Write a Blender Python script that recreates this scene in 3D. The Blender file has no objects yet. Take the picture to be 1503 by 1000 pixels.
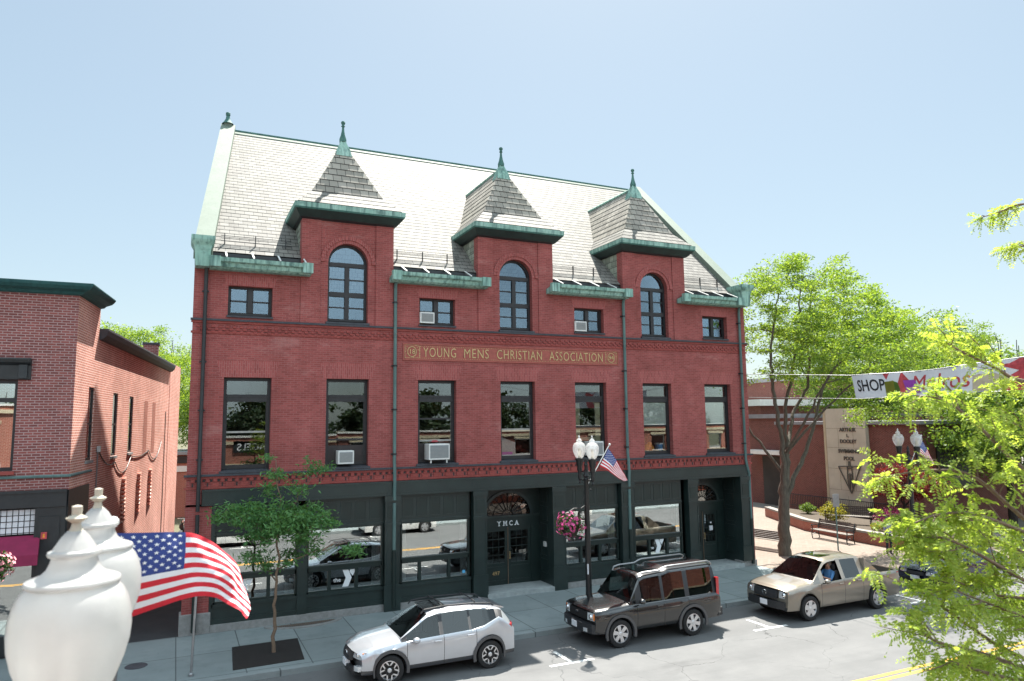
import bpy, bmesh, math, random
import numpy as np
from mathutils import Vector, Matrix
R = math.radians
scene = bpy.context.scene
COL = scene.collection

# ------------------------------------------------------------------ camera
cam_d = bpy.data.cameras.new('camera'); cam = bpy.data.objects.new('camera', cam_d); COL.objects.link(cam)
def set_cam(loc, yaw, pitch, roll, lens):
    f = Vector((math.sin(yaw)*math.cos(pitch), math.cos(yaw)*math.cos(pitch), math.sin(pitch)))
    r = Vector((math.cos(yaw), -math.sin(yaw), 0)); u = r.cross(f)
    r2 = r*math.cos(roll)+u*math.sin(roll); u2 = -r*math.sin(roll)+u*math.cos(roll)
    m = Matrix(((r2.x, u2.x, -f.x, loc[0]), (r2.y, u2.y, -f.y, loc[1]), (r2.z, u2.z, -f.z, loc[2]), (0, 0, 0, 1)))
    cam.matrix_world = m
    cam_d.sensor_width = 36; cam_d.lens = lens
set_cam((-0.331, -24.028, 6.174), R(25.05), R(6.47), R(-0.68), 25.15)
cam_d.clip_end = 2000; cam_d.clip_start = 0.05
cam_d.dof.use_dof = True; cam_d.dof.focus_distance = 25.0; cam_d.dof.aperture_fstop = 3.2
scene.camera = cam

# ------------------------------------------------------------------ sky and sun
SUN = Vector((0.32, 0.445, 1.0)).normalized()
SUN_EL = math.asin(SUN.z); SUN_AZ = math.atan2(SUN.x, SUN.y)
world = bpy.data.worlds.new('World'); scene.world = world; world.use_nodes = True
wn = world.node_tree; bg = wn.nodes['Background']
sky = wn.nodes.new('ShaderNodeTexSky'); sky.sky_type = 'NISHITA'; sky.sun_disc = False
sky.sun_elevation = SUN_EL; sky.sun_rotation = SUN_AZ; sky.air_density = 1.0; sky.dust_density = 1.0; sky.ozone_density = 1.0
gam = wn.nodes.new('ShaderNodeGamma'); gam.inputs[1].default_value = 0.5; wn.links.new(sky.outputs[0], gam.inputs[0])
tint = wn.nodes.new('ShaderNodeMix'); tint.data_type = 'RGBA'; tint.blend_type = 'MULTIPLY'; tint.inputs[0].default_value = 1; tint.inputs[7].default_value = (.875, .965, .965, 1)
wn.links.new(gam.outputs[0], tint.inputs[6]); bg.inputs[1].default_value = 0.11
# cloud veil added out of view, overhead and behind, to brighten the shaded sides
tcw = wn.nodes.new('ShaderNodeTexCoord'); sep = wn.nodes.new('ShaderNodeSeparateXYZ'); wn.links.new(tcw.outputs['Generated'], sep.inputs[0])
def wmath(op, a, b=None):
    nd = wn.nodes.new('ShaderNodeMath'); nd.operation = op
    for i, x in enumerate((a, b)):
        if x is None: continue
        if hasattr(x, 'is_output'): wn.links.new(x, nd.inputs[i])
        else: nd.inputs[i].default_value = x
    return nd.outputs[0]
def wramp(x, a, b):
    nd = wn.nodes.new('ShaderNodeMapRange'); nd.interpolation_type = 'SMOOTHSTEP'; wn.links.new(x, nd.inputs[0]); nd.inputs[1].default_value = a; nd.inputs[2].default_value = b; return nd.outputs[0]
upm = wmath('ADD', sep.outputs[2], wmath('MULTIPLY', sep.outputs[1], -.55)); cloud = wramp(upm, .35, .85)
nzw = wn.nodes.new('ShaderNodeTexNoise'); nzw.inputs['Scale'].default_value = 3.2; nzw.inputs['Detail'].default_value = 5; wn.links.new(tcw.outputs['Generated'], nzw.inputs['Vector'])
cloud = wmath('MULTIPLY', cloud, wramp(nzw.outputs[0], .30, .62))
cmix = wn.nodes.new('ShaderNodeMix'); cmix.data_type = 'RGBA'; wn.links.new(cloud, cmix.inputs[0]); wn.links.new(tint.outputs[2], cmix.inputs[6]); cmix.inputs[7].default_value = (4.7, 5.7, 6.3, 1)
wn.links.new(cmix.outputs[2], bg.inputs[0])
sun_d = bpy.data.lights.new('sun', 'SUN'); sun_d.energy = 4.4; sun_d.angle = R(0.53); sun_d.color = (1, .95, .87)
sun = bpy.data.objects.new('sun', sun_d); COL.objects.link(sun)
sun.rotation_euler = SUN.to_track_quat('Z', 'Y').to_euler(); sun.location = (20, 30, 60)
scene.view_settings.view_transform = 'Standard'; scene.view_settings.look = 'None'
scene.view_settings.exposure = 1.8; scene.view_settings.gamma = 1; scene.view_settings.use_curve_mapping = False
cy = scene.cycles
cy.use_denoising = True
cy.max_bounces = 10; cy.diffuse_bounces = 4; cy.glossy_bounces = 4; cy.transmission_bounces = 8; cy.transparent_max_bounces = 12
cy.caustics_reflective = False; cy.caustics_refractive = False; cy.sample_clamp_indirect = 6.0

# ------------------------------------------------------------------ materials
MATS = {}
class NT:
    def __init__(s, name):
        s.m = bpy.data.materials.new(name); s.m.use_nodes = True; s.t = s.m.node_tree
        s.p = s.t.nodes['Principled BSDF']; s.out = s.t.nodes['Material Output']
    def n(s, kind, **kw):
        nd = s.t.nodes.new('ShaderNode'+kind)
        for k, v in kw.items(): setattr(nd, k, v)
        return nd
    def l(s, a, b): s.t.links.new(a, b)
    def math(s, op, a, b=None):
        nd = s.n('Math', operation=op)
        for i, x in enumerate((a, b)):
            if x is None: continue
            if hasattr(x, 'is_output'): s.l(x, nd.inputs[i])
            else: nd.inputs[i].default_value = x
        return nd.outputs[0]
    def mix(s, fac, a, b, mode='MIX'):
        nd = s.n('Mix', data_type='RGBA', blend_type=mode)
        for sock, x in ((nd.inputs[0], fac), (nd.inputs[6], a), (nd.inputs[7], b)):
            if hasattr(x, 'is_output'): s.l(x, sock)
            elif isinstance(x, (int, float)): sock.default_value = x
            else: sock.default_value = (*x, 1)
        return nd.outputs[2]
    def pos(s, obj=False):
        return s.n('TexCoord').outputs['Object'] if obj else s.n('NewGeometry').outputs['Position']
    def noise(s, vec, scale, detail=3, rough=.55, stretch=None):
        if stretch:
            mp = s.n('Mapping'); mp.inputs['Scale'].default_value = stretch; s.l(vec, mp.inputs[0]); vec = mp.outputs[0]
        nd = s.n('TexNoise'); nd.inputs['Scale'].default_value = scale; nd.inputs['Detail'].default_value = detail
        nd.inputs['Roughness'].default_value = rough; s.l(vec, nd.inputs['Vector']); return nd.outputs[0]
    def ramp(s, x, a, b):
        nd = s.n('MapRange'); s.l(x, nd.inputs[0]); nd.inputs[1].default_value = a; nd.inputs[2].default_value = b
        return nd.outputs[0]
    def bump(s, h, strength=.3, dist=.01):
        nd = s.n('Bump'); nd.inputs['Strength'].default_value = strength; nd.inputs['Distance'].default_value = dist
        s.l(h, nd.inputs['Height']); s.l(nd.outputs[0], s.p.inputs['Normal'])
    def wall_vec(s, swap=False, ox=0, oz=0):
        sp = s.n('SeparateXYZ'); s.l(s.pos(), sp.inputs[0])
        a = s.math('ADD', sp.outputs[0], sp.outputs[1]); cb = s.n('CombineXYZ')
        if swap: s.l(sp.outputs[2], cb.inputs[0]); s.l(a, cb.inputs[1])
        else: s.l(a, cb.inputs[0]); s.l(sp.outputs[2], cb.inputs[1])
        return cb.outputs[0]

def P(name, color, rough=.6, metal=0., spec=.5, var=.15, scale=3., obj=True, bump=0., coat=0., stretch=None, second=None):
    m = NT(name); p = m.p
    v = m.pos(obj)
    if var or second:
        nz = m.ramp(m.noise(v, scale, 5, .6, stretch), .3, .7)
        c2 = second or tuple(min(1, c*(1+var)) for c in color)
        c1 = color if second else tuple(c*(1-var) for c in color)
        m.l(m.mix(nz, c1, c2), p.inputs['Base Color'])
        if bump: m.bump(m.noise(v, scale*6, 4), bump, .02)
    else: p.inputs['Base Color'].default_value = (*color, 1)
    p.inputs['Roughness'].default_value = rough; p.inputs['Metallic'].default_value = metal
    p.inputs['Specular IOR Level'].default_value = spec
    if coat: p.inputs['Coat Weight'].default_value = coat; p.inputs['Coat Roughness'].default_value = .03
    MATS[name] = m.m; return m.m

def brick(name, c1, c2, mortar, bw=.205, rh=.068, ms=.009, swap=False, stain=.35, dirt=(.5, .45, .42), eff=None, lo=.62):
    m = NT(name); p = m.p; v = m.wall_vec(swap)
    b = m.n('TexBrick'); b.inputs['Scale'].default_value = 1; b.inputs['Brick Width'].default_value = bw
    b.inputs['Row Height'].default_value = rh; b.inputs['Mortar Size'].default_value = ms; b.inputs['Mortar Smooth'].default_value = .2
    b.inputs['Color1'].default_value = (*c1, 1); b.inputs['Color2'].default_value = (*c2, 1); b.inputs['Mortar'].default_value = (*mortar, 1)
    b.inputs['Bias'].default_value = -.1
    m.l(v, b.inputs['Vector'])
    pos = m.pos()
    n1 = m.ramp(m.noise(pos, .5, 6, .62), .35, .7)
    n2 = m.ramp(m.noise(pos, 2.2, 5, .65, (1, 1, .35)), .3, .72)
    c = m.mix(m.math('MULTIPLY', n1, stain), b.outputs[0], dirt, 'MULTIPLY')
    c = m.mix(m.math('MULTIPLY', n2, stain*.8), c, tuple(x*.8 for x in dirt), 'MULTIPLY')
    if eff:
        n3 = m.ramp(m.noise(pos, .9, 7, .7, (.6, .6, 1.6)), lo, lo+.14)
        c = m.mix(m.math('MULTIPLY', n3, .35), c, eff)
    m.l(c, p.inputs['Base Color']); p.inputs['Roughness'].default_value = .85; p.inputs['Specular IOR Level'].default_value = .2
    m.bump(m.math('SUBTRACT', 1, b.outputs['Fac']), .5, .008)
    MATS[name] = m.m

brick('brick_main', (0.300, 0.078, 0.074), (0.405, 0.110, 0.103), (0.37, 0.145, 0.135), ms=.0095, eff=(.50, .27, .25), lo=.57, stain=.5)
brick('brick_soldier', (0.300, 0.078, 0.074), (0.405, 0.110, 0.103), (0.39, 0.155, 0.145), ms=.009, swap=True, stain=.3)
brick('brick_trim', (0.300, 0.070, 0.062), (0.360, 0.085, 0.075), (0.320, 0.100, 0.090), ms=.007, stain=.35)
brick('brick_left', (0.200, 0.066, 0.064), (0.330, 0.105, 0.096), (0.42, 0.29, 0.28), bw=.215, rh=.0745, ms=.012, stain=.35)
brick('brick_side', (0.520, 0.195, 0.145), (0.680, 0.275, 0.205), (0.88, 0.66, 0.58), bw=.215, rh=.0745, ms=.012, stain=.45, eff=(.85, .55, .45), lo=.55)  # sunlight on this wall put into the colour, paler than the front
brick('brick_pool', (0.125, 0.042, 0.035), (0.190, 0.060, 0.048), (0.26, 0.15, 0.13), ms=.011, stain=.25)
brick('brick_planter', (0.320, 0.110, 0.080), (0.400, 0.140, 0.100), (0.420, 0.250, 0.200), ms=.010, stain=.25)

# verdigris copper with vertical streaks
def copper(name, a, b, dark, amt=.55):
    m = NT(name); v = m.pos()
    n1 = m.ramp(m.noise(v, 1.6, 6, .65, (1, 1, .5)), .3, .7); n2 = m.ramp(m.noise(v, 9, 4, .6, (1, 1, .10)), .45, .66)
    n3 = m.ramp(m.noise(v, 3.1, 6, .7, (.5, .5, 1)), .56, .72)
    c = m.mix(n1, a, b); c = m.mix(m.math('MULTIPLY', n2, amt), c, dark); c = m.mix(m.math('MULTIPLY', n3, amt*.8), c, dark)
    m.l(c, m.p.inputs['Base Color']); m.p.inputs['Roughness'].default_value = .7; m.p.inputs['Specular IOR Level'].default_value = .3
    MATS[name] = m.m
copper('copper', (.20, .37, .31), (.34, .52, .455), (.045, .10, .095), .8)
copper('copper_dark', (.05, .14, .125), (.085, .20, .175), (.014, .06, .06))
copper('copper_pale', (.135, .175, .140), (.165, .205, .17), (.105, .145, .115), .4)
copper('pipe_green', (.085, .15, .145), (.13, .20, .19), (.05, .08, .08), .5)

def slate(name, base, gloss, rowh, w):
    m = NT(name); p = m.p
    tc = m.n('UVMap'); b = m.n('TexBrick'); b.inputs['Scale'].default_value = 1
    b.inputs['Brick Width'].default_value = w; b.inputs['Row Height'].default_value = rowh; b.inputs['Mortar Size'].default_value = .009
    b.inputs['Mortar Smooth'].default_value = .1
    b.inputs['Color1'].default_value = (*[c*.72 for c in base], 1); b.inputs['Color2'].default_value = (*[c*1.16 for c in base], 1)
    b.inputs['Mortar'].default_value = (.015, .015, .015, 1); m.l(tc.outputs[0], b.inputs['Vector'])
    pos = m.pos(); n1 = m.ramp(m.noise(pos, .35, 5, .6), .3, .72)
    c = m.mix(m.math('MULTIPLY', n1, .35), b.outputs[0], (.62, .72, .55), 'MULTIPLY')
    n2 = m.ramp(m.noise(pos, 1.3, 6, .7, (1.6, .5, .5)), .56, .72); c = m.mix(m.math('MULTIPLY', n2, .4), c, (.45, .44, .42), 'MULTIPLY')
    m.l(c, p.inputs['Base Color']); p.inputs['Roughness'].default_value = gloss; p.inputs['Specular IOR Level'].default_value = .35
    MATS[name] = m.m
slate('slate_hip', (.33, .30, .265), .75, .285, .30)
slate('slate', (.190, .180, .166), .72, .26, .30)
slate('slate_cheek', (.30, .32, .27), .8, .26, .30)

P('trim_dark', (.016, .020, .023), .45, var=.25, scale=6)
P('frame_dark', (.014, .013, .015), .5, var=.3, scale=8)
P('frame_worn', (.30, .29, .27), .7, var=.2, scale=8)
P('shop_green', (.0165, .0285, .027), .38, var=.2, scale=2, obj=False)
P('shop_green_deep', (.009, .020, .018), .4, var=.2, scale=2, obj=False)
P('rivet_green', (.012, .024, .021), .45, var=0)
P('granite', (.24, .24, .235), .8, var=.18, scale=9, bump=.15, obj=False)
P('step_stone', (.30, .33, .33), .8, var=.15, scale=5, obj=False)
P('sill_slate', (.042, .045, .055), .7, var=.25, scale=5, obj=False)
P('sign_red', (.30, .070, .052), .6, var=.18, scale=8, obj=False)
P("gold", (.50, .36, .17), .45, metal=.25, var=.2, scale=12)
P('white_letter', (.75, .78, .80), .5, var=0)
P('black_metal', (.008, .009, .010), .4, var=.2, scale=10, spec=.5)
P('grey_metal', (.30, .31, .32), .4, metal=.7, var=.15, scale=6)
P('white_plastic', (.62, .62, .60), .55, var=.08, scale=10)
P('ac_grille', (.20, .215, .23), .6, var=.1, scale=30)
P('ac_side', (.30, .30, .28), .6, var=.1, scale=10)
P('panel_board', (.030, .022, .022), .7, var=.2, scale=5)
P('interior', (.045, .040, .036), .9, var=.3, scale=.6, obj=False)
P('curtain', (.55, .57, .58), .9, var=.12, scale=14, stretch=(1, 1, .1))
P('blind', (.86, .86, .84), .8, var=.04, scale=3)
P('cream', (.48, .41, .29), .8, var=.12, scale=4)
P('limestone', (.46, .42, .34), .85, var=.10, scale=1.1, obj=False, bump=.05)
P('limestone_edge', (.42, .35, .24), .85, var=.10, scale=2, obj=False)
P('metal_letters', (.10, .095, .085), .5, metal=.4, var=.15, scale=10)
P('white_trim', (.62, .62, .60), .6, var=.08, scale=3)
P('roof_grey', (.22, .22, .23), .9, var=.15, scale=2, obj=False)
P('awning_red', (.23, .012, .06), .75, var=.12, scale=4)
P('sign_cloth', (.66, .67, .70), .8, var=.06, scale=1.5)
P('wood_bench', (.040, .028, .024), .6, var=.3, scale=14)
P('wood_seat', (.16, .14, .12), .6, var=.2, scale=14)
P('bark', (.092, .080, .062), .9, var=.35, scale=14, stretch=(1, 1, .25), bump=.5)
P('bark_dark', (.030, .024, .020), .9, var=.35, scale=14, stretch=(1, 1, .25), bump=.4)
P('bark_twig', (.16, .11, .075), .8, var=.25, scale=20)
P('mulch', (.016, .013, .012), .95, var=.6, scale=30, obj=False, bump=.6)
P('soil', (.06, .045, .03), .95, var=.4, scale=15, obj=False)
P('tyre', (.012, .012, .013), .8, var=.15, scale=20)
P('rim_silver', (.62, .62, .64), .3, metal=.8, var=.03, scale=5)
P('rim_black', (.02, .02, .022), .35, metal=.3, var=.05, scale=5)
P('car_black_trim', (.020, .021, .024), .55, var=.1, scale=12)
P('car_under', (.006, .006, .007), .9, var=.2, scale=5)
P('chrome', (.72, .73, .75), .15, metal=1, var=.02, scale=5)
P('seat_cloth', (.06, .06, .065), .9, var=.15, scale=10)
P('lamp_red', (.42, .015, .02), .15, var=.1, scale=18, coat=.6)
P('lamp_amber', (.75, .20, .03), .15, var=.1, scale=18, coat=.6)
P('lamp_clear', (.62, .64, .66), .08, metal=.35, var=.18, scale=25, coat=1)
P('plate_white', (.68, .70, .74), .5, var=.05, scale=40)
P('plate_ink', (.08, .10, .30), .5, var=0)
P('skin', (.50, .26, .18), .6, var=.06, scale=12)
P('cone_orange', (.80, .06, .02), .6, var=.05, scale=6)
P('flag_red', (.56, .014, .030), .75, var=.05, scale=6)
P('flag_white', (.74, .74, .76), .75, var=.03, scale=6)
P('flag_blue', (.024, .045, .20), .75, var=.1, scale=10)
P('petal_pink', (.62, .075, .26), .7, var=.3, scale=20)
P('petal_rose', (.66, .26, .30), .7, var=.25, scale=20)
P('toy_orange', (.85, .30, .03), .6, var=.3, scale=9)
P('toy_blue', (.08, .30, .62), .6, var=.2, scale=9)
P('toy_red', (.45, .06, .07), .6, var=.3, scale=9)
P('bag_white', (.55, .52, .50), .7, var=.15, scale=9)
P('pink_paper', (.70, .16, .60), .7, var=.1, scale=9)
P('sticker_blue', (.10, .42, .70), .5, var=0)
P('mullion_black', (.010, .010, .011), .5, var=.1, scale=8)

def emis(name, col, st):
    m = NT(name); m.p.inputs['Base Color'].default_value = (*col, 1)
    m.p.inputs['Emission Color'].default_value = (*col, 1); m.p.inputs['Emission Strength'].default_value = st; MATS[name] = m.m
emis('hall_glow', (1, .55, .22), .9); emis('exit_glow', (.55, .85, .05), .8)

def glass(name, refl, tint=(.92, .95, .95), rough=0., through=(.9, .93, .92), wav=0.):
    m = NT(name); t = m.t; t.nodes.remove(m.p)
    g = m.n('BsdfGlossy'); g.inputs['Color'].default_value = (*tint, 1); g.inputs['Roughness'].default_value = rough
    tr = m.n('BsdfTransparent'); tr.inputs['Color'].default_value = (*through, 1)
    mx = m.n('MixShader')
    fr = m.n('Fresnel'); fr.inputs['IOR'].default_value = 1.5
    f = m.math('MINIMUM', m.math('ADD', m.math('MULTIPLY', fr.outputs[0], 1.3), refl), 1.0)
    m.l(f, mx.inputs[0]); m.l(tr.outputs[0], mx.inputs[1]); m.l(g.outputs[0], mx.inputs[2]); m.l(mx.outputs[0], m.out.inputs[0])
    if wav:
        bp = m.n('Bump'); bp.inputs['Strength'].default_value = wav; bp.inputs['Distance'].default_value = .02
        m.l(m.noise(m.pos(), 1.7, 2, .5), bp.inputs['Height']); m.l(bp.outputs[0], g.inputs['Normal'])
    MATS[name] = m.m
glass('glass_shop', .31, wav=.02)
glass('glass_old', .045, wav=.02)
glass('glass_attic', .10, (.50, .63, .75))
glass('glass_fan', .02, (.6, .5, .45), through=(.5, .42, .38))
glass('glass_car', .0, through=(.55, .62, .60))
glass('glass_tint', .02, through=(.10, .11, .11))

def globe_mat():
    m = NT('globe'); t = m.t; t.nodes.remove(m.p); v = m.pos(True)
    n = m.noise(v, 34, 4); n2 = m.ramp(m.noise(v, 6, 5, .6), .3, .72); bp = m.n('Bump'); bp.inputs['Strength'].default_value = .14; bp.inputs['Distance'].default_value = .008; m.l(n, bp.inputs['Height'])
    col = m.mix(n2, (.92, .92, .90), (.84, .845, .83))
    d = m.n('BsdfDiffuse'); m.l(col, d.inputs[0]); m.l(bp.outputs[0], d.inputs['Normal']); tl = m.n('BsdfTranslucent'); m.l(col, tl.inputs[0]); m.l(bp.outputs[0], tl.inputs['Normal'])
    a = m.n('MixShader'); a.inputs[0].default_value = .68; m.l(d.outputs[0], a.inputs[1]); m.l(tl.outputs[0], a.inputs[2])
    g = m.n('BsdfGlossy'); g.inputs['Roughness'].default_value = .28; m.l(bp.outputs[0], g.inputs['Normal']); fr = m.n('Fresnel'); fr.inputs[0].default_value = 1.45
    tp = m.n('BsdfTransparent'); a2 = m.n('MixShader'); a2.inputs[0].default_value = .04; m.l(a.outputs[0], a2.inputs[1]); m.l(tp.outputs[0], a2.inputs[2])
    b = m.n('MixShader'); m.l(fr.outputs[0], b.inputs[0]); m.l(a2.outputs[0], b.inputs[1]); m.l(g.outputs[0], b.inputs[2]); m.l(b.outputs[0], m.out.inputs[0]); MATS['globe'] = m.m
    # clear prismatic acrylic for the farther globes
    m = NT('globe_clear'); t = m.t; t.nodes.remove(m.p)
    d = m.n('BsdfDiffuse'); d.inputs[0].default_value = (.85, .86, .86, 1); tl = m.n('BsdfTranslucent'); tl.inputs[0].default_value = (.9, .9, .9, 1)
    tr = m.n('BsdfTransparent'); g = m.n('BsdfGlossy'); g.inputs['Roughness'].default_value = .15
    a = m.n('MixShader'); a.inputs[0].default_value = .5; m.l(d.outputs[0], a.inputs[1]); m.l(tl.outputs[0], a.inputs[2])
    b = m.n('MixShader'); b.inputs[0].default_value = .62; m.l(a.outputs[0], b.inputs[1]); m.l(tr.outputs[0], b.inputs[2])
    c = m.n('MixShader'); c.inputs[0].default_value = .1; m.l(b.outputs[0], c.inputs[1]); m.l(g.outputs[0], c.inputs[2])
    m.l(c.outputs[0], m.out.inputs[0]); MATS['globe_clear'] = m.m
globe_mat()

def leaf(name, c1, c2, trans=.45, tcol=None):
    m = NT(name); t = m.t; t.nodes.remove(m.p)
    geo = m.n('NewGeometry'); rnd = geo.outputs['Random Per Island']
    nz = m.ramp(m.noise(m.pos(), .8, 3), .3, .7)
    f = m.math('ADD', m.math('MULTIPLY', rnd, .6), m.math('MULTIPLY', nz, .4))
    c = m.mix(f, c1, c2)
    d = m.n('BsdfPrincipled'); m.l(c, d.inputs['Base Color']); d.inputs['Roughness'].default_value = .5; d.inputs['Specular IOR Level'].default_value = .25
    tl = m.n('BsdfTranslucent'); m.l(m.mix(1.0, c, tcol or (1.5, 1.25, .45), 'MULTIPLY'), tl.inputs[0])
    mx = m.n('MixShader'); mx.inputs[0].default_value = trans; m.l(d.outputs[0], mx.inputs[1]); m.l(tl.outputs[0], mx.inputs[2])
    m.l(mx.outputs[0], m.out.inputs[0]); MATS[name] = m.m
leaf('leaf_locust', (.085, .20, .035), (.25, .37, .09), .52)
leaf('leaf_far', (.065, .155, .03), (.19, .30, .07), .48)
leaf('leaf_near', (.22, .34, .06), (.46, .52, .14), .58, (1.25, 1.25, .55))
leaf('leaf_young', (.05, .16, .055), (.14, .29, .10), .35)
leaf('leaf_shrub', (.08, .16, .03), (.15, .24, .05))
leaf('leaf_yellow', (.20, .22, .03), (.28, .28, .06))
leaf('leaf_maple', (.10, .020, .020), (.20, .045, .035), .4, (1.4, .7, .6))
leaf('leaf_basket', (.02, .06, .015), (.05, .10, .03), .3)

def ground_mats():
    def base(name, c1, c2, sc, rough=.9, bumps=.2, extra=None):
        m = NT(name); v = m.pos()
        n1 = m.ramp(m.noise(v, sc, 7, .65), .3, .72); n2 = m.noise(v, 55, 3)
        n3 = m.ramp(m.noise(v, .7, 5, .7, (.12, 1.6, 1)), .45, .7)
        c = m.mix(n1, c1, c2); c = m.mix(m.math('MULTIPLY', n2, .35), c, tuple(x*.55 for x in c1))
        c = m.mix(m.math('MULTIPLY', n3, .25), c, tuple(x*.7 for x in c1))
        if extra: c = extra(m, c, v)
        m.l(c, m.p.inputs['Base Color']); m.p.inputs['Roughness'].default_value = rough; m.p.inputs['Specular IOR Level'].default_value = .25
        m.bump(n2, bumps, .01); MATS[name] = m.m
    def wear(m, c, v):
        nv = m.n('Vector_Math' if False else 'VectorMath', operation='ADD'); wob = m.n('TexNoise'); wob.inputs['Scale'].default_value = 1.1; wob.inputs['Detail'].default_value = 5; m.l(v, wob.inputs['Vector'])
        sc = m.n('VectorMath', operation='SCALE'); m.l(wob.outputs['Color'], sc.inputs[0]); sc.inputs['Scale'].default_value = .9; m.l(v, nv.inputs[0]); m.l(sc.outputs[0], nv.inputs[1])
        vo = m.n('TexVoronoi', feature='DISTANCE_TO_EDGE'); vo.inputs['Scale'].default_value = .33; m.l(nv.outputs[0], vo.inputs['Vector'])
        crack = m.math('LESS_THAN', vo.outputs['Distance'], .0035); mask = m.ramp(m.noise(v, .23, 3), .45, .55)
        c = m.mix(m.math('MULTIPLY', m.math('MULTIPLY', crack, mask), .55), c, (.03, .03, .032))
        lane = m.ramp(m.noise(v, 1.0, 4, .6, (.05, .9, 1)), .42, .66); c = m.mix(m.math('MULTIPLY', lane, .28), c, (.62, .62, .63), 'MULTIPLY')
        oil = m.ramp(m.noise(v, .55, 4, .7, (.5, 1.4, 1)), .60, .74); c = m.mix(m.math('MULTIPLY', oil, .45), c, (.45, .45, .46), 'MULTIPLY')
        return c
    def spots(f):
        def g(m, c, v):
            c = f(m, c, v); vo = m.n('TexVoronoi'); vo.inputs['Scale'].default_value = 1.7; m.l(v, vo.inputs['Vector'])
            sp = m.math('LESS_THAN', vo.outputs['Distance'], .045); c = m.mix(m.math('MULTIPLY', sp, .5), c, (.35, .36, .36), 'MULTIPLY')
            st = m.ramp(m.noise(v, 1.4, 6, .7), .52, .74); return m.mix(m.math('MULTIPLY', st, .45), c, (.55, .56, .57), 'MULTIPLY')
        return g
    def joints(w, h, col, ms, offset=.5, c1=(1, 1, 1), c2=(.86, .86, .86)):
        def f(m, c, v):
            b = m.n('TexBrick'); b.offset = offset; b.inputs['Scale'].default_value = 1; b.inputs['Brick Width'].default_value = w; b.inputs['Row Height'].default_value = h
            b.inputs['Mortar Size'].default_value = ms; b.inputs['Color1'].default_value = (*c1, 1); b.inputs['Color2'].default_value = (*c2, 1); b.inputs['Mortar'].default_value = (*col, 1)
            mp = m.n('Mapping'); mp.inputs['Location'].default_value = (.12, .05, 0); m.l(v, mp.inputs[0]); m.l(mp.outputs[0], b.inputs[0])
            return m.mix(1.0, c, b.outputs[0], 'MULTIPLY')
        return f
    base('asphalt', (.128, .130, .131), (.165, .166, .166), .9, extra=wear)
    base('asphalt_alley', (.035, .038, .042), (.055, .058, .062), 1.2)
    base('concrete', (.225, .265, .27), (.29, .33, .33), .8, extra=spots(joints(1.62, 2.02, (.42, .42, .42), .016, 0)))
    base('kerb', (.24, .275, .28), (.32, .35, .35), 1.5, extra=spots(joints(2.4, 3, (.4, .4, .4), .02, 0)))
    base('pavers', (.23, .19, .16), (.28, .23, .195), .7, extra=joints(.22, .11, (.72, .70, .68), .008, .5, (1, 1, 1), (.85, .82, .8)))
    base('pale_concrete', (.27, .25, .225), (.32, .295, .27), .6, extra=joints(3, 3, (.6, .6, .6), .02, 0))
    base('paint_white', (.55, .55, .54), (.70, .70, .68), 3)
    base('paint_yellow', (.62, .33, .06), (.75, .42, .10), 3)
    base('earth', (.10, .10, .06), (.14, .13, .08), .3)
ground_mats()

def paint(name, col, metal=.5, rough=.3):
    m = NT(name); n = m.noise(m.pos(True), 1.5, 3)
    m.l(m.mix(m.ramp(n, .3, .7), tuple(c*.95 for c in col), tuple(c*1.05 for c in col)), m.p.inputs['Base Color'])
    m.p.inputs['Metallic'].default_value = metal; m.p.inputs['Roughness'].default_value = rough
    m.p.inputs['Coat Weight'].default_value = 1; m.p.inputs['Coat Roughness'].default_value = .03
    MATS[name] = m.m
paint('paint_silver', (.47, .485, .52), .55, .28); paint('paint_black', (.006, .006, .007), .0, .25)
paint('paint_tan', (.235, .205, .168), .5, .3); paint('paint_navy', (.014, .022, .06), .4, .25)
paint('paint_white_car', (.72, .72, .70), .1, .3); paint('paint_grey_car', (.28, .28, .28), .5, .3)
paint('paint_flare', (.030, .032, .038), 0, .5)

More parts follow.
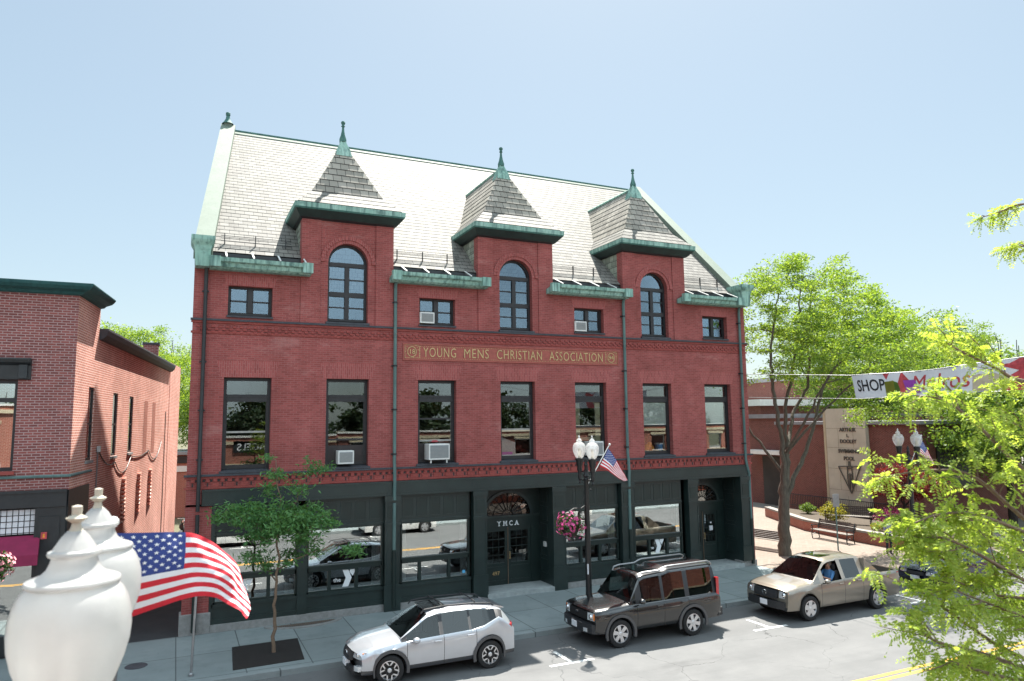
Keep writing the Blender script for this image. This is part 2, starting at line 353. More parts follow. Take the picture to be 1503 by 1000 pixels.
# ------------------------------------------------------------------ mesh builder
def origin(o):
    v = Vector((0, 0, 0))
    while o: v += o.location; o = o.parent
    return v
class MB:
    def __init__(s): s.v = []; s.f = []; s.mi = []; s.mats = []; s.uv = {}
    def mid(s, m):
        if m not in s.mats: s.mats.append(m)
        return s.mats.index(m)
    def add(s, vs, fs, m):
        o = len(s.v); k = s.mid(m); s.v.extend([tuple(v) for v in vs])
        for f in fs: s.f.append(tuple(i+o for i in f)); s.mi.append(k)
        return s
    def quad(s, a, b, c, d, m, uv=None):
        if uv: s.uv[len(s.f)] = uv
        return s.add([a, b, c, d], [(0, 1, 2, 3)], m)
    def poly(s, vs, m): return s.add(vs, [tuple(range(len(vs)))], m)
    def box(s, x0, x1, y0, y1, z0, z1, m):
        if x0 > x1: x0, x1 = x1, x0
        if y0 > y1: y0, y1 = y1, y0
        if z0 > z1: z0, z1 = z1, z0
        v = [(x0, y0, z0), (x1, y0, z0), (x1, y1, z0), (x0, y1, z0), (x0, y0, z1), (x1, y0, z1), (x1, y1, z1), (x0, y1, z1)]
        return s.add(v, [(0, 3, 2, 1), (4, 5, 6, 7), (0, 1, 5, 4), (1, 2, 6, 5), (2, 3, 7, 6), (3, 0, 4, 7)], m)
    def bbox(s, x0, x1, y0, y1, z0, z1, m, b=.01):      # box with chamfered vertical and top edges
        def ring(i, z): return [(x0+i, y0+b, z), (x0+b, y0+i, z), (x1-b, y0+i, z), (x1-i, y0+b, z), (x1-i, y1-b, z), (x1-b, y1-i, z), (x0+b, y1-i, z), (x0+i, y1-b, z)]
        rs = [ring(0, z0), ring(0, z1-b), ring(b*.99, z1)]
        v = sum(rs, []); f = []
        for k in range(2):
            for i in range(8): j = (i+1) % 8; f.append((k*8+i, k*8+j, k*8+8+j, k*8+8+i))
        f += [tuple(range(16, 24)), tuple(range(7, -1, -1))]
        return s.add(v, f, m)
    def prism(s, pts, y0, y1, m, axis='y'):               # outline in the xz plane extruded along y (or yz along x, xy along z)
        n = len(pts)
        def mk(p, t): return {'y': (p[0], t, p[1]), 'x': (t, p[0], p[1]), 'z': (p[0], p[1], t)}[axis]
        v = [mk(p, y0) for p in pts]+[mk(p, y1) for p in pts]
        f = [tuple(range(n)), tuple(range(2*n-1, n-1, -1))]
        for i in range(n): j = (i+1) % n; f.append((i, i+n, j+n, j))
        return s.add(v, f, m)
    def tube(s, pts, rad, m, n=8, cap=True):
        pts = [Vector(p) for p in pts]; rad = rad if isinstance(rad, (list, tuple)) else [rad]*len(pts)
        vs = []; fs = []; up = None
        for i, p in enumerate(pts):
            d = (pts[min(i+1, len(pts)-1)]-pts[max(i-1, 0)])
            d = d.normalized() if d.length > 1e-9 else Vector((0, 0, 1))
            if up is None: up = d.orthogonal().normalized()
            a = (up-d*up.dot(d)); a = a.normalized() if a.length > 1e-6 else d.orthogonal().normalized(); up = a
            b = d.cross(a)
            for k in range(n):
                t = 2*math.pi*k/n; vs.append(p+(a*math.cos(t)+b*math.sin(t))*rad[i])
        for i in range(len(pts)-1):
            for k in range(n):
                k2 = (k+1) % n; fs.append((i*n+k, i*n+k2, (i+1)*n+k2, (i+1)*n+k))
        if cap: fs += [tuple(range(n-1, -1, -1)), tuple(range((len(pts)-1)*n, len(pts)*n))]
        return s.add(vs, fs, m)
    def lathe(s, prof, c, m, n=20, axis='z', sq=False, cap=True):   # prof: (radius, along)
        vs = []; fs = []
        for r, z in prof:
            for k in range(n):
                t = 2*math.pi*(k+(.5 if sq else 0))/n; a, b = r*math.cos(t), r*math.sin(t)
                vs.append({'z': (c[0]+a, c[1]+b, c[2]+z), 'y': (c[0]+a, c[1]+z, c[2]+b), 'x': (c[0]+z, c[1]+a, c[2]+b)}[axis])
        for i in range(len(prof)-1):
            for k in range(n):
                k2 = (k+1) % n; q = (i*n+k, i*n+k2, (i+1)*n+k2, (i+1)*n+k); fs.append(q if axis != 'y' else q[::-1])
        if cap: fs += [tuple(range(n-1, -1, -1)), tuple(range((len(prof)-1)*n, len(prof)*n))]
        return s.add(vs, fs, m)
    def ball(s, c, r, m, n=10, rz=None):
        rz = rz or r; k = max(5, n//2)
        return s.lathe([(r*math.sin(math.pi*i/k)+1e-4, -rz*math.cos(math.pi*i/k)) for i in range(k+1)], c, m, n)
    def build(s, name, parent=None, smooth=None, loc=None):
        base = origin(parent) if parent else Vector((0, 0, 0))
        if loc is not None: base = base+Vector(loc)
        me = bpy.data.meshes.new(name)
        me.from_pydata([(v[0]-base.x, v[1]-base.y, v[2]-base.z) for v in s.v], [], s.f)
        for m in s.mats: me.materials.append(MATS[m])
        me.polygons.foreach_set('material_index', s.mi)
        if s.uv:
            ul = me.uv_layers.new(name='UVMap')
            for fi, uvs in s.uv.items():
                p = me.polygons[fi]
                for k, li in enumerate(p.loop_indices): ul.data[li].uv = uvs[k]
        me.update()
        if smooth:
            me.shade_smooth(); me.set_sharp_from_angle(angle=R(smooth))
        o = bpy.data.objects.new(name, me); COL.objects.link(o)
        if parent: o.parent = parent
        if loc is not None: o.location = loc
        return o
def tag(o, label=None, cat=None, group=None, kind=None):
    for k, v in (('label', label), ('category', cat), ('group', group), ('kind', kind)):
        if v: o[k] = v
    return o
def empty(name, loc, label=None, cat=None, group=None):
    o = bpy.data.objects.new(name, None); COL.objects.link(o); o.location = loc; o.empty_display_size = .3
    return tag(o, label, cat, group)
def kids(o): return [c for c in bpy.data.objects if c.parent == o]
def copy_tree(o, parent=None):
    c = o.copy(); COL.objects.link(c)
    if parent: c.parent = parent
    for ch in kids(o): copy_tree(ch, c)
    return c
FONT_CACHE = {}
def text_mb(mb, txt, height, fn, depth, m, align='CENTER', spacing=1.0, shear=0., bold=0., xscale=1.0):
    """letters laid on a surface; fn(u, v, w) -> point, u along the text, v up, w out"""
    cu = bpy.data.curves.new('lettering', 'FONT'); cu.body = txt; cu.size = 1; cu.extrude = .5; cu.align_x = align; cu.space_character = spacing
    cu.shear = shear; cu.offset = bold; cu.resolution_u = 3
    ob = bpy.data.objects.new('lettering', cu); COL.objects.link(ob)
    dg = bpy.context.evaluated_depsgraph_get(); me = bpy.data.meshes.new_from_object(ob.evaluated_get(dg))
    k = height/.70
    vs = [fn(v.co.x*k*xscale, v.co.y*k, (v.co.z+.5)*depth) for v in me.vertices]; fs = [tuple(p.vertices) for p in me.polygons]
    mb.add(vs, fs, m); bpy.data.objects.remove(ob); bpy.data.meshes.remove(me); bpy.data.curves.remove(cu)
def leaf_mesh(name, verts, quads, mat, parent=None, extra=None):
    base = origin(parent) if parent else Vector((0, 0, 0))
    v = np.asarray(verts, dtype=np.float32)-np.array(base, dtype=np.float32); q = np.asarray(quads, dtype=np.int32)
    me = bpy.data.meshes.new(name); me.vertices.add(len(v)); me.vertices.foreach_set('co', v.ravel())
    me.loops.add(q.size); me.loops.foreach_set('vertex_index', q.ravel()); me.polygons.add(len(q))
    me.polygons.foreach_set('loop_start', np.arange(0, q.size, 4, dtype=np.int32)); me.polygons.foreach_set('loop_total', np.full(len(q), 4, dtype=np.int32))
    mats = mat if isinstance(mat, list) else [mat]
    for m in mats: me.materials.append(MATS[m])
    if extra is not None: me.polygons.foreach_set('material_index', np.asarray(extra, dtype=np.int32))
    me.update(calc_edges=True); me.validate()
    o = bpy.data.objects.new(name, me); COL.objects.link(o)
    if parent: o.parent = parent
    return o
def leaf_cards(rng, cen, L, W, droop=.3):
    """one narrow diamond leaf (quad) at every centre"""
    n = len(cen); a = rng.normal(size=(n, 3)); a[:, 2] = a[:, 2]*.6-droop; a /= np.linalg.norm(a, axis=1)[:, None]
    b = rng.normal(size=(n, 3)); b -= a*(a*b).sum(1)[:, None]; b /= np.linalg.norm(b, axis=1)[:, None]
    l = (L*rng.uniform(.7, 1.3, n))[:, None]; w = (W*rng.uniform(.7, 1.3, n))[:, None]
    v = np.stack([cen-a*l*.5, cen+b*w*.5, cen+a*l*.5, cen-b*w*.5], 1).reshape(-1, 3)
    return v, np.arange(4*n).reshape(n, 4)
P('banner_purple', (.28, .05, .36), .7, var=.1, scale=4)
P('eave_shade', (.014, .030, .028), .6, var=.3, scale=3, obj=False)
copper('cornice_teal', (.018, .075, .078), (.03, .105, .105), (.012, .045, .05))
leaf('leaf_back', (.022, .045, .022), (.05, .08, .035), .2)
# ------------------------------------------------------------------ the ground
def struct(name, mb): return tag(mb.build(name), kind='structure')
def sheet(name, x0, x1, y0, y1, z, m): return struct(name, MB().quad((x0, y0, z), (x1, y0, z), (x1, y1, z), (x0, y1, z), m))
sheet('ground', -600, 700, -600, 900, -.32, 'earth')
sheet('road', -120, 160, -18.4, -4.25, -.14, 'asphalt')
m = MB()
m.box(-120, 22.2, -4.22, -.0, -.32, 0, 'concrete'); struct('sidewalk', m)
m = MB(); m.box(-120, 70, -4.42, -4.224, -.32, .004, 'kerb'); struct('kerb', m)
m = MB(); m.box(-120, 160, -24.6, -18.55, -.32, 0, 'concrete'); struct('sidewalk', m)
m = MB(); m.box(-120, 160, -18.546, -18.35, -.32, .004, 'kerb'); struct('kerb', m)
m = MB(); m.quad((-3.04, .0, .0), (-.005, .0, .0), (6, 46, .0), (3, 46, .0), 'asphalt_alley'); struct('alley', m)
m = MB(); m.box(22.204, 36.9, -4.22, 26, -.32, 0, 'pavers'); struct('plaza', m)
m = MB(); m.box(36.9, 120, -4.22, 60, -.32, -.02, 'pale_concrete'); struct('side_pavement', m)
# painted lines
m = MB(); m.box(-120, 160, -11.42, -11.30, -.139, -.136, 'paint_yellow'); m.box(-120, 160, -11.20, -11.08, -.139, -.136, 'paint_yellow')
struct('yellow_lines', m)
m = MB()
for tx in (2.35, 9.33, 16.25, 23.2, 30.1):
    m.box(tx-.66, tx+.66, -6.92, -6.80, -.139, -.136, 'paint_white'); m.box(tx-.055, tx+.055, -6.796, -5.85, -.139, -.136, 'paint_white')
for tx in (-4, 3, 9.8, 16.6, 23.4):
    m.box(tx-.66, tx+.66, -16.05, -15.93, -.139, -.136, 'paint_white'); m.box(tx-.055, tx+.055, -16.9, -16.054, -.139, -.136, 'paint_white')
struct('parking_marks', m)
# manhole cover on the sidewalk near the alley
m = MB(); m.lathe([(.27, -.05), (.27, .006), (.25, .008), (.25, .004), (.02, .004)], (-1.05, -2.35, 0), 'sill_slate', 24)
tag(m.build('manhole_cover', smooth=30, loc=(-1.05, -2.35, 0)), 'round dark manhole cover in the pavement beside the foreground lamp', 'manhole cover')
# curved basement light well grating by the shop front
g = empty('basement_grating', (3.5, -.3, 0), 'half round rusty iron grating over a basement light well under the shop window', 'grating')
m = MB(); pts = []
for k in range(17):
    t = math.pi*k/16; pts.append((3.5-1.02*math.cos(t), -.22-.42*math.sin(t)))
m.prism([(p[0], p[1]) for p in pts], -.02, .006, 'sill_slate', 'z'); m.build('well', g)
m = MB()
for k in range(30):
    x = 2.58+k*.0635; h = .42*math.sqrt(max(0, 1-((x-3.5)/1.02)**2))
    if h > .05: m.box(x-.014, x+.014, -.22-h, -.225, .007, .022, 'bark_twig')
m.build('bars', g)
m = MB()
for a, b in zip(pts[:-1], pts[1:]):
    da = Vector((a[0]-3.5, a[1]+.22)).normalized()*.16; db = Vector((b[0]-3.5, b[1]+.22)).normalized()*.16
    m.prism([a, b, (b[0]+db.x, b[1]+db.y), (a[0]+da.x, a[1]+da.y)], -.02, .035, 'granite', 'z')
m.build('stone_rim', g)
# ------------------------------------------------------------------ the brick association building
BW = 22.22; SK = .13; BD = 15.0; EZ = 11.45; RIDGE_Y = 7.5; RS = .94
def roofz(y): return EZ+.10+RS*min(y, 2*RIDGE_Y-y)
hall = empty('brick_building', (0, 0, 0), 'three storey red brick hall with slate roof, three pointed dormers and dark green shop front', 'building')

def wall_holes(mb, x0, x1, z0, z1, holes, y, depth, m):
    xs = sorted({x0, x1, *[h[0] for h in holes], *[h[1] for h in holes]}); zs = sorted({z0, z1, *[h[2] for h in holes], *[h[3] for h in holes]})
    for a, b in zip(xs[:-1], xs[1:]):
        for c, d in zip(zs[:-1], zs[1:]):
            mx, mz = (a+b)/2, (c+d)/2
            if any(h[0] < mx < h[1] and h[2] < mz < h[3] for h in holes): continue
            mb.quad((a, y, c), (b, y, c), (b, y, d), (a, y, d), m)
    for h in holes:
        if len(h) > 4 and h[4] == 'open': continue
        a, b, c, d = h[:4]
        mb.quad((a, y, c), (a, y, d), (a, y+depth, d), (a, y+depth, c), m); mb.quad((b, y, d), (b, y, c), (b, y+depth, c), (b, y+depth, d), m)
        mb.quad((a, y, d), (b, y, d), (b, y+depth, d), (a, y+depth, d), m); mb.quad((b, y, c), (a, y, c), (a, y+depth, c), (b, y+depth, c), m)

WX = [1.67+3.15*i for i in range(7)]; DX = [4.78, 11.09, 17.43]; DH = 1.56
holes = [(x-.71, x+.71, 4.72, 7.66) for x in WX]
holes += [(x-.67, x+.67, 9.58, 10.58) for i, x in enumerate(WX) if i % 2 == 0]
holes += [(x-DH, x+DH, 9.49, EZ-.02, 'open') for x in DX]
w = MB()
wall_holes(w, 0, BW, 3.79, EZ-.02, holes, 0, .32, 'brick_main')
def wl(y): return SK*y
w.quad((0, 0, -.3), (0, 0, EZ+.2), (wl(BD), BD, EZ+.2), (wl(BD), BD, -.3), 'brick_main'); w.quad((BW, 0, EZ+.2), (BW, 0, -.3), (BW, BD, -.3), (BW, BD, EZ+.2), 'brick_main')
w.quad((wl(BD), BD, EZ+.2), (BW, BD, EZ+.2), (BW, BD, -.3), (wl(BD), BD, -.3), 'brick_main')
w.poly([(0, 0, EZ+.2), (wl(RIDGE_Y), RIDGE_Y, roofz(RIDGE_Y)+.1), (wl(BD), BD, EZ+.2)], 'brick_main'); w.poly([(BW, 0, EZ+.2), (BW, BD, EZ+.2), (BW, RIDGE_Y, roofz(RIDGE_Y)+.1)], 'brick_main')
w.box(0, .74, .002, .45, .60, 3.72, 'brick_main')                     # left pier of the ground floor
w.box(21.99, 22.218, .002, .3, .3, 3.72, 'brick_main')                # right pier
w.build('wall', hall)
for q in ((-.06, .80, -.05, .5, .60), (21.42, 22.26, -.06, .4, .24)): m = MB(); m.bbox(*q[:4], -.3, q[4], 'granite', .015); m.build('pier_base', hall)
for q in ((.8, 6.12, .22), (6.6, 9.26, .20), (12.98, 15.5, .20), (16.05, 18.7, .18)): m = MB(); m.box(q[0], q[1], -.05, .3, -.3, q[2], 'granite'); m.build('plinth', hall)
# soldier courses (flat arches) over the openings
for i, x in enumerate(WX):
    m = MB(); m.prism([(x-.80, 7.665), (x+.80, 7.665), (x+.95, 8.18), (x-.95, 8.18)], -.004, .05, 'brick_soldier'); m.build('flat_arch', hall)
    if i % 2 == 0: m = MB(); m.prism([(x-.72, 10.585), (x+.72, 10.585), (x+.80, 10.92), (x-.80, 10.92)], -.004, .05, 'brick_soldier'); m.build('flat_arch', hall)
def band(name, zc, zt, zb, pat, segs):
    m = MB()
    for a, b in segs:
        m.box(a, b, -.10, .01, zc, zt, 'sill_slate'); m.box(a+.02, b-.02, -.055, .01, zc-.07, zc-.001, 'brick_trim'); m.box(a+.02, b-.02, -.03, .01, zb, zb+.07, 'brick_trim')
    n = int(BW/.21)
    for i in range(n):
        x = .12+i*.21
        if not any(a <= x <= b-.1 for a, b in segs): continue
        if pat == 'diamond':
            for j, zz in enumerate((zc-.15, zc-.23, zc-.31)):
                xx = x+(.105 if j % 2 else 0); m.box(xx, xx+.10, -.045, .01, zz-.06, zz, 'brick_trim')
            m.box(x+.02, x+.06, -.012, .01, zc-.22, zc-.17, 'frame_dark') if i % 2 == 0 else None
            m.box(x+.12, x+.16, -.012, .01, zc-.30, zc-.25, 'frame_dark') if i % 2 else None
        else:
            m.box(x, x+.11, -.05, .01, zc-.17, zc-.075, 'brick_trim'); m.box(x+.125, x+.185, -.012, .01, zc-.16, zc-.10, 'frame_dark')
            if i % 2: m.box(x-.06, x+.17, -.035, .01, zc-.32, zc-.18, 'brick_trim')
            else: m.box(x+.03, x+.07, -.012, .01, zc-.34, zc-.20, 'frame_dark')
    return m.build(name, hall)
band('string_course', 9.42, 9.48, 9.02, 'diamond', [(-.06, BW+.06)])
band('string_course', 4.62, 4.68, 4.24, 'dentil', [(-.08, BW+.06)])

# sign with gold letters
m = MB(); m.box(6.70, 15.57, -.012, .005, 8.34, 8.94, 'sign_red')
m.box(6.70, 15.57, -.035, -.012, 8.895, 8.94, 'sign_red'); m.box(6.70, 15.57, -.035, -.012, 8.34, 8.385, 'sign_red'); m.box(6.70, 6.745, -.035, -.012, 8.385, 8.895, 'sign_red'); m.box(15.525, 15.57, -.035, -.012, 8.385, 8.895, 'sign_red')
sg = m.build('sign_board', hall)
m = MB()
for txt, cx, wd in (('YOUNG', 8.05, 1.22), ('MENS', 9.46, .96), ('CHRISTIAN', 11.20, 1.86), ('ASSOCIATION', 13.64, 2.37)):
    tmp = MB(); text_mb(tmp, txt, .34, lambda u, v, ww: (u, v, ww), .02, 'gold', spacing=1.12, bold=-.008)
    xs = [p[0] for p in tmp.v]; k = wd/(max(xs)-min(xs)); mid = (max(xs)+min(xs))/2
    m.add([(cx+(p[0]-mid)*k, -.014-p[2], 8.475+p[1]) for p in tmp.v], tmp.f, 'gold')
for cx, num in ((7.03, '18'), (15.23, '94')):
    for k in range(20):
        t0, t1 = 2*math.pi*k/20, 2*math.pi*(k+.85)/20
        m.prism([(cx+.17*math.cos(t), 8.645+.19*math.sin(t)) for t in (t0, t1)]+[(cx+.145*math.cos(t), 8.645+.163*math.sin(t)) for t in (t1, t0)], -.03, -.012, 'gold')
    text_mb(m, num, .17, lambda u, v, ww: (cx+u, -.014-ww, 8.565+v), .018, 'gold')
    for k in range(14):
        for (a, b) in ((k/14, 0), (k/14, 1), (0, k/14), (1, k/14)):
            x, z = cx-.26+.52*a, 8.42+.45*b; m.box(x, x+.018, -.02, -.012, z, z+.02, 'gold')
        for q in range(3):
            aa = ((k*37+q*53) % 100)/200-.25; bb = ((k*61+q*29) % 100)/222-.22
            if (aa/.2)**2+(bb/.215)**2 > 1: m.box(cx+aa, cx+aa+.02, -.022, -.012, 8.645+bb, 8.665+bb, 'gold')
for k in range(110):
    x = 7.34+k*.0695
    m.box(x, x+.025, -.02, -.012, 8.835, 8.85, 'gold'); m.box(x, x+.025, -.02, -.012, 8.42, 8.435, 'gold')
for k in range(7):
    for x in (7.31, 14.96): m.box(x, x+.02, -.02, -.012, 8.45+k*.06, 8.475+k*.06, 'gold')
m.build('lettering', sg)

# second floor windows
def window2(x, i):
    y0, y1 = .21, .30; f = MB(); a, b = x-.71, x+.71; D = 'frame_dark'
    f.box(a, a+.10, y0, y1, 4.80, 7.66, D); f.box(b-.10, b, y0, y1, 4.80, 7.66, D); f.box(a+.1, b-.1, y0, y1, 7.56, 7.66, D); f.box(a+.1, b-.1, y0+.03, y1, 4.80, 4.93, D)
    f.box(a+.1, b-.1, y0-.03, y1, 6.90, 7.13, D); f.box(a+.1, b-.1, y0-.05, y0-.03, 7.05, 7.10, D)
    rail = {2: 6.28, 3: 5.86, 1: 5.62, 0: 5.92}.get(i, 5.92)
    f.box(a+.1, b-.1, y0+.02, y1-.02, rail, rail+.06, 'frame_worn' if i in (0, 3) else D)
    for sx in (a+.10, b-.13): f.box(sx, sx+.03, y0+.015, y1-.02, 4.93, 6.90, D)
    if i in (2, 3): f.box(b-.135, b-.13, y0+.012, y0+.016, 4.95, 6.88, 'frame_worn')
    if i == 2: f.box(a+.1, b-.1, y0+.02, y1-.02, 5.52, 5.58, 'frame_worn')
    if i == 3: f.box(a+.13, b-.13, y0+.012, y0+.018, 4.935, 4.965, 'frame_worn'); f.box(a+.13, b-.13, y0+.012, y0+.018, rail-.05, rail, 'cream')
    fr = f.build('window', hall)
    p = MB(); p.box(a+.1, b-.1, .25, .256, 7.13, 7.56, 'glass_old'); p.build('pane', fr)
    lo = 5.46 if i in (1, 2) else 4.93
    p = MB(); p.box(a+.13, b-.13, .25, .256, rail+.06, 6.90, 'glass_old'); p.build('pane', fr)
    p = MB(); p.box(a+.13, b-.13, .24, .246, lo, rail, 'glass_old'); p.build('pane', fr)
    if i in (1, 2):
        p = MB(); p.box(a+.1, b-.1, .235, .26, 4.93, lo-.004, 'panel_board'); p.build('filler_panel', fr)
    s = MB(); s.prism([(-.07, 4.69), (.33, 4.74), (.33, 4.80), (-.07, 4.75)], a-.06, b+.06, 'sill_slate', 'x'); s.build('sill', fr)
    if i in (5, 6):
        p = MB(); p.box(a+.13, b-.13, .265, .272, 5.93, 6.88, 'blind'); p.build('roller_blind', fr)
    if i == 4:  # cream side strips and two rails just behind the glass
        p = MB()
        for sx in (a+.14, b-.36): p.box(sx, sx+.22, .31, .34, 5.35, 6.86, 'cream')
        p.box(a+.36, b-.36, .31, .34, 5.85, 5.96, 'cream'); p.box(a+.36, b-.36, .315, .335, 5.42, 5.54, 'cream'); p.build('cream_strips', fr)
    return fr
WINS = [window2(x, i) for i, x in enumerate(WX)]

# attic windows
for i, x in enumerate(WX):
    if i % 2: continue
    f = MB(); y0, y1 = .20, .29; a, b = x-.67, x+.67; D = 'frame_dark'
    f.box(a, a+.07, y0, y1, 9.66, 10.58, D); f.box(b-.07, b, y0, y1, 9.66, 10.58, D); f.box(a+.07, b-.07, y0, y1, 10.51, 10.58, D); f.box(a+.07, b-.07, y0, y1, 9.66, 9.74, D); f.box(x-.075, x+.075, y0-.02, y1, 9.74, 10.51, D)
    for c, d in ((a+.07, x-.075), (x+.075, b-.07)):
        f.box(c, d, y0+.02, y1-.02, 10.09, 10.14, D); f.box(c, c+.03, y0+.02, y1-.02, 9.74, 10.51, D); f.box(d-.03, d, y0+.02, y1-.02, 9.74, 10.51, D)
    fr = f.build('attic_window', hall)
    for c, d in ((a+.1, x-.105), (x+.105, b-.1)):
        p = MB(); p.box(c, d, .245, .25, 9.74, 10.51, 'glass_attic'); p.build('pane', fr)
    s = MB(); s.prism([(-.05, 9.555), (.3, 9.60), (.3, 9.66), (-.05, 9.615)], a-.03, b+.03, 'sill_slate', 'x'); s.build('sill', fr)

# rows of slates with a real step per course
def slate_rows(mb, a, b, c, d, m, step=.014, row=.26):
    """a,b lower edge (left,right), d,c upper edge (left,right); courses run up from a-b to d-c"""
    a, b, c, d = map(Vector, (a, b, c, d)); L = ((d+c)/2-(a+b)/2).length; n = max(1, round(L/row))
    nrm = (b-a).cross(d-a).normalized()
    for k in range(n):
        t0, t1 = k/n, (k+1)/n
        p, q, r, s = a.lerp(d, t0), b.lerp(c, t0), b.lerp(c, t1), a.lerp(d, t1)
        off = nrm*step; ex = (b-a).normalized()
        uv = [((x-a).dot(ex), (t0 if j < 2 else t1)*n*row) for j, x in enumerate((p, q, r, s))]
        mb.quad(p+off, q+off, r, s, m, uv); mb.quad(p, q, q+off, p+off, m, [(0, 0)]*4)
LX = lambda y: wl(y)+.42
m = MB()
Y1 = 1.9
segs = [(None, DX[0]-DH+.06)]+[(DX[i]+DH-.06, DX[i+1]-DH+.06) for i in range(2)]+[(DX[2]+DH-.06, BW-.42)]
for xa, xb in segs:
    slate_rows(m, (LX(.12) if xa is None else xa, .12, roofz(.12)), (xb, .12, roofz(.12)), (xb, Y1, roofz(Y1)), (LX(Y1) if xa is None else xa, Y1, roofz(Y1)), 'slate', .008, .2525)
    m.box(LX(0) if xa is None else xa, xb, .125, .34, EZ-.25, roofz(.12)-.03, 'trim_dark')
slate_rows(m, (LX(Y1), Y1, roofz(Y1)), (BW-.42, Y1, roofz(Y1)), (BW-.42, RIDGE_Y, roofz(RIDGE_Y)), (LX(RIDGE_Y), RIDGE_Y, roofz(RIDGE_Y)), 'slate', .008, .2525)
m.quad((BW-.4, BD, EZ+.1), (LX(BD), BD, EZ+.1), (LX(RIDGE_Y), RIDGE_Y, roofz(RIDGE_Y)), (BW-.4, RIDGE_Y, roofz(RIDGE_Y)), 'slate', [(0, 0), (20, 0), (20, 10), (0, 10)])
roof = m.build('roof', hall)
m = MB(); m.tube([(LX(RIDGE_Y)-.1, RIDGE_Y, roofz(RIDGE_Y)+.04), (BW-.3, RIDGE_Y, roofz(RIDGE_Y)+.04)], .06, 'copper_dark', 8)
m.prism([(RIDGE_Y-.20, roofz(RIDGE_Y)-.14), (RIDGE_Y, roofz(RIDGE_Y)+.06), (RIDGE_Y+.2, roofz(RIDGE_Y)-.14), (RIDGE_Y+.2, roofz(RIDGE_Y)-.19), (RIDGE_Y, roofz(RIDGE_Y)), (RIDGE_Y-.2, roofz(RIDGE_Y)-.19)], LX(RIDGE_Y)-.1, BW-.3, 'copper_pale', 'x')
m.build('ridge_cap', roof)
# gable copings
def coping(side):
    m = MB(); w0 = .50
    def pt(y, inner, z): x = (wl(y)+(w0 if inner else -.05)) if side < 0 else (BW-(w0 if inner else -.05)); return (x, y, z)
    h = .30
    for y0, y1 in ((0., RIDGE_Y), (RIDGE_Y, BD)):
        A, B, C2, D = pt(y0, 0, roofz(y0)+h), pt(y0, 1, roofz(y0)+h), pt(y1, 1, roofz(y1)+h), pt(y1, 0, roofz(y1)+h)
        m.quad(A, B, C2, D, 'copper_pale')
        lo = lambda p: (p[0], p[1], p[2]-.5)
        m.quad(B, lo(B), lo(C2), C2, 'copper_pale'); m.quad(lo(A), A, D, lo(D), 'copper_pale'); m.quad(A, lo(A), lo(B), B, 'copper_pale')
    return m.build('gable_coping', roof)
coping(-1); coping(1)
def kneeler(x0, x1):
    m = MB(); y0, y1 = -.48, .35
    prof = [(0, 11.05), (.02, 11.25), (.03, 11.5), (.06, 11.68), (.13, 11.80), (.15, 11.86), (.15, 11.98), (.06, 12.0)]
    rings = [[(x0-o, y0-o, z), (x1+o, y0-o, z), (x1+o, y1, z), (x0-o, y1, z)] for o, z in prof]
    v = sum(rings, []); f = [(3, 2, 1, 0), tuple(range(len(v)-4, len(v)))]
    for k in range(len(prof)-1):
        for i in range(4): j = (i+1) % 4; f.append((k*4+i, k*4+j, k*4+4+j, k*4+4+i))
    m.add(v, f, 'copper'); return m.build('kneeler', roof)
kneeler(.02, .40); kneeler(BW-.46, BW-.08)
# gutters, straps, downpipes, snow rails
GUT = [(.42, 3.50), (6.2, 9.80), (12.35, 15.95), (18.55, 21.74)]
for gi, (a, b) in enumerate(GUT):
    m = MB(); outer = [(.0, 11.03), (-.30, 11.03), (-.40, 11.09), (-.44, 11.20), (-.53, 11.24), (-.55, 11.36), (-.50, 11.37), (-.48, 11.28), (-.12, 11.22), (.0, 11.22)]
    m.prism(outer, a, b, 'copper', 'x'); m.box(a-.02, a+.3, -.60, -.42, 11.05, 11.38, 'copper'); m.box(b-.3, b+.02, -.60, -.42, 11.05, 11.38, 'copper')
    gt = m.build('gutter', roof)
    m = MB(); m.box(a+.05, b-.05, -.47, -.14, 11.283, 11.289, 'trim_dark'); m.build('trough', gt)
    m = MB(); x = a+.45
    while x < b-.2: m.prism([(-.54, 11.37), (.12, roofz(.12)+.0), (.12, roofz(.12)+.03), (-.54, 11.40)], x, x+.05, 'white_trim', 'x'); x += .80
    m.build('strap', gt)
    ra, rb = [(.75, 2.95), (6.5, 9.0), (12.8, 15.2), (19.2, 21.5)][gi]
    m = MB(); yy = .50
    for h in (.10, .19, .28): m.tube([(ra, yy, roofz(yy)+h), (rb, yy, roofz(yy)+h)], .010, 'black_metal', 5)
    x = ra+.1
    while x <= rb: m.box(x, x+.025, yy-.05, yy+.01, roofz(yy)-.02, roofz(yy)+.33, 'black_metal'); m.box(x-.01, x+.04, yy-.07, yy+.35, roofz(yy)+.01, roofz(yy)+.03, 'black_metal') if False else None; x += .95
    m.build('snow_rail', roof)
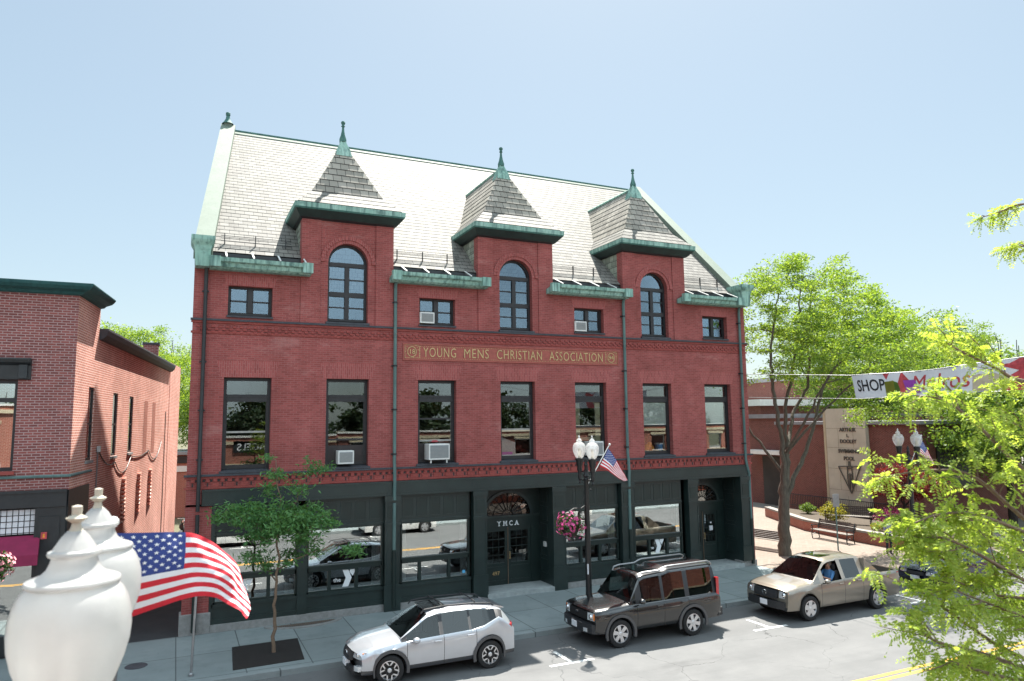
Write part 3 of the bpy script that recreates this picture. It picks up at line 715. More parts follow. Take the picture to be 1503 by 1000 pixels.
for x, jog in ((.34, 0), (6.40, 0), (15.82, 0), (21.84, 1)):
    m = MB(); y = -.11
    pts = [(x, -.2, 11.08), (x, -.13, 10.95), (x, y, 10.8), (x, y, 4.9)]
    pts += [(x, y-.04, 4.6), (x, y-.06, 4.2), (x, y-.04, 3.9), (x, y-.03, 3.6)] if not jog else [(x, y, 4.45), (x+.09, y, 4.05), (x+.15, y, 3.9), (x+.15, y, 3.5)]
    xe = pts[-1][0]
    m.tube(pts, .058, 'pipe_green' if x > 1 else 'trim_dark', 10)
    m.tube([(xe, pts[-1][1], 3.5), (xe, pts[-1][1], 1.95)], .058, 'pipe_green' if x > 1 else 'trim_dark', 10)
    m.tube([(xe, pts[-1][1], 1.97), (xe, pts[-1][1], .1)], .072, 'shop_green_deep', 10)
    for z in (10.3, 8.1, 6.6, 5.1): m.lathe([(.07, 0), (.07, .06)], (x, y, z), 'trim_dark', 10); m.box(x-.10, x+.10, y+.05, .0, z+.01, z+.05, 'trim_dark')
    m.build('drainpipe', hall, smooth=40)

# dormers
def dormer(cx):
    a, b = cx-DH, cx+DH; z0, zt = 9.49, 13.12; wi = .68; sp = 11.60
    m = MB(); B = 'brick_main'
    for p, q in ((a, a+.62), (b-.62, b)): m.box(p, q, -.045, .25, z0, zt, B)
    yc = 0.0; n = 18; ia, ib = a+.62, b-.62
    m.quad((ia, yc, z0), (cx-wi, yc, z0), (cx-wi, yc, sp), (ia, yc, sp), B); m.quad((cx+wi, yc, z0), (ib, yc, z0), (ib, yc, sp), (cx+wi, yc, sp), B)
    arc = [(cx-wi*math.cos(math.pi*k/n), sp+wi*math.sin(math.pi*k/n)) for k in range(n+1)]
    top = [(ia+(ib-ia)*k/n, zt) for k in range(n+1)]
    for k in range(n): m.quad((arc[k][0], yc, arc[k][1]), (arc[k+1][0], yc, arc[k+1][1]), (top[k+1][0], yc, zt), (top[k][0], yc, zt), B)
    m.poly([(ia, yc, sp), (cx-wi, yc, sp), (ia, yc, zt)], B); m.poly([(cx+wi, yc, sp), (ib, yc, sp), (ib, yc, zt)], B)
    edge = [(cx-wi, z0)]+arc+[(cx+wi, z0)]
    for p, q in zip(edge[:-1], edge[1:]): m.quad((p[0], yc, p[1]), (p[0], .32, p[1]), (q[0], .32, q[1]), (q[0], yc, q[1]), B)
    m.box(a, a+.3, .25, .35, z0, zt, B); m.box(b-.3, b, .25, .35, z0, zt, B)
    d = m.build('dormer', hall)
    # archivolt: two rings of brick
    m = MB()
    for r0, r1, y, mt in ((wi, wi+.12, -.012, 'brick_soldier'), (wi+.12, wi+.255, -.045, 'brick_soldier')):
        k1 = 22
        for k in range(k1):
            t0, t1 = math.pi*k/k1, math.pi*(k+.94)/k1
            m.prism([(cx-r0*math.cos(t0), sp+r0*math.sin(t0)), (cx-r0*math.cos(t1), sp+r0*math.sin(t1)), (cx-r1*math.cos(t1), sp+r1*math.sin(t1)), (cx-r1*math.cos(t0), sp+r1*math.sin(t0))], y, .02, mt)
    m.build('arch_ring', d)
    # slate cheeks
    for x, s in ((a+.02, 1), (b-.02, -1)):
        m = MB()
        for k in range(7):
            za = roofz(.3)+k*.24; zb = min(za+.24, 13.2); ya = (za-EZ-.1)/RS; yb = (zb-EZ-.1)/RS
            if za < 13.1: m.poly([(x-.012*s, .3, za), (x-.012*s, max(ya, .31)+.05, za), (x, max(yb, .32)+.05, zb), (x, .3, zb)], 'slate_cheek')
        for fi in range(len(m.f)): m.uv[fi] = [(m.v[i][1], m.v[i][2]) for i in m.f[fi]]
        m.build('cheek', d)
    # boxed copper eaves
    def loop(o, fo, z, yb): return [(a-o, -fo, z), (b+o, -fo, z), (b+o, yb, z), (a-o, yb, z)]
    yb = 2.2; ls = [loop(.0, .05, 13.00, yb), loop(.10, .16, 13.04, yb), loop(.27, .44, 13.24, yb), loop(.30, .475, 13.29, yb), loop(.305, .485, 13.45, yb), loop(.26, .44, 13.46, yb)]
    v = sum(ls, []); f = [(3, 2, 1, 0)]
    m = MB(); mats = ['trim_dark', 'eave_shade', 'copper_dark', 'copper', 'copper']  # soffit shade painted in: dark undersides below the lighter front strip
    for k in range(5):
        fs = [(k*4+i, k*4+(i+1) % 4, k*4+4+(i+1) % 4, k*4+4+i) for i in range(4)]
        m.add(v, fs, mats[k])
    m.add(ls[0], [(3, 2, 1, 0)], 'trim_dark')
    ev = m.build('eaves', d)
    m = MB(); x = a
    while x < b+.1: m.prism([(-.48, 13.455), (-.30, 13.57), (-.30, 13.585), (-.48, 13.47)], x, x+.045, 'copper_pale', 'x'); x += .62
    m.build('strap', ev) if False else None
    # skirt and steep hip roof
    P1 = 1.22; zA, zB, zC = 13.50, 14.07, 16.25; yA, yB_, yC = -.36, .2, 1.25; s = .20
    m = MB(); Y2 = 5.6
    slate_rows(m, (a-s, yA, zA), (b+s, yA, zA), (cx+P1, yB_, zB), (cx-P1, yB_, zB), 'slate', .010, .28)
    slate_rows(m, (cx-P1, yB_, zB), (cx+P1, yB_, zB), (cx+.12, yC-.06, zC-.1), (cx-.12, yC-.06, zC-.1), 'slate_hip', .018, .285)
    slate_rows(m, (a-s, Y2, zA), (a-s, yA, zA), (cx-P1, yB_, zB), (cx-P1, Y2, zB), 'slate', .010, .28)
    slate_rows(m, (b+s, yA, zA), (b+s, Y2, zA), (cx+P1, Y2, zB), (cx+P1, yB_, zB), 'slate', .010, .28)
    for t in range(8):
        t0, t1 = t/8, (t+1)/8
        for sg_ in (-1, 1):
            f0 = lambda tt: (cx+sg_*P1*(1-tt), yB_+(yC-yB_)*tt, zB+(zC-zB)*tt)
            g0 = lambda tt: (cx+sg_*P1*(1-tt), Y2, zB+(zC-zB)*tt)
            A, Bq, Cq, Dq = f0(t0), g0(t0), g0(t1), f0(t1); oo = .018*sg_
            A2, B2 = (A[0]+oo, A[1], A[2]), (Bq[0]+oo, Bq[1], Bq[2])
            uv = [(A[1], t0*8*.26), (Y2, t0*8*.26), (Y2, t1*8*.26), (Dq[1], t1*8*.26)]
            if sg_ > 0: m.quad(A2, B2, Cq, Dq, 'slate_hip', uv)
            else: m.quad(B2, A2, Dq, Cq, 'slate_hip', [uv[1], uv[0], uv[3], uv[2]])
    m.build('hip_roof', d)
    m = MB(); m.tube([(cx, yC, zC), (cx, 5.2, zC)], .07, 'copper', 6)
    m.build('ridge_roll', d)
    # copper cap and finial
    m = MB()
    m.lathe([(.40, -.50), (.31, -.22), (.17, .02), (.12, .13)], (cx, yC, zC), 'copper', 4, sq=True)
    m.lathe([(.125, .10), (.13, .2), (.08, .36), (.05, .52), (.038, .66), (.045, .68), (.075, .70), (.045, .735), (.04, .75), (.07, .80), (.08, .84), (.06, .885), (.01, .90)], (cx, yC, zC), 'copper_dark', 12)
    m.build('finial', d, smooth=35)
    # arched window
    y0, y1 = .20, .29; f = MB(); D = 'frame_dark'; wa = wi
    n = 16; ro, ri = wa, wa-.085
    for k in range(n):
        t0, t1 = math.pi*k/n, math.pi*(k+1)/n
        f.prism([(cx-ro*math.cos(t0), sp+ro*math.sin(t0)), (cx-ro*math.cos(t1), sp+ro*math.sin(t1)), (cx-ri*math.cos(t1), sp+ri*math.sin(t1)), (cx-ri*math.cos(t0), sp+ri*math.sin(t0))], y0, y1, D)
    f.box(cx-wa, cx-wa+.085, y0, y1, 9.62, sp, D); f.box(cx+wa-.085, cx+wa, y0, y1, 9.62, sp, D); f.box(cx-wa+.085, cx+wa-.085, y0, y1, 9.62, 9.70, D)
    f.box(cx-wa+.085, cx+wa-.085, y0-.02, y1, 11.50, 11.64, D); f.box(cx-wa+.085, cx+wa-.085, y0-.01, y1, 10.46, 10.62, D)
    for z0_, z1_ in ((9.70, 10.46), (10.62, 11.50)): f.box(cx-.075, cx+.075, y0-.01, y1, z0_, z1_, D)
    for z in (10.07, 11.04):
        for p, q in ((cx-wa+.085, cx-.075), (cx+.075, cx+wa-.085)): f.box(p, q, y0+.02, y1-.02, z, z+.045, D)
    fr = f.build('arched_window', hall)
    for p, q in ((cx-wa+.085, cx-.075), (cx+.075, cx+wa-.085)):
        for z0_, z1_ in ((9.70, 10.07), (10.115, 10.46), (10.62, 11.04), (11.085, 11.50)):
            g = MB(); g.box(p, q, .245, .25, z0_, z1_, 'glass_attic'); g.build('pane', fr)
    g = MB(); g.prism([(cx-ri*math.cos(math.pi*k/n), 11.60+ri*math.sin(math.pi*k/n)) for k in range(n+1)], .245, .25, 'glass_attic'); g.build('pane', fr)
    s = MB(); s.prism([(-.08, 9.49), (.33, 9.55), (.33, 9.62), (-.08, 9.56)], cx-wi-.05, cx+wi+.05, 'sill_slate', 'x'); s.build('sill', fr)
for x in DX: dormer(x)
# small finial on the left gable
m = MB(); ax = wl(RIDGE_Y)+.2; m.box(ax-.14, ax+.16, RIDGE_Y-.14, RIDGE_Y+.14, roofz(RIDGE_Y)+.05, roofz(RIDGE_Y)+.34, 'copper_pale')
m.lathe([(.24, .30), (.17, .38), (.09, .52), (.07, .66), (.10, .69), (.08, .73), (.10, .76), (.08, .80)], (ax, RIDGE_Y, roofz(RIDGE_Y)), 'copper_dark', 10)
m.build('gable_finial', roof, smooth=35)

# interior: back walls and floors seen through the glass
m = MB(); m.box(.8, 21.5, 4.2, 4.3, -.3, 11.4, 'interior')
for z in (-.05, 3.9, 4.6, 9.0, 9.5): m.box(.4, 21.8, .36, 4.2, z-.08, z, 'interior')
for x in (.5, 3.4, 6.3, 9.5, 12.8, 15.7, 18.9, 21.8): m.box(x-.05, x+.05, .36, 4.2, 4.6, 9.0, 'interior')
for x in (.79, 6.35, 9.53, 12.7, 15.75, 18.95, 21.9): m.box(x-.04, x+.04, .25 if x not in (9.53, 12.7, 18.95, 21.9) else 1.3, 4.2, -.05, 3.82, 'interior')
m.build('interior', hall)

# ------------------------------------------------------------------ ground floor shop front
G, GD = 'shop_green', 'shop_green_deep'
m = MB(); m.bbox(.44, 21.93, -.10, .2, 3.74, 4.22, G, .012)
m.box(.44, 21.93, -.115, -.101, 4.16, 4.21, G); m.box(.44, 21.93, -.115, -.101, 3.745, 3.79, G)
sf = m.build('shop_front', hall)
m = MB(); x = .52
while x < 21.85:
    for z in (3.83, 4.12): m.box(x, x+.035, -.108, -.100, z, z+.03, 'rivet_green')
    x += .11
for c in (.62, 6.36, 9.52, 12.7, 15.8, 18.95, 21.7):
    for i in range(5):
        for k in range(3): m.box(c-.28+i*.13, c-.245+i*.13, -.108, -.100, 3.90+k*.075, 3.93+k*.075, 'rivet_green')
m.build('rivet', sf)
def pilaster(a, b, base=.0):
    m = MB(); m.box(a, b, -.12, .2, base, 3.74, G); m.box(a-.03, b+.03, -.15, -.12, base, .82, G); m.box(a-.03, b+.03, -.16, -.15, .78, .85, G)
    m.box(a-.03, b+.03, -.155, -.12, 2.78, 2.86, G); m.box(a-.03, b+.03, -.16, -.12, 3.56, 3.738, G); m.box(a+.08, b-.08, -.135, -.12, 2.98, 3.44, GD)
    for p in (a, b-.05): m.box(p, p+.05, -.135, -.12, .9, 2.7, G)
    m.build('pilaster', hall)
for a, b, c in ((6.10, 6.60, 0), (9.28, 9.78, 0), (12.44, 12.97, 0), (15.47, 16.05, 0), (18.71, 19.19, 0), (21.48, 21.97, .24)): pilaster(a, b, c)
m = MB(); m.box(3.30, 3.60, -.02, .2, .22, 2.85, G); m.box(.745, .85, .0, .2, .22, 3.73, G); m.build('mullion', sf)

def shopwindow(a, b, panes, curtains=(), logo=None):
    y0, y1 = .06, .18; f = MB(); D = GD
    f.box(a, b, y0, y1, 1.46, 1.64, D); f.box(a, b, y0-.02, y0, 1.60, 1.645, G)
    f.box(a-.02, a+.04, y0, y1, .84, 2.80, D); f.box(b-.04, b+.02, y0, y1, .84, 2.80, D); f.box(a+.04, b-.04, y0, y1, .80, .86, D); f.box(a+.04, b-.04, y0, y1, 2.77, 2.82, D)
    for x in panes: f.box(x-.05, x+.05, y0, y1, .86, 1.46, D)
    fr = f.build('shop_window', hall)
    g = MB(); g.box(a+.04, b-.04, .12, .126, 1.64, 2.77, 'glass_shop'); g.build('pane', fr)
    xs = [a+.04]+[z for x in panes for z in (x-.05, x+.05)]+[b-.04]
    for p, q in zip(xs[::2], xs[1::2]): g = MB(); g.box(p, q, .12, .126, .86, 1.46, 'glass_shop'); g.build('pane', fr)
    for p, q in curtains:
        g = MB(); n = 8; zz = [(p+(q-p)*k/n, .17+.02*(k % 2)) for k in range(n+1)]
        for u, v in zip(zz[:-1], zz[1:]): g.quad((u[0], u[1], .88), (v[0], v[1], .88), (v[0], v[1], 2.76), (u[0], u[1], 2.76), 'curtain')
        g.build('curtain', fr)
    if logo is not None:
        g = MB(); cx = logo; W_ = 'white_letter'
        g.prism([(cx-.17, 1.43), (cx+.02, 1.43), (cx+.13, 1.17), (cx+.02, .90), (cx-.17, .90), (cx-.06, 1.17)], .100, .116, W_)
        g.prism([(cx+.08, 1.43), (cx+.27, 1.43), (cx+.165, 1.22), (cx+.06, 1.36)], .1005, .116, W_)
        text_mb(g, 'the', .13, lambda u, v, w: (cx-.34+u, .112-w, 1.07+v), .01, W_)
        g.build('logo', fr)
    # panelled frieze above and stall riser below
    p = MB(); p.box(a-.04, b+.04, .10, .2, 2.82, 3.74, G); n = 5 if b-a < 2.6 else 6; wd = (b-a)/n
    for k in range(n):
        xa, xb = a+k*wd+.05, a+(k+1)*wd-.05
        for (u0, u1, v0, v1) in ((xa, xb, 2.98, 3.01), (xa, xb, 3.60, 3.63), (xa, xa+.03, 3.01, 3.60), (xb-.03, xb, 3.01, 3.60)): p.box(u0, u1, .085, .10, v0, v1, G)
        p.box(xa+.03, xb-.03, .094, .10, 3.01, 3.60, GD)
    p.box(a-.04, b+.04, .05, .10, 2.822, 2.90, G); p.build('frieze_panel', fr)
    p = MB(); p.box(a-.06, b+.06, .04, .2, .22, .80, G); p.box(a-.06, b+.06, -.0, .04, .70, .80, G); p.box(a-.06, b+.06, .015, .04, .22, .36, G); p.build('stall_riser', fr)
    return fr
shopwindow(.87, 3.28, (1.62, 2.45), ((2.95, 3.22),), 1.72); shopwindow(3.62, 6.06, (4.32, 5.2), ((3.68, 3.82), (5.72, 6.0)), 4.92)
s3 = shopwindow(6.70, 9.16, (7.36, 8.42), ((6.76, 6.90), (8.86, 9.10)))
s4 = shopwindow(13.02, 15.38, (13.72, 14.55), ((13.08, 13.22), (14.98, 15.3))); shopwindow(16.16, 18.46, (16.85, 17.72), ((18.3, 18.42),), 17.3)
m = MB(); m.box(8.93, 9.03, .108, .116, .93, 1.03, 'sticker_blue'); m.build('sticker', s3)

def entrance(a, b, cx, wide, number=None, lettering=None, rad=.95):
    yd = 1.0; m = MB(); B = GD
    base = .16
    # recess walls, ceiling, door plane
    m.quad((a, .2, base), (a, yd+.1, base), (a, yd+.1, 3.74), (a, .2, 3.74), G); m.quad((b, .2, 3.74), (b, yd+.1, 3.74), (b, yd+.1, base), (b, .2, base), G)
    m.quad((a, -.08, 3.738), (b, -.08, 3.738), (b, yd+.1, 3.738), (a, yd+.1, 3.738), B)
    for k in range(5):
        z = .5+k*.65
        for zz in (z, z+.5): m.box(b-.02, b, .32, .88, zz, zz+.03, G)
        for yy in (.32, .85): m.box(b-.02, b, yy, yy+.03, z+.03, z+.5, G)
    h0, h1 = cx-wide, cx+wide
    m.box(a, h0-.004, yd, yd+.1, base, 2.62, B); m.box(h1+.004, b, yd, yd+.1, base, 2.62, B); m.box(h0-.004, h1+.004, yd, yd+.1, 2.24, 2.62, B); m.box(a, b, yd-.05, yd, 2.60, 2.68, G)
    n = 20; sp = 2.68
    arc = [(cx-rad*math.cos(math.pi*k/n), sp+.88*rad*math.sin(math.pi*k/n)) for k in range(n+1)]
    zt = 3.738
    for k in range(n):
        tx0, tx1 = a+(b-a)*k/n, a+(b-a)*(k+1)/n
        m.quad((arc[k][0], yd, arc[k][1]), (arc[k+1][0], yd, arc[k+1][1]), (tx1, yd, zt), (tx0, yd, zt), B)
    m.poly([(a, yd, sp), (arc[0][0], yd, sp), (a, yd, zt)], B); m.poly([(arc[-1][0], yd, sp), (b, yd, sp), (b, yd, zt)], B)
    en = m.build('entrance', hall)
    m = MB()
    for k in range(n):
        t0, t1 = math.pi*k/n, math.pi*(k+1)/n; r0, r1 = rad-.02, rad+.10
        m.prism([(cx-r*math.cos(t), sp+.88*r*math.sin(t)) for r, t in ((r0, t0), (r0, t1), (r1, t1), (r1, t0))], yd-.06, yd, G)
    for k in range(1, 10):
        t = math.pi*k/10; r = rad
        m.tube([(cx-.22*math.cos(t), yd-.005, sp+.19*math.sin(t)), (cx-r*math.cos(t), yd-.005, sp+.88*r*math.sin(t))], .011, 'black_metal', 5)
    for r in (.22, rad*.62):
        m.tube([(cx-r*math.cos(math.pi*k/n), yd-.006, sp+.88*r*math.sin(math.pi*k/n)) for k in range(n+1)], .011, 'black_metal', 5)
    for k in range(10):
        t0, t1 = math.pi*k/10, math.pi*(k+1)/10; r = rad*.8
        m.tube([(cx-(r+.13*math.sin(math.pi*j/6))*math.cos(t0+(t1-t0)*j/6), yd-.006, sp+.88*(r+.13*math.sin(math.pi*j/6))*math.sin(t0+(t1-t0)*j/6)) for j in range(7)], .009, 'black_metal', 4)
    m.build('fan_tracery', en)
    m = MB(); m.prism(arc, yd+.02, yd+.026, 'glass_fan'); m.build('fanlight', en)
    m = MB()
    for p, q in ((h0, cx-.008), (cx+.008, h1)):
        m.box(p, q, yd+.02, yd+.07, base, .95, B); m.box(p, q, yd+.02, yd+.07, 2.10, 2.24, B); m.box(p, p+.11, yd+.02, yd+.07, .95, 2.10, B); m.box(q-.11, q, yd+.02, yd+.07, .95, 2.10, B)
        m.box(p+.1, q-.1, yd+.005, yd+.02, .30, .34, G); m.box(p+.1, q-.1, yd+.005, yd+.02, .80, .84, G)
        for k in range(1, 3): x = p+.11+(q-p-.22)*k/3; m.box(x-.008, x+.008, yd+.025, yd+.06, .95, 2.10, B)
        for k in range(1, 4): z = .95+1.15*k/4; m.box(p+.11, q-.11, yd+.026, yd+.059, z-.010, z+.010, B)
    m.box(cx-.010, cx+.010, yd-.004, yd+.02, base, 2.24, 'bark_twig')
    dr = m.build('door', hall)
    for p, q in ((h0, cx-.008), (cx+.008, h1)):
        g = MB(); g.box(p+.11, q-.11, yd+.042, yd+.046, .95, 2.10, 'glass_old'); g.build('pane', dr)
    g = MB(); g.tube([(cx+.06, yd-.04, 1.08), (cx+.06, yd-.04, 1.35)], .014, 'gold', 6); g.box(cx+.05, cx+.07, yd-.04, yd+.02, 1.09, 1.11, 'gold'); g.box(cx+.05, cx+.07, yd-.04, yd+.02, 1.32, 1.34, 'gold'); g.build('handle', dr)
    m = MB(); m.prism([(a-.0, -.16), (a, yd+.3), (b, yd+.3), (b, -.16)][0:4], -.3, .16, 'step_stone', 'z')
    m.build('step', en)
    if lettering:
        m = MB()
        for ch, ux in zip('YMCA', (-.37, -.12, .12, .36)): 
            text_mb(m, ch, .175, lambda u, v, w: (cx+ux+u, yd-.012-w, 2.30+v), .02, 'white_letter', bold=.012, xscale=.85)
            for dx in ((-.06, .06) if ch in 'MA' else (0,) if ch == 'Y' else ()): m.box(cx+ux+dx-.035, cx+ux+dx+.035, yd-.034, yd-.012, 2.30, 2.322, 'white_letter')
            for dx in ((-.055, .055) if ch in 'YM' else ()): m.box(cx+ux+dx-.03, cx+ux+dx+.03, yd-.034, yd-.012, 2.455, 2.475, 'white_letter')
        m.build('lettering', en)
    if number:
        m = MB(); text_mb(m, number, .14, lambda u, v, w: (cx-.50+u, yd+.004-w, .52+v), .01, 'gold'); m.build('house_number', dr)
    return en, dr
e1, d1 = entrance(9.78, 12.44, 11.1, .95, '497', True)
e2, d2 = entrance(19.19, 21.48, 20.30, .78, rad=.80)
m = MB(); m.ball((10.42, 2.4, 3.16), .13, 'hall_glow', 12, .19); m.tube([(10.42, 2.4, 3.3), (10.42, 2.4, 3.82)], .01, 'black_metal', 5); m.build('hall_lamp', hall, smooth=60)
m = MB(); m.box(10.58, 10.72, 3.2, 3.22, 3.42, 3.5, 'exit_glow'); m.build('exit_sign', hall)
m = MB(); m.box(12.37, 12.435, .42, .58, 1.50, 1.68, 'white_plastic'); m.build('notice_plate', e1)
m = MB()
m.box(20.66, 20.84, 1.002, 1.018, 1.42, 1.62, 'plate_white'); m.box(20.70, 20.78, 1.002, 1.018, 1.72, 1.78, 'plate_white'); m.box(20.0, 20.1, 1.002, 1.018, 1.6, 1.76, 'plate_white'); m.build('door_notice', d2)

# ------------------------------------------------------------------ things in and on its windows
def aircon(loc, w, h, d, label, legs=False, side='ac_side'):
    t = empty('air_conditioner', loc, label, 'air conditioner', 'window air conditioners on the brick hall')
    x, y, z = loc
    m = MB(); m.bbox(x-w/2, x+w/2, y-d, y, z, z+h, 'white_plastic', .012); m.build('casing', t)
    m = MB(); m.box(x-w/2+.045, x+w/2-.045, y-d-.004, y-d+.002, z+.05, z+h-.05, 'ac_grille')
    n = 9
    for k in range(n): zz = z+.06+(h-.13)*k/n; m.box(x-w/2+.05, x+w/2-.05, y-d-.010, y-d-.004, zz, zz+.012, side)
    m.build('grille', t)
    if legs:
        m = MB()
        for s in (-1, 1): m.box(x+s*w*.38-.02, x+s*w*.38+.02, y-d+.05, y-d+.1, z-.12, z, 'white_plastic')
        m.build('bracket', t)
    return t
aircon((4.76, .24, 4.86), .52, .43, .40, 'small white air conditioner in the second floor window just above the young tree')
aircon((7.95, .24, 4.90), .76, .54, .52, 'large white air conditioner on bracket feet, biggest of those on the brick hall', True)
aircon((14.36, .24, 4.84), .60, .54, .45, 'white air conditioner in the second floor window partly hidden behind the lamp globes')
aircon((7.57, .24, 9.67), .53, .39, .33, 'small white air conditioner in the attic window just left of the middle dormer')
aircon((13.84, .24, 9.65), .52, .39, .33, 'small white air conditioner in the attic window between the middle and right dormers')
def small(name, label, cat, loc, fn):
    t = MB(); fn(t); return tag(t.build(name, loc=loc, smooth=50), label, cat)
small('soft_toy', 'orange soft toy on the window sill beside a blue box', 'toy', (17.25, .42, 4.93), lambda t: (t.ball((17.13, .42, 5.06), .13, 'toy_orange', 10), t.ball((17.33, .42, 5.04), .12, 'toy_orange', 10), t.ball((17.25, .42, 5.18), .11, 'toy_orange', 10)))
small('storage_tub', 'round blue tub with a pale lid in the window beside the orange toy', 'tub', (17.72, .42, 4.93), lambda t: (t.lathe([(.14, 0), (.17, .25)], (17.72, .42, 4.93), 'toy_blue', 14), t.lathe([(.18, .25), (.18, .30)], (17.72, .42, 4.93), 'plate_white', 14)))
small('paper_bag', 'crumpled white bag standing in the second floor window under a cream rail', 'bag', (10.85, .5, 4.94), lambda t: t.add([(10.6, .42, 4.94), (11.15, .42, 4.94), (11.15, .6, 4.94), (10.6, .6, 4.94), (10.66, .46, 5.45), (11.2, .46, 5.4), (11.18, .54, 5.42), (10.62, .54, 5.62)], [(0, 1, 5, 4), (1, 2, 6, 5), (2, 3, 7, 6), (3, 0, 4, 7), (4, 5, 6, 7)], 'bag_white'))
small('tissue_box', 'pink box on the sill in front of the white bag', 'box', (10.8, .36, 4.94), lambda t: t.bbox(10.6, 11.02, .32, .40, 4.94, 5.06, 'pink_paper', .01))
small('red_cushion', 'red and white bundle lying on the ledge above the large air conditioner', 'cushion', (8.0, .42, 5.45), lambda t: (t.ball((7.95, .42, 5.52), .24, 'toy_red', 10, .07), t.ball((8.2, .42, 5.51), .14, 'bag_white', 10, .06)))
# ------------------------------------------------------------------ neighbour across the alley on the left
nb = empty('corner_shop', (-3.04, 0, 0), 'two storey brick corner shop with green cornice and red awning beside the alley', 'building')
K = SK; lx = lambda y: -3.04+K*y
NX = -22.0
m = MB()
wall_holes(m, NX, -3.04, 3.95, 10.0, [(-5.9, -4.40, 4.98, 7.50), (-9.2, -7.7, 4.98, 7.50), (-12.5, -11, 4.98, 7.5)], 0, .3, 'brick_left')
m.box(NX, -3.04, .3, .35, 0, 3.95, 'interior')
# side wall with three windows, built in its own slanting plane
YS, YE = 2.55, 17.7; ZT1, ZT2 = 10.0, 9.28
SW = [(1.62, 2.32, 5.13, 7.40), (4.95, 5.72, 5.13, 7.36), (7.76, 8.52, 5.15, 7.34)]
def side(mb, y0, y1, z0, z1, hs, mat):
    ys = sorted({y0, y1, *[h[0] for h in hs], *[h[1] for h in hs]}); zs = sorted({z0, z1, *[h[2] for h in hs], *[h[3] for h in hs]})
    for a, b in zip(ys[:-1], ys[1:]):
        for c, d in zip(zs[:-1], zs[1:]):
            if any(h[0] < (a+b)/2 < h[1] and h[2] < (c+d)/2 < h[3] for h in hs): continue
            mb.quad((lx(a), a, c), (lx(b), b, c), (lx(b), b, d), (lx(a), a, d), mat)
    for a, b, c, d in hs:
        for (y, z, y2, z2) in ((a, c, a, d), (b, d, b, c), (a, d, b, d), (b, c, a, c)):
            mb.quad((lx(y), y, z), (lx(y2), y2, z2), (lx(y2)-.10, y2, z2), (lx(y)-.10, y, z), mat)
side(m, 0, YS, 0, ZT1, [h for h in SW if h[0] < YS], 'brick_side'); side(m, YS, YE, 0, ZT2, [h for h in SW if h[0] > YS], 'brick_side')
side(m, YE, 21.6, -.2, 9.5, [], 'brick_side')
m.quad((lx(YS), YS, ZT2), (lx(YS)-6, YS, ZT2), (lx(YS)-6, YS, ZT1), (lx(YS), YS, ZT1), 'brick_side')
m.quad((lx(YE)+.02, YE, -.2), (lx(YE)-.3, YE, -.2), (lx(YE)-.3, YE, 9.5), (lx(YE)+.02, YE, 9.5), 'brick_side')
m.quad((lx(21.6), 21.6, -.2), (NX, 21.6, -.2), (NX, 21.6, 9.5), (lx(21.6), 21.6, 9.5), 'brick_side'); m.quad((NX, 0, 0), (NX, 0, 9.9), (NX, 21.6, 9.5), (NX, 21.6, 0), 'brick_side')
m.build('wall', nb)
m = MB(); m.poly([(NX, .1, 9.9), (-3.1, .1, 9.9), (lx(YS)-.1, YS, 9.9), (NX, YS, 9.9)], 'roof_grey'); m.poly([(NX, YS, 9.2), (lx(YS)-.1, YS, 9.2), (lx(21.6)-.1, 21.5, 9.2), (NX, 21.5, 9.2)], 'roof_grey')
m.build('roof', nb)
# cornices: moulded copper profile swept along the front and the first bit of the side wall
def sweep(prof, path, mat, mb):
    rings = []
    for i, (x, y, nx, ny) in enumerate(path): rings.append([(x+nx*o, y+ny*o, z) for o, z in prof])
    n = len(prof); v = sum(rings, []); f = []
    for i in range(len(rings)-1):
        for k in range(n-1): f.append((i*n+k, (i+1)*n+k, (i+1)*n+k+1, i*n+k+1))
    f += [tuple(range(n-1, -1, -1)), tuple(range((len(rings)-1)*n, len(rings)*n))]
    mb.add(v, f, mat)
m = MB(); prof = [(0, 9.98), (.10, 10.0), (.16, 10.06), (.32, 10.12), (.40, 10.20), (.42, 10.26), (.42, 10.29), (0, 10.29)]
s1 = 1/math.hypot(1, K); nx, ny = s1, -K*s1
sweep(prof, [(NX, 0, 0, -1), (-3.04, 0, .9, -1), (lx(YS), YS, nx, ny)], 'cornice_teal', m); m.poly([(lx(YS), YS, 9.98), (lx(YS)+.42, YS, 10.24), (lx(YS)+.42, YS, 10.29), (lx(YS)-.2, YS, 10.29), (lx(YS)-.2, YS, 9.98)], 'cornice_teal')
m.build('cornice', nb)
m = MB(); prof = [(0, 8.98), (.10, 9.0), (.22, 9.12), (.26, 9.28), (.26, 9.34), (-.25, 9.34), (-.25, 9.2)]
sweep(prof, [(lx(YS), YS+.01, nx, ny), (lx(YE), YE, nx, ny)], 'sill_slate', m); m.build('parapet_coping', nb)
m = MB(); m.box(lx(14.5)-.75, lx(14.5)-.1, 14.2, 14.9, 9.3, 10.05, 'brick_left'); m.box(lx(14.5)-.8, lx(14.5)-.05, 14.15, 14.95, 10.05, 10.15, 'sill_slate'); m.build('chimney', nb)
m = MB(); prof = [(0, 4.76), (.05, 4.77), (.06, 4.81), (.02, 4.84), (0, 4.84)]
sweep(prof, [(NX, 0, 0, -1), (-3.04, 0, .9, -1), (lx(2.3), 2.3, nx, ny)], 'pipe_green', m); m.build('string_course', nb)
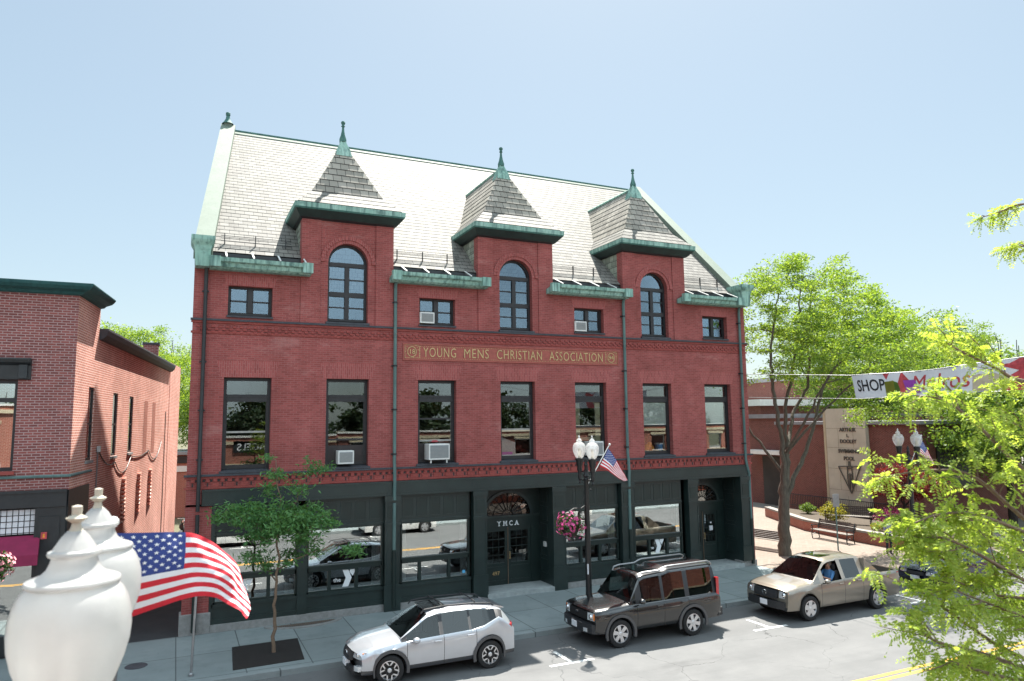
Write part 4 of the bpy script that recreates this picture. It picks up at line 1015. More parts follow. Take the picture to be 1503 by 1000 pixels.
for a, b, c, d in SW:
    f = MB(); q = lambda y, o: (lx(y)-o, y)
    def bar(y0, y1, z0, z1, o0=.03, o1=.10): 
        f.add([(lx(y0)-o0, y0, z0), (lx(y1)-o0, y1, z0), (lx(y1)-o1, y1, z0), (lx(y0)-o1, y0, z0), (lx(y0)-o0, y0, z1), (lx(y1)-o0, y1, z1), (lx(y1)-o1, y1, z1), (lx(y0)-o1, y0, z1)],
              [(0, 3, 2, 1), (4, 5, 6, 7), (0, 1, 5, 4), (1, 2, 6, 5), (2, 3, 7, 6), (3, 0, 4, 7)], 'frame_dark')
    bar(a, a+.07, c, d); bar(b-.07, b, c, d); bar(a+.07, b-.07, d-.08, d); bar(a+.07, b-.07, c, c+.08); zm = (c+d)/2; bar(a+.07, b-.07, zm-.03, zm+.03)
    fr = f.build('window', nb)
    for z0, z1 in ((c+.08, zm-.03), (zm+.03, d-.08)):
        g = MB(); g.quad((lx(a+.07)-.06, a+.07, z0), (lx(b-.07)-.06, b-.07, z0), (lx(b-.07)-.06, b-.07, z1), (lx(a+.07)-.06, a+.07, z1), 'glass_old'); g.build('pane', fr)
    g = MB(); g.prism([(lx(a-.05)+.06, a-.05), (lx(b+.05)+.06, b+.05), (lx(b+.05)-.2, b+.05), (lx(a-.05)-.2, a-.05)], c-.09, c-.003, 'granite', 'z'); g.build('sill', fr)
for y in (10.9, 12.9):
    m = MB(); m.quad((lx(y)+.006, y, 4.95), (lx(y+.8)+.006, y+.8, 4.95), (lx(y+.8)+.006, y+.8, 7.25), (lx(y)+.006, y, 7.25), 'brick_planter'); m.build('bricked_up_window', nb)
for y in (7.0, 10.0, 12.6):
    m = MB()
    for k in range(11): zz = 2.6+k*.155; m.box(lx(y)-.05, lx(y+.75)+.035, y, y+.75, zz, zz+.06, 'brick_side')
    m.build('brick_vent', nb)
# conduit and drooping cable on the side wall
m = MB(); pts = []
for (y0, z0), (y1, z1), sag in (((3.1, 5.4), (5.6, 4.9), .25), ((5.6, 4.9), (8.4, 5.0), .5), ((8.4, 5.0), (12.2, 5.1), .12), ((12.2, 5.1), (15.6, 5.4), .6)):
    for k in range(9): t = k/8; y = y0+(y1-y0)*t; pts.append((lx(y)+.03, y, z0+(z1-z0)*t-sag*4*t*(1-t)))
m.tube(pts, .018, 'black_metal', 5); m.tube([(lx(3.0)+.03, 3.0, 5.45), (lx(3.0)+.03, 3.0, 1.5)], .022, 'grey_metal', 6); m.box(lx(3.05)+.0, lx(3.05)+.1, 2.9, 3.1, 5.35, 5.55, 'grey_metal')
m.tube([(lx(16.6)+.03, 16.6, 6.9), (lx(16.6)+.03, 16.6, .2)], .02, 'black_metal', 5); m.build('cable', nb)
# front windows with dark bracketed heads
for cx in (-5.15, -8.45, -11.75):
    f = MB(); a, b = cx-.75, cx+.75
    f.box(a, a+.08, .1, .2, 4.98, 7.5, 'frame_dark'); f.box(b-.08, b, .1, .2, 4.98, 7.5, 'frame_dark'); f.box(a+.08, b-.08, .1, .2, 7.40, 7.5, 'frame_dark'); f.box(a+.08, b-.08, .1, .2, 6.88, 7.0, 'frame_dark'); f.box(a+.08, b-.08, .1, .2, 4.98, 5.08, 'frame_dark')
    fr = f.build('window', nb)
    for z0, z1 in ((5.08, 6.88), (7.0, 7.40)): g = MB(); g.box(a+.08, b-.08, .14, .146, z0, z1, 'glass_shop'); g.build('pane', fr)
    g = MB(); g.prism([(0, 7.5), (-.08, 7.52), (-.10, 7.9), (-.22, 7.98), (-.26, 8.06), (-.26, 8.10), (0, 8.10)], a-.12, b+.30, 'trim_dark', 'x'); g.box(b+.02, b+.22, -.17, -.09, 7.54, 7.92, 'trim_dark'); g.box(a-.10, a+.1, -.17, -.09, 7.54, 7.92, 'trim_dark')
    g.build('window_head', fr)
    g = MB(); g.box(a-.05, b+.05, -.08, .25, 4.88, 4.975, 'brick_trim'); g.build('sill', fr)
# shop front
m = MB(); T = 'trim_dark'
m.box(NX, -3.06, -.10, .28, 3.96, 4.42, T); m.box(NX, -3.06, -.14, -.10, 4.36, 4.44, T); m.box(-3.80, -3.06, -.06, .28, 0, 3.955, T); m.box(-3.70, -3.2, -.09, -.06, .3, 3.7, T); m.box(NX, -3.8, .05, .28, 0, .55, T)
m.box(-3.06, lx(2.2)+.03, .0, 2.2, 3.96, 4.42, T) if False else None
m.prism([(-3.02, -.09), (lx(2.1)+.04, 2.1), (lx(2.1)-.1, 2.1), (-3.3, .2)], 3.2, 4.41, T, 'z')
m.box(-8.6, -8.2, -.06, .28, 0, 3.96, T); sf2 = m.build('shop_front', nb)
m = MB(); m.box(-8.2, -3.80, .10, .106, .55, 2.6, 'glass_shop'); m.build('shop_pane', nb)
m = MB(); m.box(-8.2, -3.80, .10, .12, 3.24, 3.92, 'plate_white')
k = 0
while k < 32: x = -8.2+k*.1375; m.box(x, x+.018, .09, .10, 3.24, 3.92, 'car_black_trim'); k += 1
for k in range(5): z = 3.26+k*.16; m.box(-8.2, -3.80, .085, .09, z, z+.018, 'car_black_trim')
m.build('transom_grid', nb)
m = MB()
m.add([(-8.3, .04, 3.20), (-3.66, .04, 3.20), (-3.58, -.75, 2.78), (-8.3, -.75, 2.78), (-3.58, -.75, 2.50), (-8.3, -.75, 2.50), (-3.66, .04, 2.78), (-8.3, .04, 2.78)], [(0, 3, 2, 1), (3, 5, 4, 2), (1, 2, 4, 6), (0, 7, 5, 3)], 'awning_red')
m.build('awning', nb)
m = MB(); m.box(-3.62, -3.48, -.16, -.06, 3.10, 3.28, 'toy_red'); m.box(-3.575, -3.525, -.165, -.16, 3.14, 3.24, 'toy_orange'); m.build('fire_alarm', nb)

# ------------------------------------------------------------------ the street side behind the camera (mirrored in the windows)
def opposite(x0, x1, h, mat, label, wins, sign=None, y=-24.75):
    b = empty('shop_building', ((x0+x1)/2, y, 0), label, 'building')
    m = MB(); hs = []
    for (cx, w, z0, z1) in wins: hs.append((cx-w/2, cx+w/2, z0, z1))
    m2 = MB(); wall_holes(m2, -x1, -x0, 0, h, [(-q, -p, c, d) for p, q, c, d in hs], 0, .2, mat)
    m.add([(-p[0], y-p[1], p[2]) for p in m2.v], m2.f, mat)
    m.box(x0, x1, y-14, y-.4, 0, h-.3, mat); m.build('wall', b)
    m = MB(); m.box(x0, x1, y-.3, y+.06, h, h+.12, 'white_trim'); m.build('coping', b)
    m = MB(); m.box(x0+.1, x1-.1, y+.001, y+.09, 3.18, 3.62, 'shop_green' if x0 > 0 else 'trim_dark'); m.box(x0+.1, x1-.1, y+.001, y+.13, 3.62, 3.70, 'cream'); m.box(x0, x1, y+.001, y+.10, h-.42, h-.22, 'cream'); m.build('fascia', b)
    for k, (p, q, c, d) in enumerate(hs):
        if c < 1 and k % 2 == 0 and not sign: m = MB(); m.add([(p-.2, y+.05, 3.15), (q+.2, y+.05, 3.15), (q+.25, y+1.0, 2.55), (p-.25, y+1.0, 2.55), (p-.25, y+1.0, 2.35), (q+.25, y+1.0, 2.35)], [(0, 1, 2, 3), (3, 2, 5, 4)], 'flag_blue' if k % 4 else 'curtain'); m.build('awning', b)
        if c > 1: m = MB(); m.box(p-.1, q+.1, y+.001, y+.07, d, d+.18, 'cream'); m.box(p-.1, q+.1, y+.001, y+.08, c-.12, c, 'cream'); m.build('window_trim', b)
    for p, q, c, d in hs:
        f = MB(); f.box(p, q, y-.2, y-.12, c, c+.08, 'white_trim'); f.box(p, q, y-.2, y-.12, d-.08, d, 'white_trim'); f.box(p, p+.08, y-.2, y-.12, c+.08, d-.08, 'white_trim'); f.box(q-.08, q, y-.2, y-.12, c+.08, d-.08, 'white_trim')
        fr = f.build('window', b); g = MB(); g.box(p+.08, q-.08, y-.18, y-.17, c+.08, d-.08, 'glass_shop'); g.build('pane', fr)
    if sign:
        g = MB(); sx, sz, w, hh, txt = sign
        g.box(sx-w/2, sx+w/2, y+.01, y+.1, sz-hh/2, sz+hh/2, 'trim_dark'); so = g.build('sign', b)
        g = MB(); text_mb(g, txt, hh*.60, lambda u, v, ww: (sx-u, y+.1+ww, sz-hh*.31+v), .03, 'plate_white', bold=.01); g.build('lettering', so)
    return b
opposite(-24, -2.5, 7.4, 'brick_planter', 'brick shop building behind the viewpoint to the left, seen only as a reflection', [(-20, 2.4, .6, 3), (-15, 2.4, .6, 3), (-10, 2.4, .6, 3), (-6, 2.4, .6, 3), (-20, 1.2, 4.4, 6.4), (-15, 1.2, 4.4, 6.4), (-10, 1.2, 4.4, 6.4), (-6, 1.2, 4.4, 6.4)])
opposite(-2.4, 9.5, 5.35, 'brick_planter', 'low brick shop building with a dark lettered fascia sign under the viewpoint', [(.5, 2.6, .5, 3.2), (4, 2.6, .5, 3.2), (7.4, 2.6, .5, 3.2)], (4.25, 4.78, 2.5, .72, 'BAGELS'))
opposite(9.6, 26, 5.5, 'brick_pool', 'red brick shop building across the street from the main entrance, seen only as a reflection', [(12, 2.6, .5, 3), (16, 2.6, .5, 3), (20, 2.6, .5, 3), (24, 2.6, .5, 3), (11.2, 1.5, 3.7, 4.9), (13.6, 1.5, 3.7, 4.9), (16, 1.5, 3.7, 4.9), (18.4, 1.5, 3.7, 4.9), (20.8, 1.5, 3.7, 4.9), (23.6, 1.5, 3.7, 4.9)])
opposite(26.1, 60, 5.7, 'brick_planter', 'orange brick block farther along the opposite side, seen only as a reflection', [(30, 3, .5, 3), (36, 3, .5, 3), (42, 3, .5, 3), (30, 1.4, 3.7, 5.0), (36, 1.4, 3.7, 5.0), (42, 1.4, 3.7, 5.0)])
# ------------------------------------------------------------------ swimming pool building and plaza
pool = empty('pool_building', (36.4, 12.6, 0), 'low brick swimming pool building with a tall pale stone panel across the plaza', 'building')
m = MB(); PX = 37.75
m.box(39.0, 60, 13.75, 26, -.3, 6.2, 'brick_pool')                       # entrance block, set back
m.box(PX, 47, 3.2, 13.74, -.3, 5.75, 'brick_pool')
m.build('wall', pool)
m = MB(); m.box(38.8, 60.2, 13.9, 26.2, 6.2, 6.5, 'roof_grey'); m.box(37.55, 47.2, 3.0, 13.89, 5.75, 5.95, 'roof_grey'); m.build('roof_edge', pool)
m = MB(); m.box(PX-.28, PX, 6.5, 9.42, .2, 6.75, 'limestone')
m.box(PX-.30, PX, 9.425, 9.60, .2, 6.7, 'limestone_edge')
pn = m.build('stone_panel', pool)
m = MB(); xf = PX-.285
for z in (1.7, 3.0, 4.3, 5.5): m.box(xf+.001, xf+.004, 6.52, 9.40, z, z+.012, 'soil')
for i, z in enumerate((.2, 1.7, 3.0, 4.3, 5.5)):
    for y in ((7.4, 8.5) if i % 2 else (8.0,)): m.box(xf+.001, xf+.004, y, y+.012, z+.02, z+1.15, 'soil')
m.build('joint_line', pn)
m = MB()
for t, z, h in (('ARTHUR', 5.32, .23), ('L.', 4.97, .20), ('DOOLEY', 4.60, .23), ('SWIMMING', 4.00, .23), ('POOL', 3.55, .23)):
    text_mb(m, t, h, lambda u, v, w: (xf-w, 7.78-u, z+v), .04, 'metal_letters', bold=.015, xscale=.92)
m.build('lettering', pn)
m = MB(); w = .045
def stroke(pts, r=.035): m.tube([(xf-.05, 7.78-a, b) for a, b in pts], r, 'metal_letters', 5)
stroke([(-.80, 3.14), (.80, 3.22)]); stroke([(-.80, 3.14), (.05, 1.55)]); stroke([(.80, 3.22), (.05, 1.55)])
stroke([(-.14, 3.2), (-.17, 2.5), (-.10, 1.9)]); stroke([(.17, 3.2), (.20, 2.5), (.14, 1.9)]); stroke([(-.14, 3.06), (.17, 3.08)]); stroke([(0, 2.75), (-.05, 1.7)]); stroke([(0.02, 2.75), (.16, 1.8)]); stroke([(-.12, 2.66), (.16, 2.68)])
m.box(xf-.07, xf, 7.70, 7.86, 3.22, 3.50, 'metal_letters'); m.build('figure_emblem', pn)
m = MB()
for ch, z in zip('YMCA', (3.85, 3.22, 2.60, 1.98)): text_mb(m, ch, .42, lambda u, v, w: (37.74-w*.6, 13.2-u, z+v), .06, 'gold', xscale=.9)
m.build('lettering', pool)
m = MB(); m.box(38.93, 38.995, 14.2, 16.6, -.2, 3.45, 'interior'); m.box(38.0, 38.99, 13.76, 17.4, 3.62, 3.9, 'white_trim'); m.build('entrance_canopy', pool)
m = MB(); m.box(38.94, 38.99, 13.85, 14.15, .95, 1.55, 'granite'); m.build('notice_board', pool)
m = MB(); m.box(39, 42, 3.12, 3.198, 2.2, 4.6, 'frame_dark'); m.build('window_band', pool)

# planter wall, plants and railing
pl = empty('planter_wall', (31.0, 4, 0), 'low red brick planter wall with pale coping along the plaza', 'planter')
PA = [(33.9, 11.4), (33.35, 10.2), (31.45, 6.0), (30.75, 2.0), (30.50, -1.8)]
def off(i, d):
    a = Vector(PA[max(i-1, 0)]); b = Vector(PA[min(i+1, len(PA)-1)]); t = (b-a).normalized(); return (PA[i][0]-t.y*d, PA[i][1]+t.x*d)
m = MB(); c = MB()
for i in range(len(PA)-1):
    m.prism([off(i, 0), off(i+1, 0), off(i+1, .3), off(i, .3)], -.2, .50, 'brick_planter', 'z'); c.prism([off(i, -.04), off(i+1, -.04), off(i+1, .36), off(i, .36)], .50, .60, 'pale_concrete', 'z')
m.build('brick_wall', pl); c.build('coping', pl)
m = MB(); m.poly([(*off(i, .3), .42) for i in range(len(PA))]+[(35.6, -1.8, .42), (35.6, 11.4, .42)], 'soil'); m.build('soil', pl)
rl = empty('iron_railing', (36.6, 6, 0), 'thin black iron railing in front of the stone panel', 'railing'); m = MB(); m.tube([(36.5, 2.5, 1.25), (36.5, 11.8, 1.25)], .025, 'black_metal', 5); m.tube([(36.5, 2.5, .55), (36.5, 11.8, .55)], .02, 'black_metal', 5)
m.build('rail', rl); m = MB(); y = 2.5
while y <= 11.8: m.box(36.488, 36.512, y-.012, y+.012, .0, 1.24, 'black_metal'); y += .14
m.build('balusters', rl)
rngp = np.random.default_rng(5)
def bush(name, loc, r, h, mat, n, L, label, cat, stem='bark_dark', group=None):
    t = empty(name, loc, label, cat, group); x, y, z = loc
    m = MB()
    for k in range(7):
        a = rngp.uniform(0, 6.28); q = rngp.uniform(.3, .8)*r; m.tube([(x, y, z-.05), (x+q*.4*math.cos(a), y+q*.4*math.sin(a), z+h*.4), (x+q*math.cos(a), y+q*math.sin(a), z+h*.85)], [.02, .014, .006], stem, 5)
    m.build('stem', t)
    d = rngp.normal(size=(n, 3)); d /= np.linalg.norm(d, axis=1)[:, None]; rr = rngp.uniform(.25, 1, n)**.5
    lump = 1+.25*np.sin(d[:, 0]*5+loc[0])*np.cos(d[:, 1]*4+loc[1])
    cen = np.stack([x+d[:, 0]*rr*r*lump, y+d[:, 1]*rr*r*lump, z+h*.55+d[:, 2]*rr*h*.5*lump], 1)
    v, q = leaf_cards(rngp, cen, L, L*.5, .1); leaf_mesh('foliage', v, q, mat, t); return t
bush('shrub', (34.6, 8.6, .42), .45, .6, 'leaf_shrub', 900, .10, 'small green shrub at the left end of the planter bed', 'shrub')
bush('shrub', (33.0, 5.3, .42), .75, 1.0, 'leaf_yellow', 2600, .09, 'rounded yellow green shrub behind the facing park bench', 'shrub')
bush('shrub', (32.3, 2.0, .42), .35, .4, 'leaf_yellow', 700, .08, 'low yellow tuft on the planter edge right of the bench', 'shrub')
bush('shrub', (33.6, 1.2, .42), .8, .9, 'leaf_shrub', 1800, .10, 'dark green shrub below the red leaved maple', 'shrub')
bush('flowering_shrub', (34.6, 3.0, .42), .9, .9, 'petal_pink', 1100, .07, 'low shrub covered in pink flowers under the red maple', 'shrub')

def bench_parts():
    t = empty('park_bench', (0, 0, 0)); L = 1.2
    m = MB()
    for k in range(5): y = -.02+k*.095; m.bbox(-L, L, y, y+.07, .43, .46, 'wood_seat', .008)
    m.build('seat', t)
    m = MB()
    for k in range(5):
        z = .52+k*.085; y = .45+k*.035; m.add([(-L, y, z), (L, y, z), (L, y+.025, z+.065), (-L, y+.025, z+.065), (-L, y+.03, z-.01), (L, y+.03, z-.01), (L, y+.055, z+.055), (-L, y+.055, z+.055)], [(0, 1, 2, 3), (7, 6, 5, 4), (3, 2, 6, 7), (4, 5, 1, 0), (0, 3, 7, 4), (1, 5, 6, 2)], 'wood_bench')
    m.build('backrest', t)
    for s in (-1, 1):
        m = MB(); x = s*(L-.08)
        m.tube([(x, .02, 0), (x, -.02, .2), (x, .03, .42), (x, .03, .60), (x, .0, .66), (x, .2, .67), (x, .45, .62)], .024, 'black_metal', 6)
        m.tube([(x, .50, 0), (x, .44, .2), (x, .44, .42), (x, .50, .70), (x, .60, .96)], .024, 'black_metal', 6); m.tube([(x, .0, .42), (x, .46, .42)], .022, 'black_metal', 6); m.tube([(x, .0, .15), (x, .25, .28), (x, .46, .15)], .016, 'black_metal', 5)
        m.lathe([(.03, 0), (.05, .02), (.05, .04), (.03, .06)], (x-.03, .0, .66), 'black_metal', 8, 'x')
        m.build('leg', t)
    return t
b0 = bench_parts()
for i, (loc, rz, lab) in enumerate((((29.75, 2.8, 0), -93, 'dark slatted park bench facing the street in front of the planter wall'), ((25.75, 3.0, 0), 101, 'dark park bench behind the street tree trunk beside the brick hall'),
                                  ((32.9, 4.3, .42), -60, 'dark bench up behind the planter wall left of the red maple'))):
    b = b0 if i == 0 else copy_tree(b0)
    b.location = loc; b.rotation_euler = (0, 0, R(rz)); tag(b, lab, 'bench', 'park benches around the plaza')
# entrance steps people
# distant blocks behind the pool building
far = empty('flat_roofed_block', (56, 30, 0), 'flat roofed grey block far behind the street tree', 'building'); m = MB(); m.box(50, 66, 28, 44, -.3, 7.4, 'brick_pool'); m.build('wall', far); m = MB(); m.box(49.5, 66.5, 27.5, 44.5, 7.4, 8.0, 'white_trim'); m.build('roof_edge', far)
far = empty('brick_block', (70, 34, 0), 'taller brick block with a dark flat roof glimpsed through the street tree', 'building'); m = MB(); m.box(62, 84, 34, 48, -.3, 10.4, 'brick_pool'); m.build('wall', far); m = MB(); m.box(61.6, 84.4, 33.6, 48.4, 10.4, 10.9, 'roof_grey'); m.build('roof_edge', far)
# end of the alley
far = empty('white_shed', (.5, 34, 0), 'low pale building closing the far end of the alley', 'building'); m = MB(); m.box(-1.5, 4.5, 33, 40, -.3, 4.1, 'brick_planter'); m.box(-1.5, 4.5, 32.9, 33, 2.9, 3.3, 'white_trim'); m.build('wall', far)
m = MB(); m.box(-1.8, 4.8, 32.7, 40.2, 4.1, 4.3, 'roof_grey'); m.build('roof', far); m = MB(); m.box(-.6, .6, 32.88, 32.9, 4.4-.9, 4.0, 'frame_dark'); m.build('window', far)
cn = MB(); cn.lathe([(.24, 0), (.24, .03), (.17, .04), (.05, .7), (.03, .72)], (-.12, 15.5, .0), 'cone_orange', 14); tag(cn.build('traffic_cone', loc=(-.12, 15.5, 0), smooth=40), 'orange traffic cone at the far end of the alley', 'traffic cone')
bk = empty('motorcycle', (.25, 21.5, 0), 'dark motorcycle parked at the far end of the alley', 'motorcycle')
for y in (-.65, .65):
    m = MB(); n = 20; m.tube([(.25, 21.5+y+.29*math.cos(6.2832*k/n), .3+.29*math.sin(6.2832*k/n)) for k in range(n+1)], .05, 'tyre', 6, False); m.tube([(.25, 21.5+y-.2, .3), (.25, 21.5+y+.2, .3)], .02, 'rim_silver', 5); m.tube([(.25, 21.5+y, .1), (.25, 21.5+y, .5)], .02, 'rim_silver', 5); m.build('wheel', bk)
m = MB(); m.ball((.25, 21.5, .5), .25, 'car_black_trim', 10); m.ball((.25, 21.3, .78), .2, 'paint_black', 10, .14); m.bbox(.12, .38, 21.6, 22.15, .68, .78, 'seat_cloth', .02)
m.tube([(.25, 20.85, .3), (.25, 21.0, .95)], .03, 'chrome', 6); m.tube([(-.1, 21.05, 1.0), (.25, 21.0, .98), (.6, 21.05, 1.0)], .018, 'chrome', 6); m.build('body', bk)
m = MB(); m.lathe([(.02, -.05), (.09, 0), (.1, .04)], (.25, 20.85, .85), 'chrome', 12, 'y'); m.build('headlight', bk)
# ------------------------------------------------------------------ street furniture
ACORN = [(.085, 0), (.115, .012), (.130, .03), (.165, .10), (.195, .17), (.212, .23), (.217, .28), (.213, .33), (.200, .375), (.184, .405), (.166, .424), (.158, .43), (.168, .434), (.172, .441), (.168, .449), (.150, .456), (.118, .466), (.097, .484), (.085, .508), (.081, .524), (.093, .529), (.098, .536), (.095, .545), (.080, .551), (.068, .568), (.050, .594), (.030, .613)]
FIN = [(.024, .612), (.018, .622), (.014, .640), (.031, .652), (.034, .658), (.016, .668), (.017, .698), (.004, .702)]
def make_lamp(globe, nseg):
    t = empty('street_lamp', (0, 0, 0))
    B = 'black_metal'
    m = MB(); m.lathe([(.24, 0), (.24, .08), (.20, .12), (.20, .42), (.16, .50), (.13, .62), (.15, .66), (.105, .72), (.095, 1.0), (.085, 3.0), (.06, 4.35), (.075, 4.38), (.06, 4.42), (.10, 4.48), (.06, 4.56), (.05, 4.78), (.07, 4.82), (.04, 4.88), (.055, 4.94), (.01, 5.04)], (0, 0, 0), B, 14)
    for k in range(10):
        a = k*.6283; m.tube([(.2*math.cos(a), .2*math.sin(a), .13), (.2*math.cos(a), .2*math.sin(a), .42)], .018, B, 4)
    m.build('post', t, smooth=40)
    for s in (-1, 1):
        m = MB(); y = s*.39
        m.tube([(0, s*.05, 4.40), (0, s*.18, 4.34), (0, s*.32, 4.36), (0, s*.39, 4.46), (0, s*.39, 4.56)], [.03, .028, .028, .03, .03], B, 6)
        m.tube([(0, s*.04, 4.70), (0, s*.14, 4.62), (0, s*.26, 4.60), (0, s*.36, 4.66)], .018, B, 5); m.tube([(0, s*.12, 4.36), (0, s*.10, 4.25), (0, s*.18, 4.22), (0, s*.2, 4.30)], .014, B, 5)
        m.lathe([(.02, 4.22), (.035, 4.26), (.02, 4.30), (.05, 4.36), (.07, 4.42), (.045, 4.50), (.06, 4.58), (.085, 4.66), (.07, 4.74), (.10, 4.80), (.105, 4.90), (.125, 4.95), (.125, 5.0), (.09, 5.02)], (0, y, 0), B, 14)
        m.build('arm', t, smooth=40)
        m = MB(); m.lathe([(r*(.875 if globe == 'globe' else .97), z) for r, z in ACORN], (0, y, 5.02), globe, nseg); g = m.build('globe', t, smooth=32)
        m = MB(); m.lathe(FIN, (0, y, 5.02), 'limestone' if globe == 'globe' else 'white_plastic', 12); m.build('finial', g, smooth=40)
        if globe != 'globe': m = MB(); m.lathe([(.05, 5.03), (.05, 5.2), (.03, 5.3)], (0, y, 0), 'cream', 8); m.build('bulb', g, smooth=40)
    m = MB(); m.tube([(0, 0, 3.62), (-.22, 0, 3.50), (-.46, 0, 3.52), (-.62, 0, 3.44)], .02, B, 5); m.tube([(0, 0, 3.95), (-.14, 0, 3.78), (-.2, 0, 3.6), (-.3, 0, 3.52)], .014, B, 5); m.tube([(-.12, 0, 4.02), (.14, 0, 4.05)], .014, B, 5); m.ball((.15, 0, 4.05), .03, B, 6); m.build('bracket', t)
    return t
lp = make_lamp('globe_clear', 20)
lp.location = (11.22, -4.62, 0); tag(lp, 'black twin globe street lamp with a flower basket and a small flag before the hall', 'street lamp', 'twin globe street lamps')
l2 = copy_tree(lp); l2.location = (26.0, -4.65, 0); l2['label'] = 'black twin globe street lamp beyond the pickup truck, below the street banner'
l3 = make_lamp('globe', 48); l3.location = (-.640, -20.63, .175); l3.scale = (1, 1, 1)
tag(l3, 'large frosted twin globe street lamp right in front of the viewer', 'street lamp', 'twin globe street lamps')
l4 = copy_tree(lp); l4.location = (-4.13, -4.62, 0); l4['label'] = 'black twin globe street lamp at the left edge, holding a rose pink flower basket'
m = MB(); m.box(11.13, 11.16, -4.74, -4.70, 1.55, 1.85, 'plate_white'); tag(m.build('sticker', loc=(11.14, -4.72, 1.55)), 'narrow white notice stuck on the lamp post', 'notice')

rb = np.random.default_rng(11)
def basket(c, r, petal, label):
    t = empty('hanging_basket', c, label, 'flower basket', 'hanging flower baskets'); x, y, z = c
    m = MB(); m.lathe([(.04, -.26), (.15, -.22), (.24, -.10), (.26, 0)], (x, y, z-.12), 'bark_dark', 14); m.build('bowl', t)
    m = MB()
    for a in (0, 2.09, 4.19): m.tube([(x+.24*math.cos(a), y+.24*math.sin(a), z-.1), (x, y, z+.42)], .006, 'black_metal', 4)
    m.build('hanger', t)
    def cloud(n, r0, r1):
        d = rb.normal(size=(n, 3)); d /= np.linalg.norm(d, axis=1)[:, None]; q = rb.uniform(r0, r1, n)[:, None]
        lump = (1+.22*np.sin(d[:, :1]*7+x)*np.cos(d[:, 1:2]*6+d[:, 2:]*5))
        return np.array([x, y, z])+d*q*lump*np.array([r, r, r*.85])
    v, q = leaf_cards(rb, cloud(900, .4, .98), .09, .05, .1); leaf_mesh('foliage', v, q, 'leaf_basket', t)
    cs = cloud(150, .75, 1.08); V = []; Q = []
    for p in cs:                                                         # five petalled flowers facing outwards
        d = (p-np.array(c)); d = d/np.linalg.norm(d)+rb.normal(size=3)*.3; d /= np.linalg.norm(d); a = np.cross(d, [.3, .2, 1]); a /= np.linalg.norm(a); b = np.cross(d, a); s = rb.uniform(.035, .055)
        for k in range(5):
            t0 = 1.2566*k; f = lambda th, rr, o: p+(a*math.cos(th)+b*math.sin(th))*rr*s+d*o*s
            i = len(V); V += [p, f(t0-.5, .8, .25), f(t0, 1.15, .1), f(t0+.5, .8, .25)]; Q.append((i, i+1, i+2, i+3))
    leaf_mesh('flowers', np.array(V), np.array(Q), petal, t)
basket((10.62, -4.62, 3.05), .42, 'petal_pink', 'hanging basket of bright magenta flowers on the lamp post before the hall')
basket((-3.90, -4.62, 3.16), .44, 'petal_rose', 'hanging basket of pale rose flowers at the left edge of the view')

# flags -----------------------------------------------------------
def catmull(P_, n):
    P_ = [Vector(p) for p in P_]; P_ = [P_[0]*2-P_[1]]+P_+[P_[-1]*2-P_[-2]]; out = []; k = len(P_)-3
    for i in range(n+1):
        t = i/n*k; j = min(int(t), k-1); u = t-j; a, b, c, d = P_[j:j+4]
        out.append(.5*((2*b)+(c-a)*u+(2*a-5*b+4*c-d)*u*u+(3*b-a-3*c+d)*u**3))
    return out
def make_flag(top, bot, staff, label, ripple, stars=True, nu=60, res=3, bow=.0, thick=.012):
    t = empty('flag', staff[0], label, 'flag', 'national flags on the street lamps')
    T = catmull(top, nu); Bm = catmull(bot, nu); nv = 13*res
    side_v = (Bm[nu//2]-T[nu//2]).cross(T[-1]-T[0]).normalized()
    def S(u, v):
        i = min(int(u*nu), nu-1); f = u*nu-i; a = T[i].lerp(T[i+1], f); b = Bm[i].lerp(Bm[i+1], f); p = a.lerp(b, v)
        w = ripple*(math.sin(u*17+v*5)*.5+math.sin(u*34-v*9)*.22+math.sin(u*61+v*30)*.10)*(.35+u)
        return p+side_v*(w+bow*math.sin(v*math.pi))
    m = MB()
    for i in range(nu):
        for j in range(nv):
            u0, u1, v0, v1 = i/nu, (i+1)/nu, j/nv, (j+1)/nv; s = j//res
            c = 'flag_blue' if (u0 < .399 and s < 7) else ('flag_red' if s % 2 == 0 else 'flag_white')
            m.quad(S(u0, v0), S(u1, v0), S(u1, v1), S(u0, v1), c)
    cl = m.build('cloth', t, smooth=60)
    if stars:
        m = MB()
        for r in range(9):
            for c in range(6 if r % 2 == 0 else 5):
                uu = .4*(.083+c*.1667+(0 if r % 2 == 0 else .0833)); vv = 7/13*(.1+r*.1)
                for sgn in (1, -1):
                    pts = []
                    for k in range(10):
                        rr = (.026 if k % 2 == 0 else .0105); a = math.pi/2+k*math.pi/5
                        pts.append(S(max(.001, uu+rr*.66*math.cos(a)), vv-rr*math.sin(a))+side_v*.0025*sgn)
                    cen = S(uu, vv)+side_v*.003*sgn
                    m.add([cen]+pts, [(0, 1+k, 1+(k+1) % 10) for k in range(10)], 'flag_white')
        m.build('stars', cl)
    m = MB(); m.tube(staff, thick, 'white_plastic', 8); m.ball(staff[-1], thick*2.4, 'white_plastic', 8); m.build('staff', t)
    return t
TOP = [(-.59, -19.897, 5.647), (-.459, -19.846, 5.633), (-.317, -19.8, 5.62), (-.207, -19.77, 5.594), (-.084, -19.728, 5.51), (.006, -19.643, 5.386), (.053, -19.539, 5.265)]
BOT = [(-.602, -19.779, 5.186), (-.479, -19.841, 5.229), (-.363, -19.844, 5.259), (-.215, -19.839, 5.289), (-.107, -19.854, 5.274), (-.017, -19.889, 5.219), (.04, -19.909, 5.162)]
make_flag(TOP, BOT, [(-.62, -20.55, 4.5), (-.605, -20.2, 5.05), (-.60, -19.88, 5.70)], 'striped flag with white stars blowing out beside the foreground lamp globes', .016, nu=72, res=4, bow=.03)
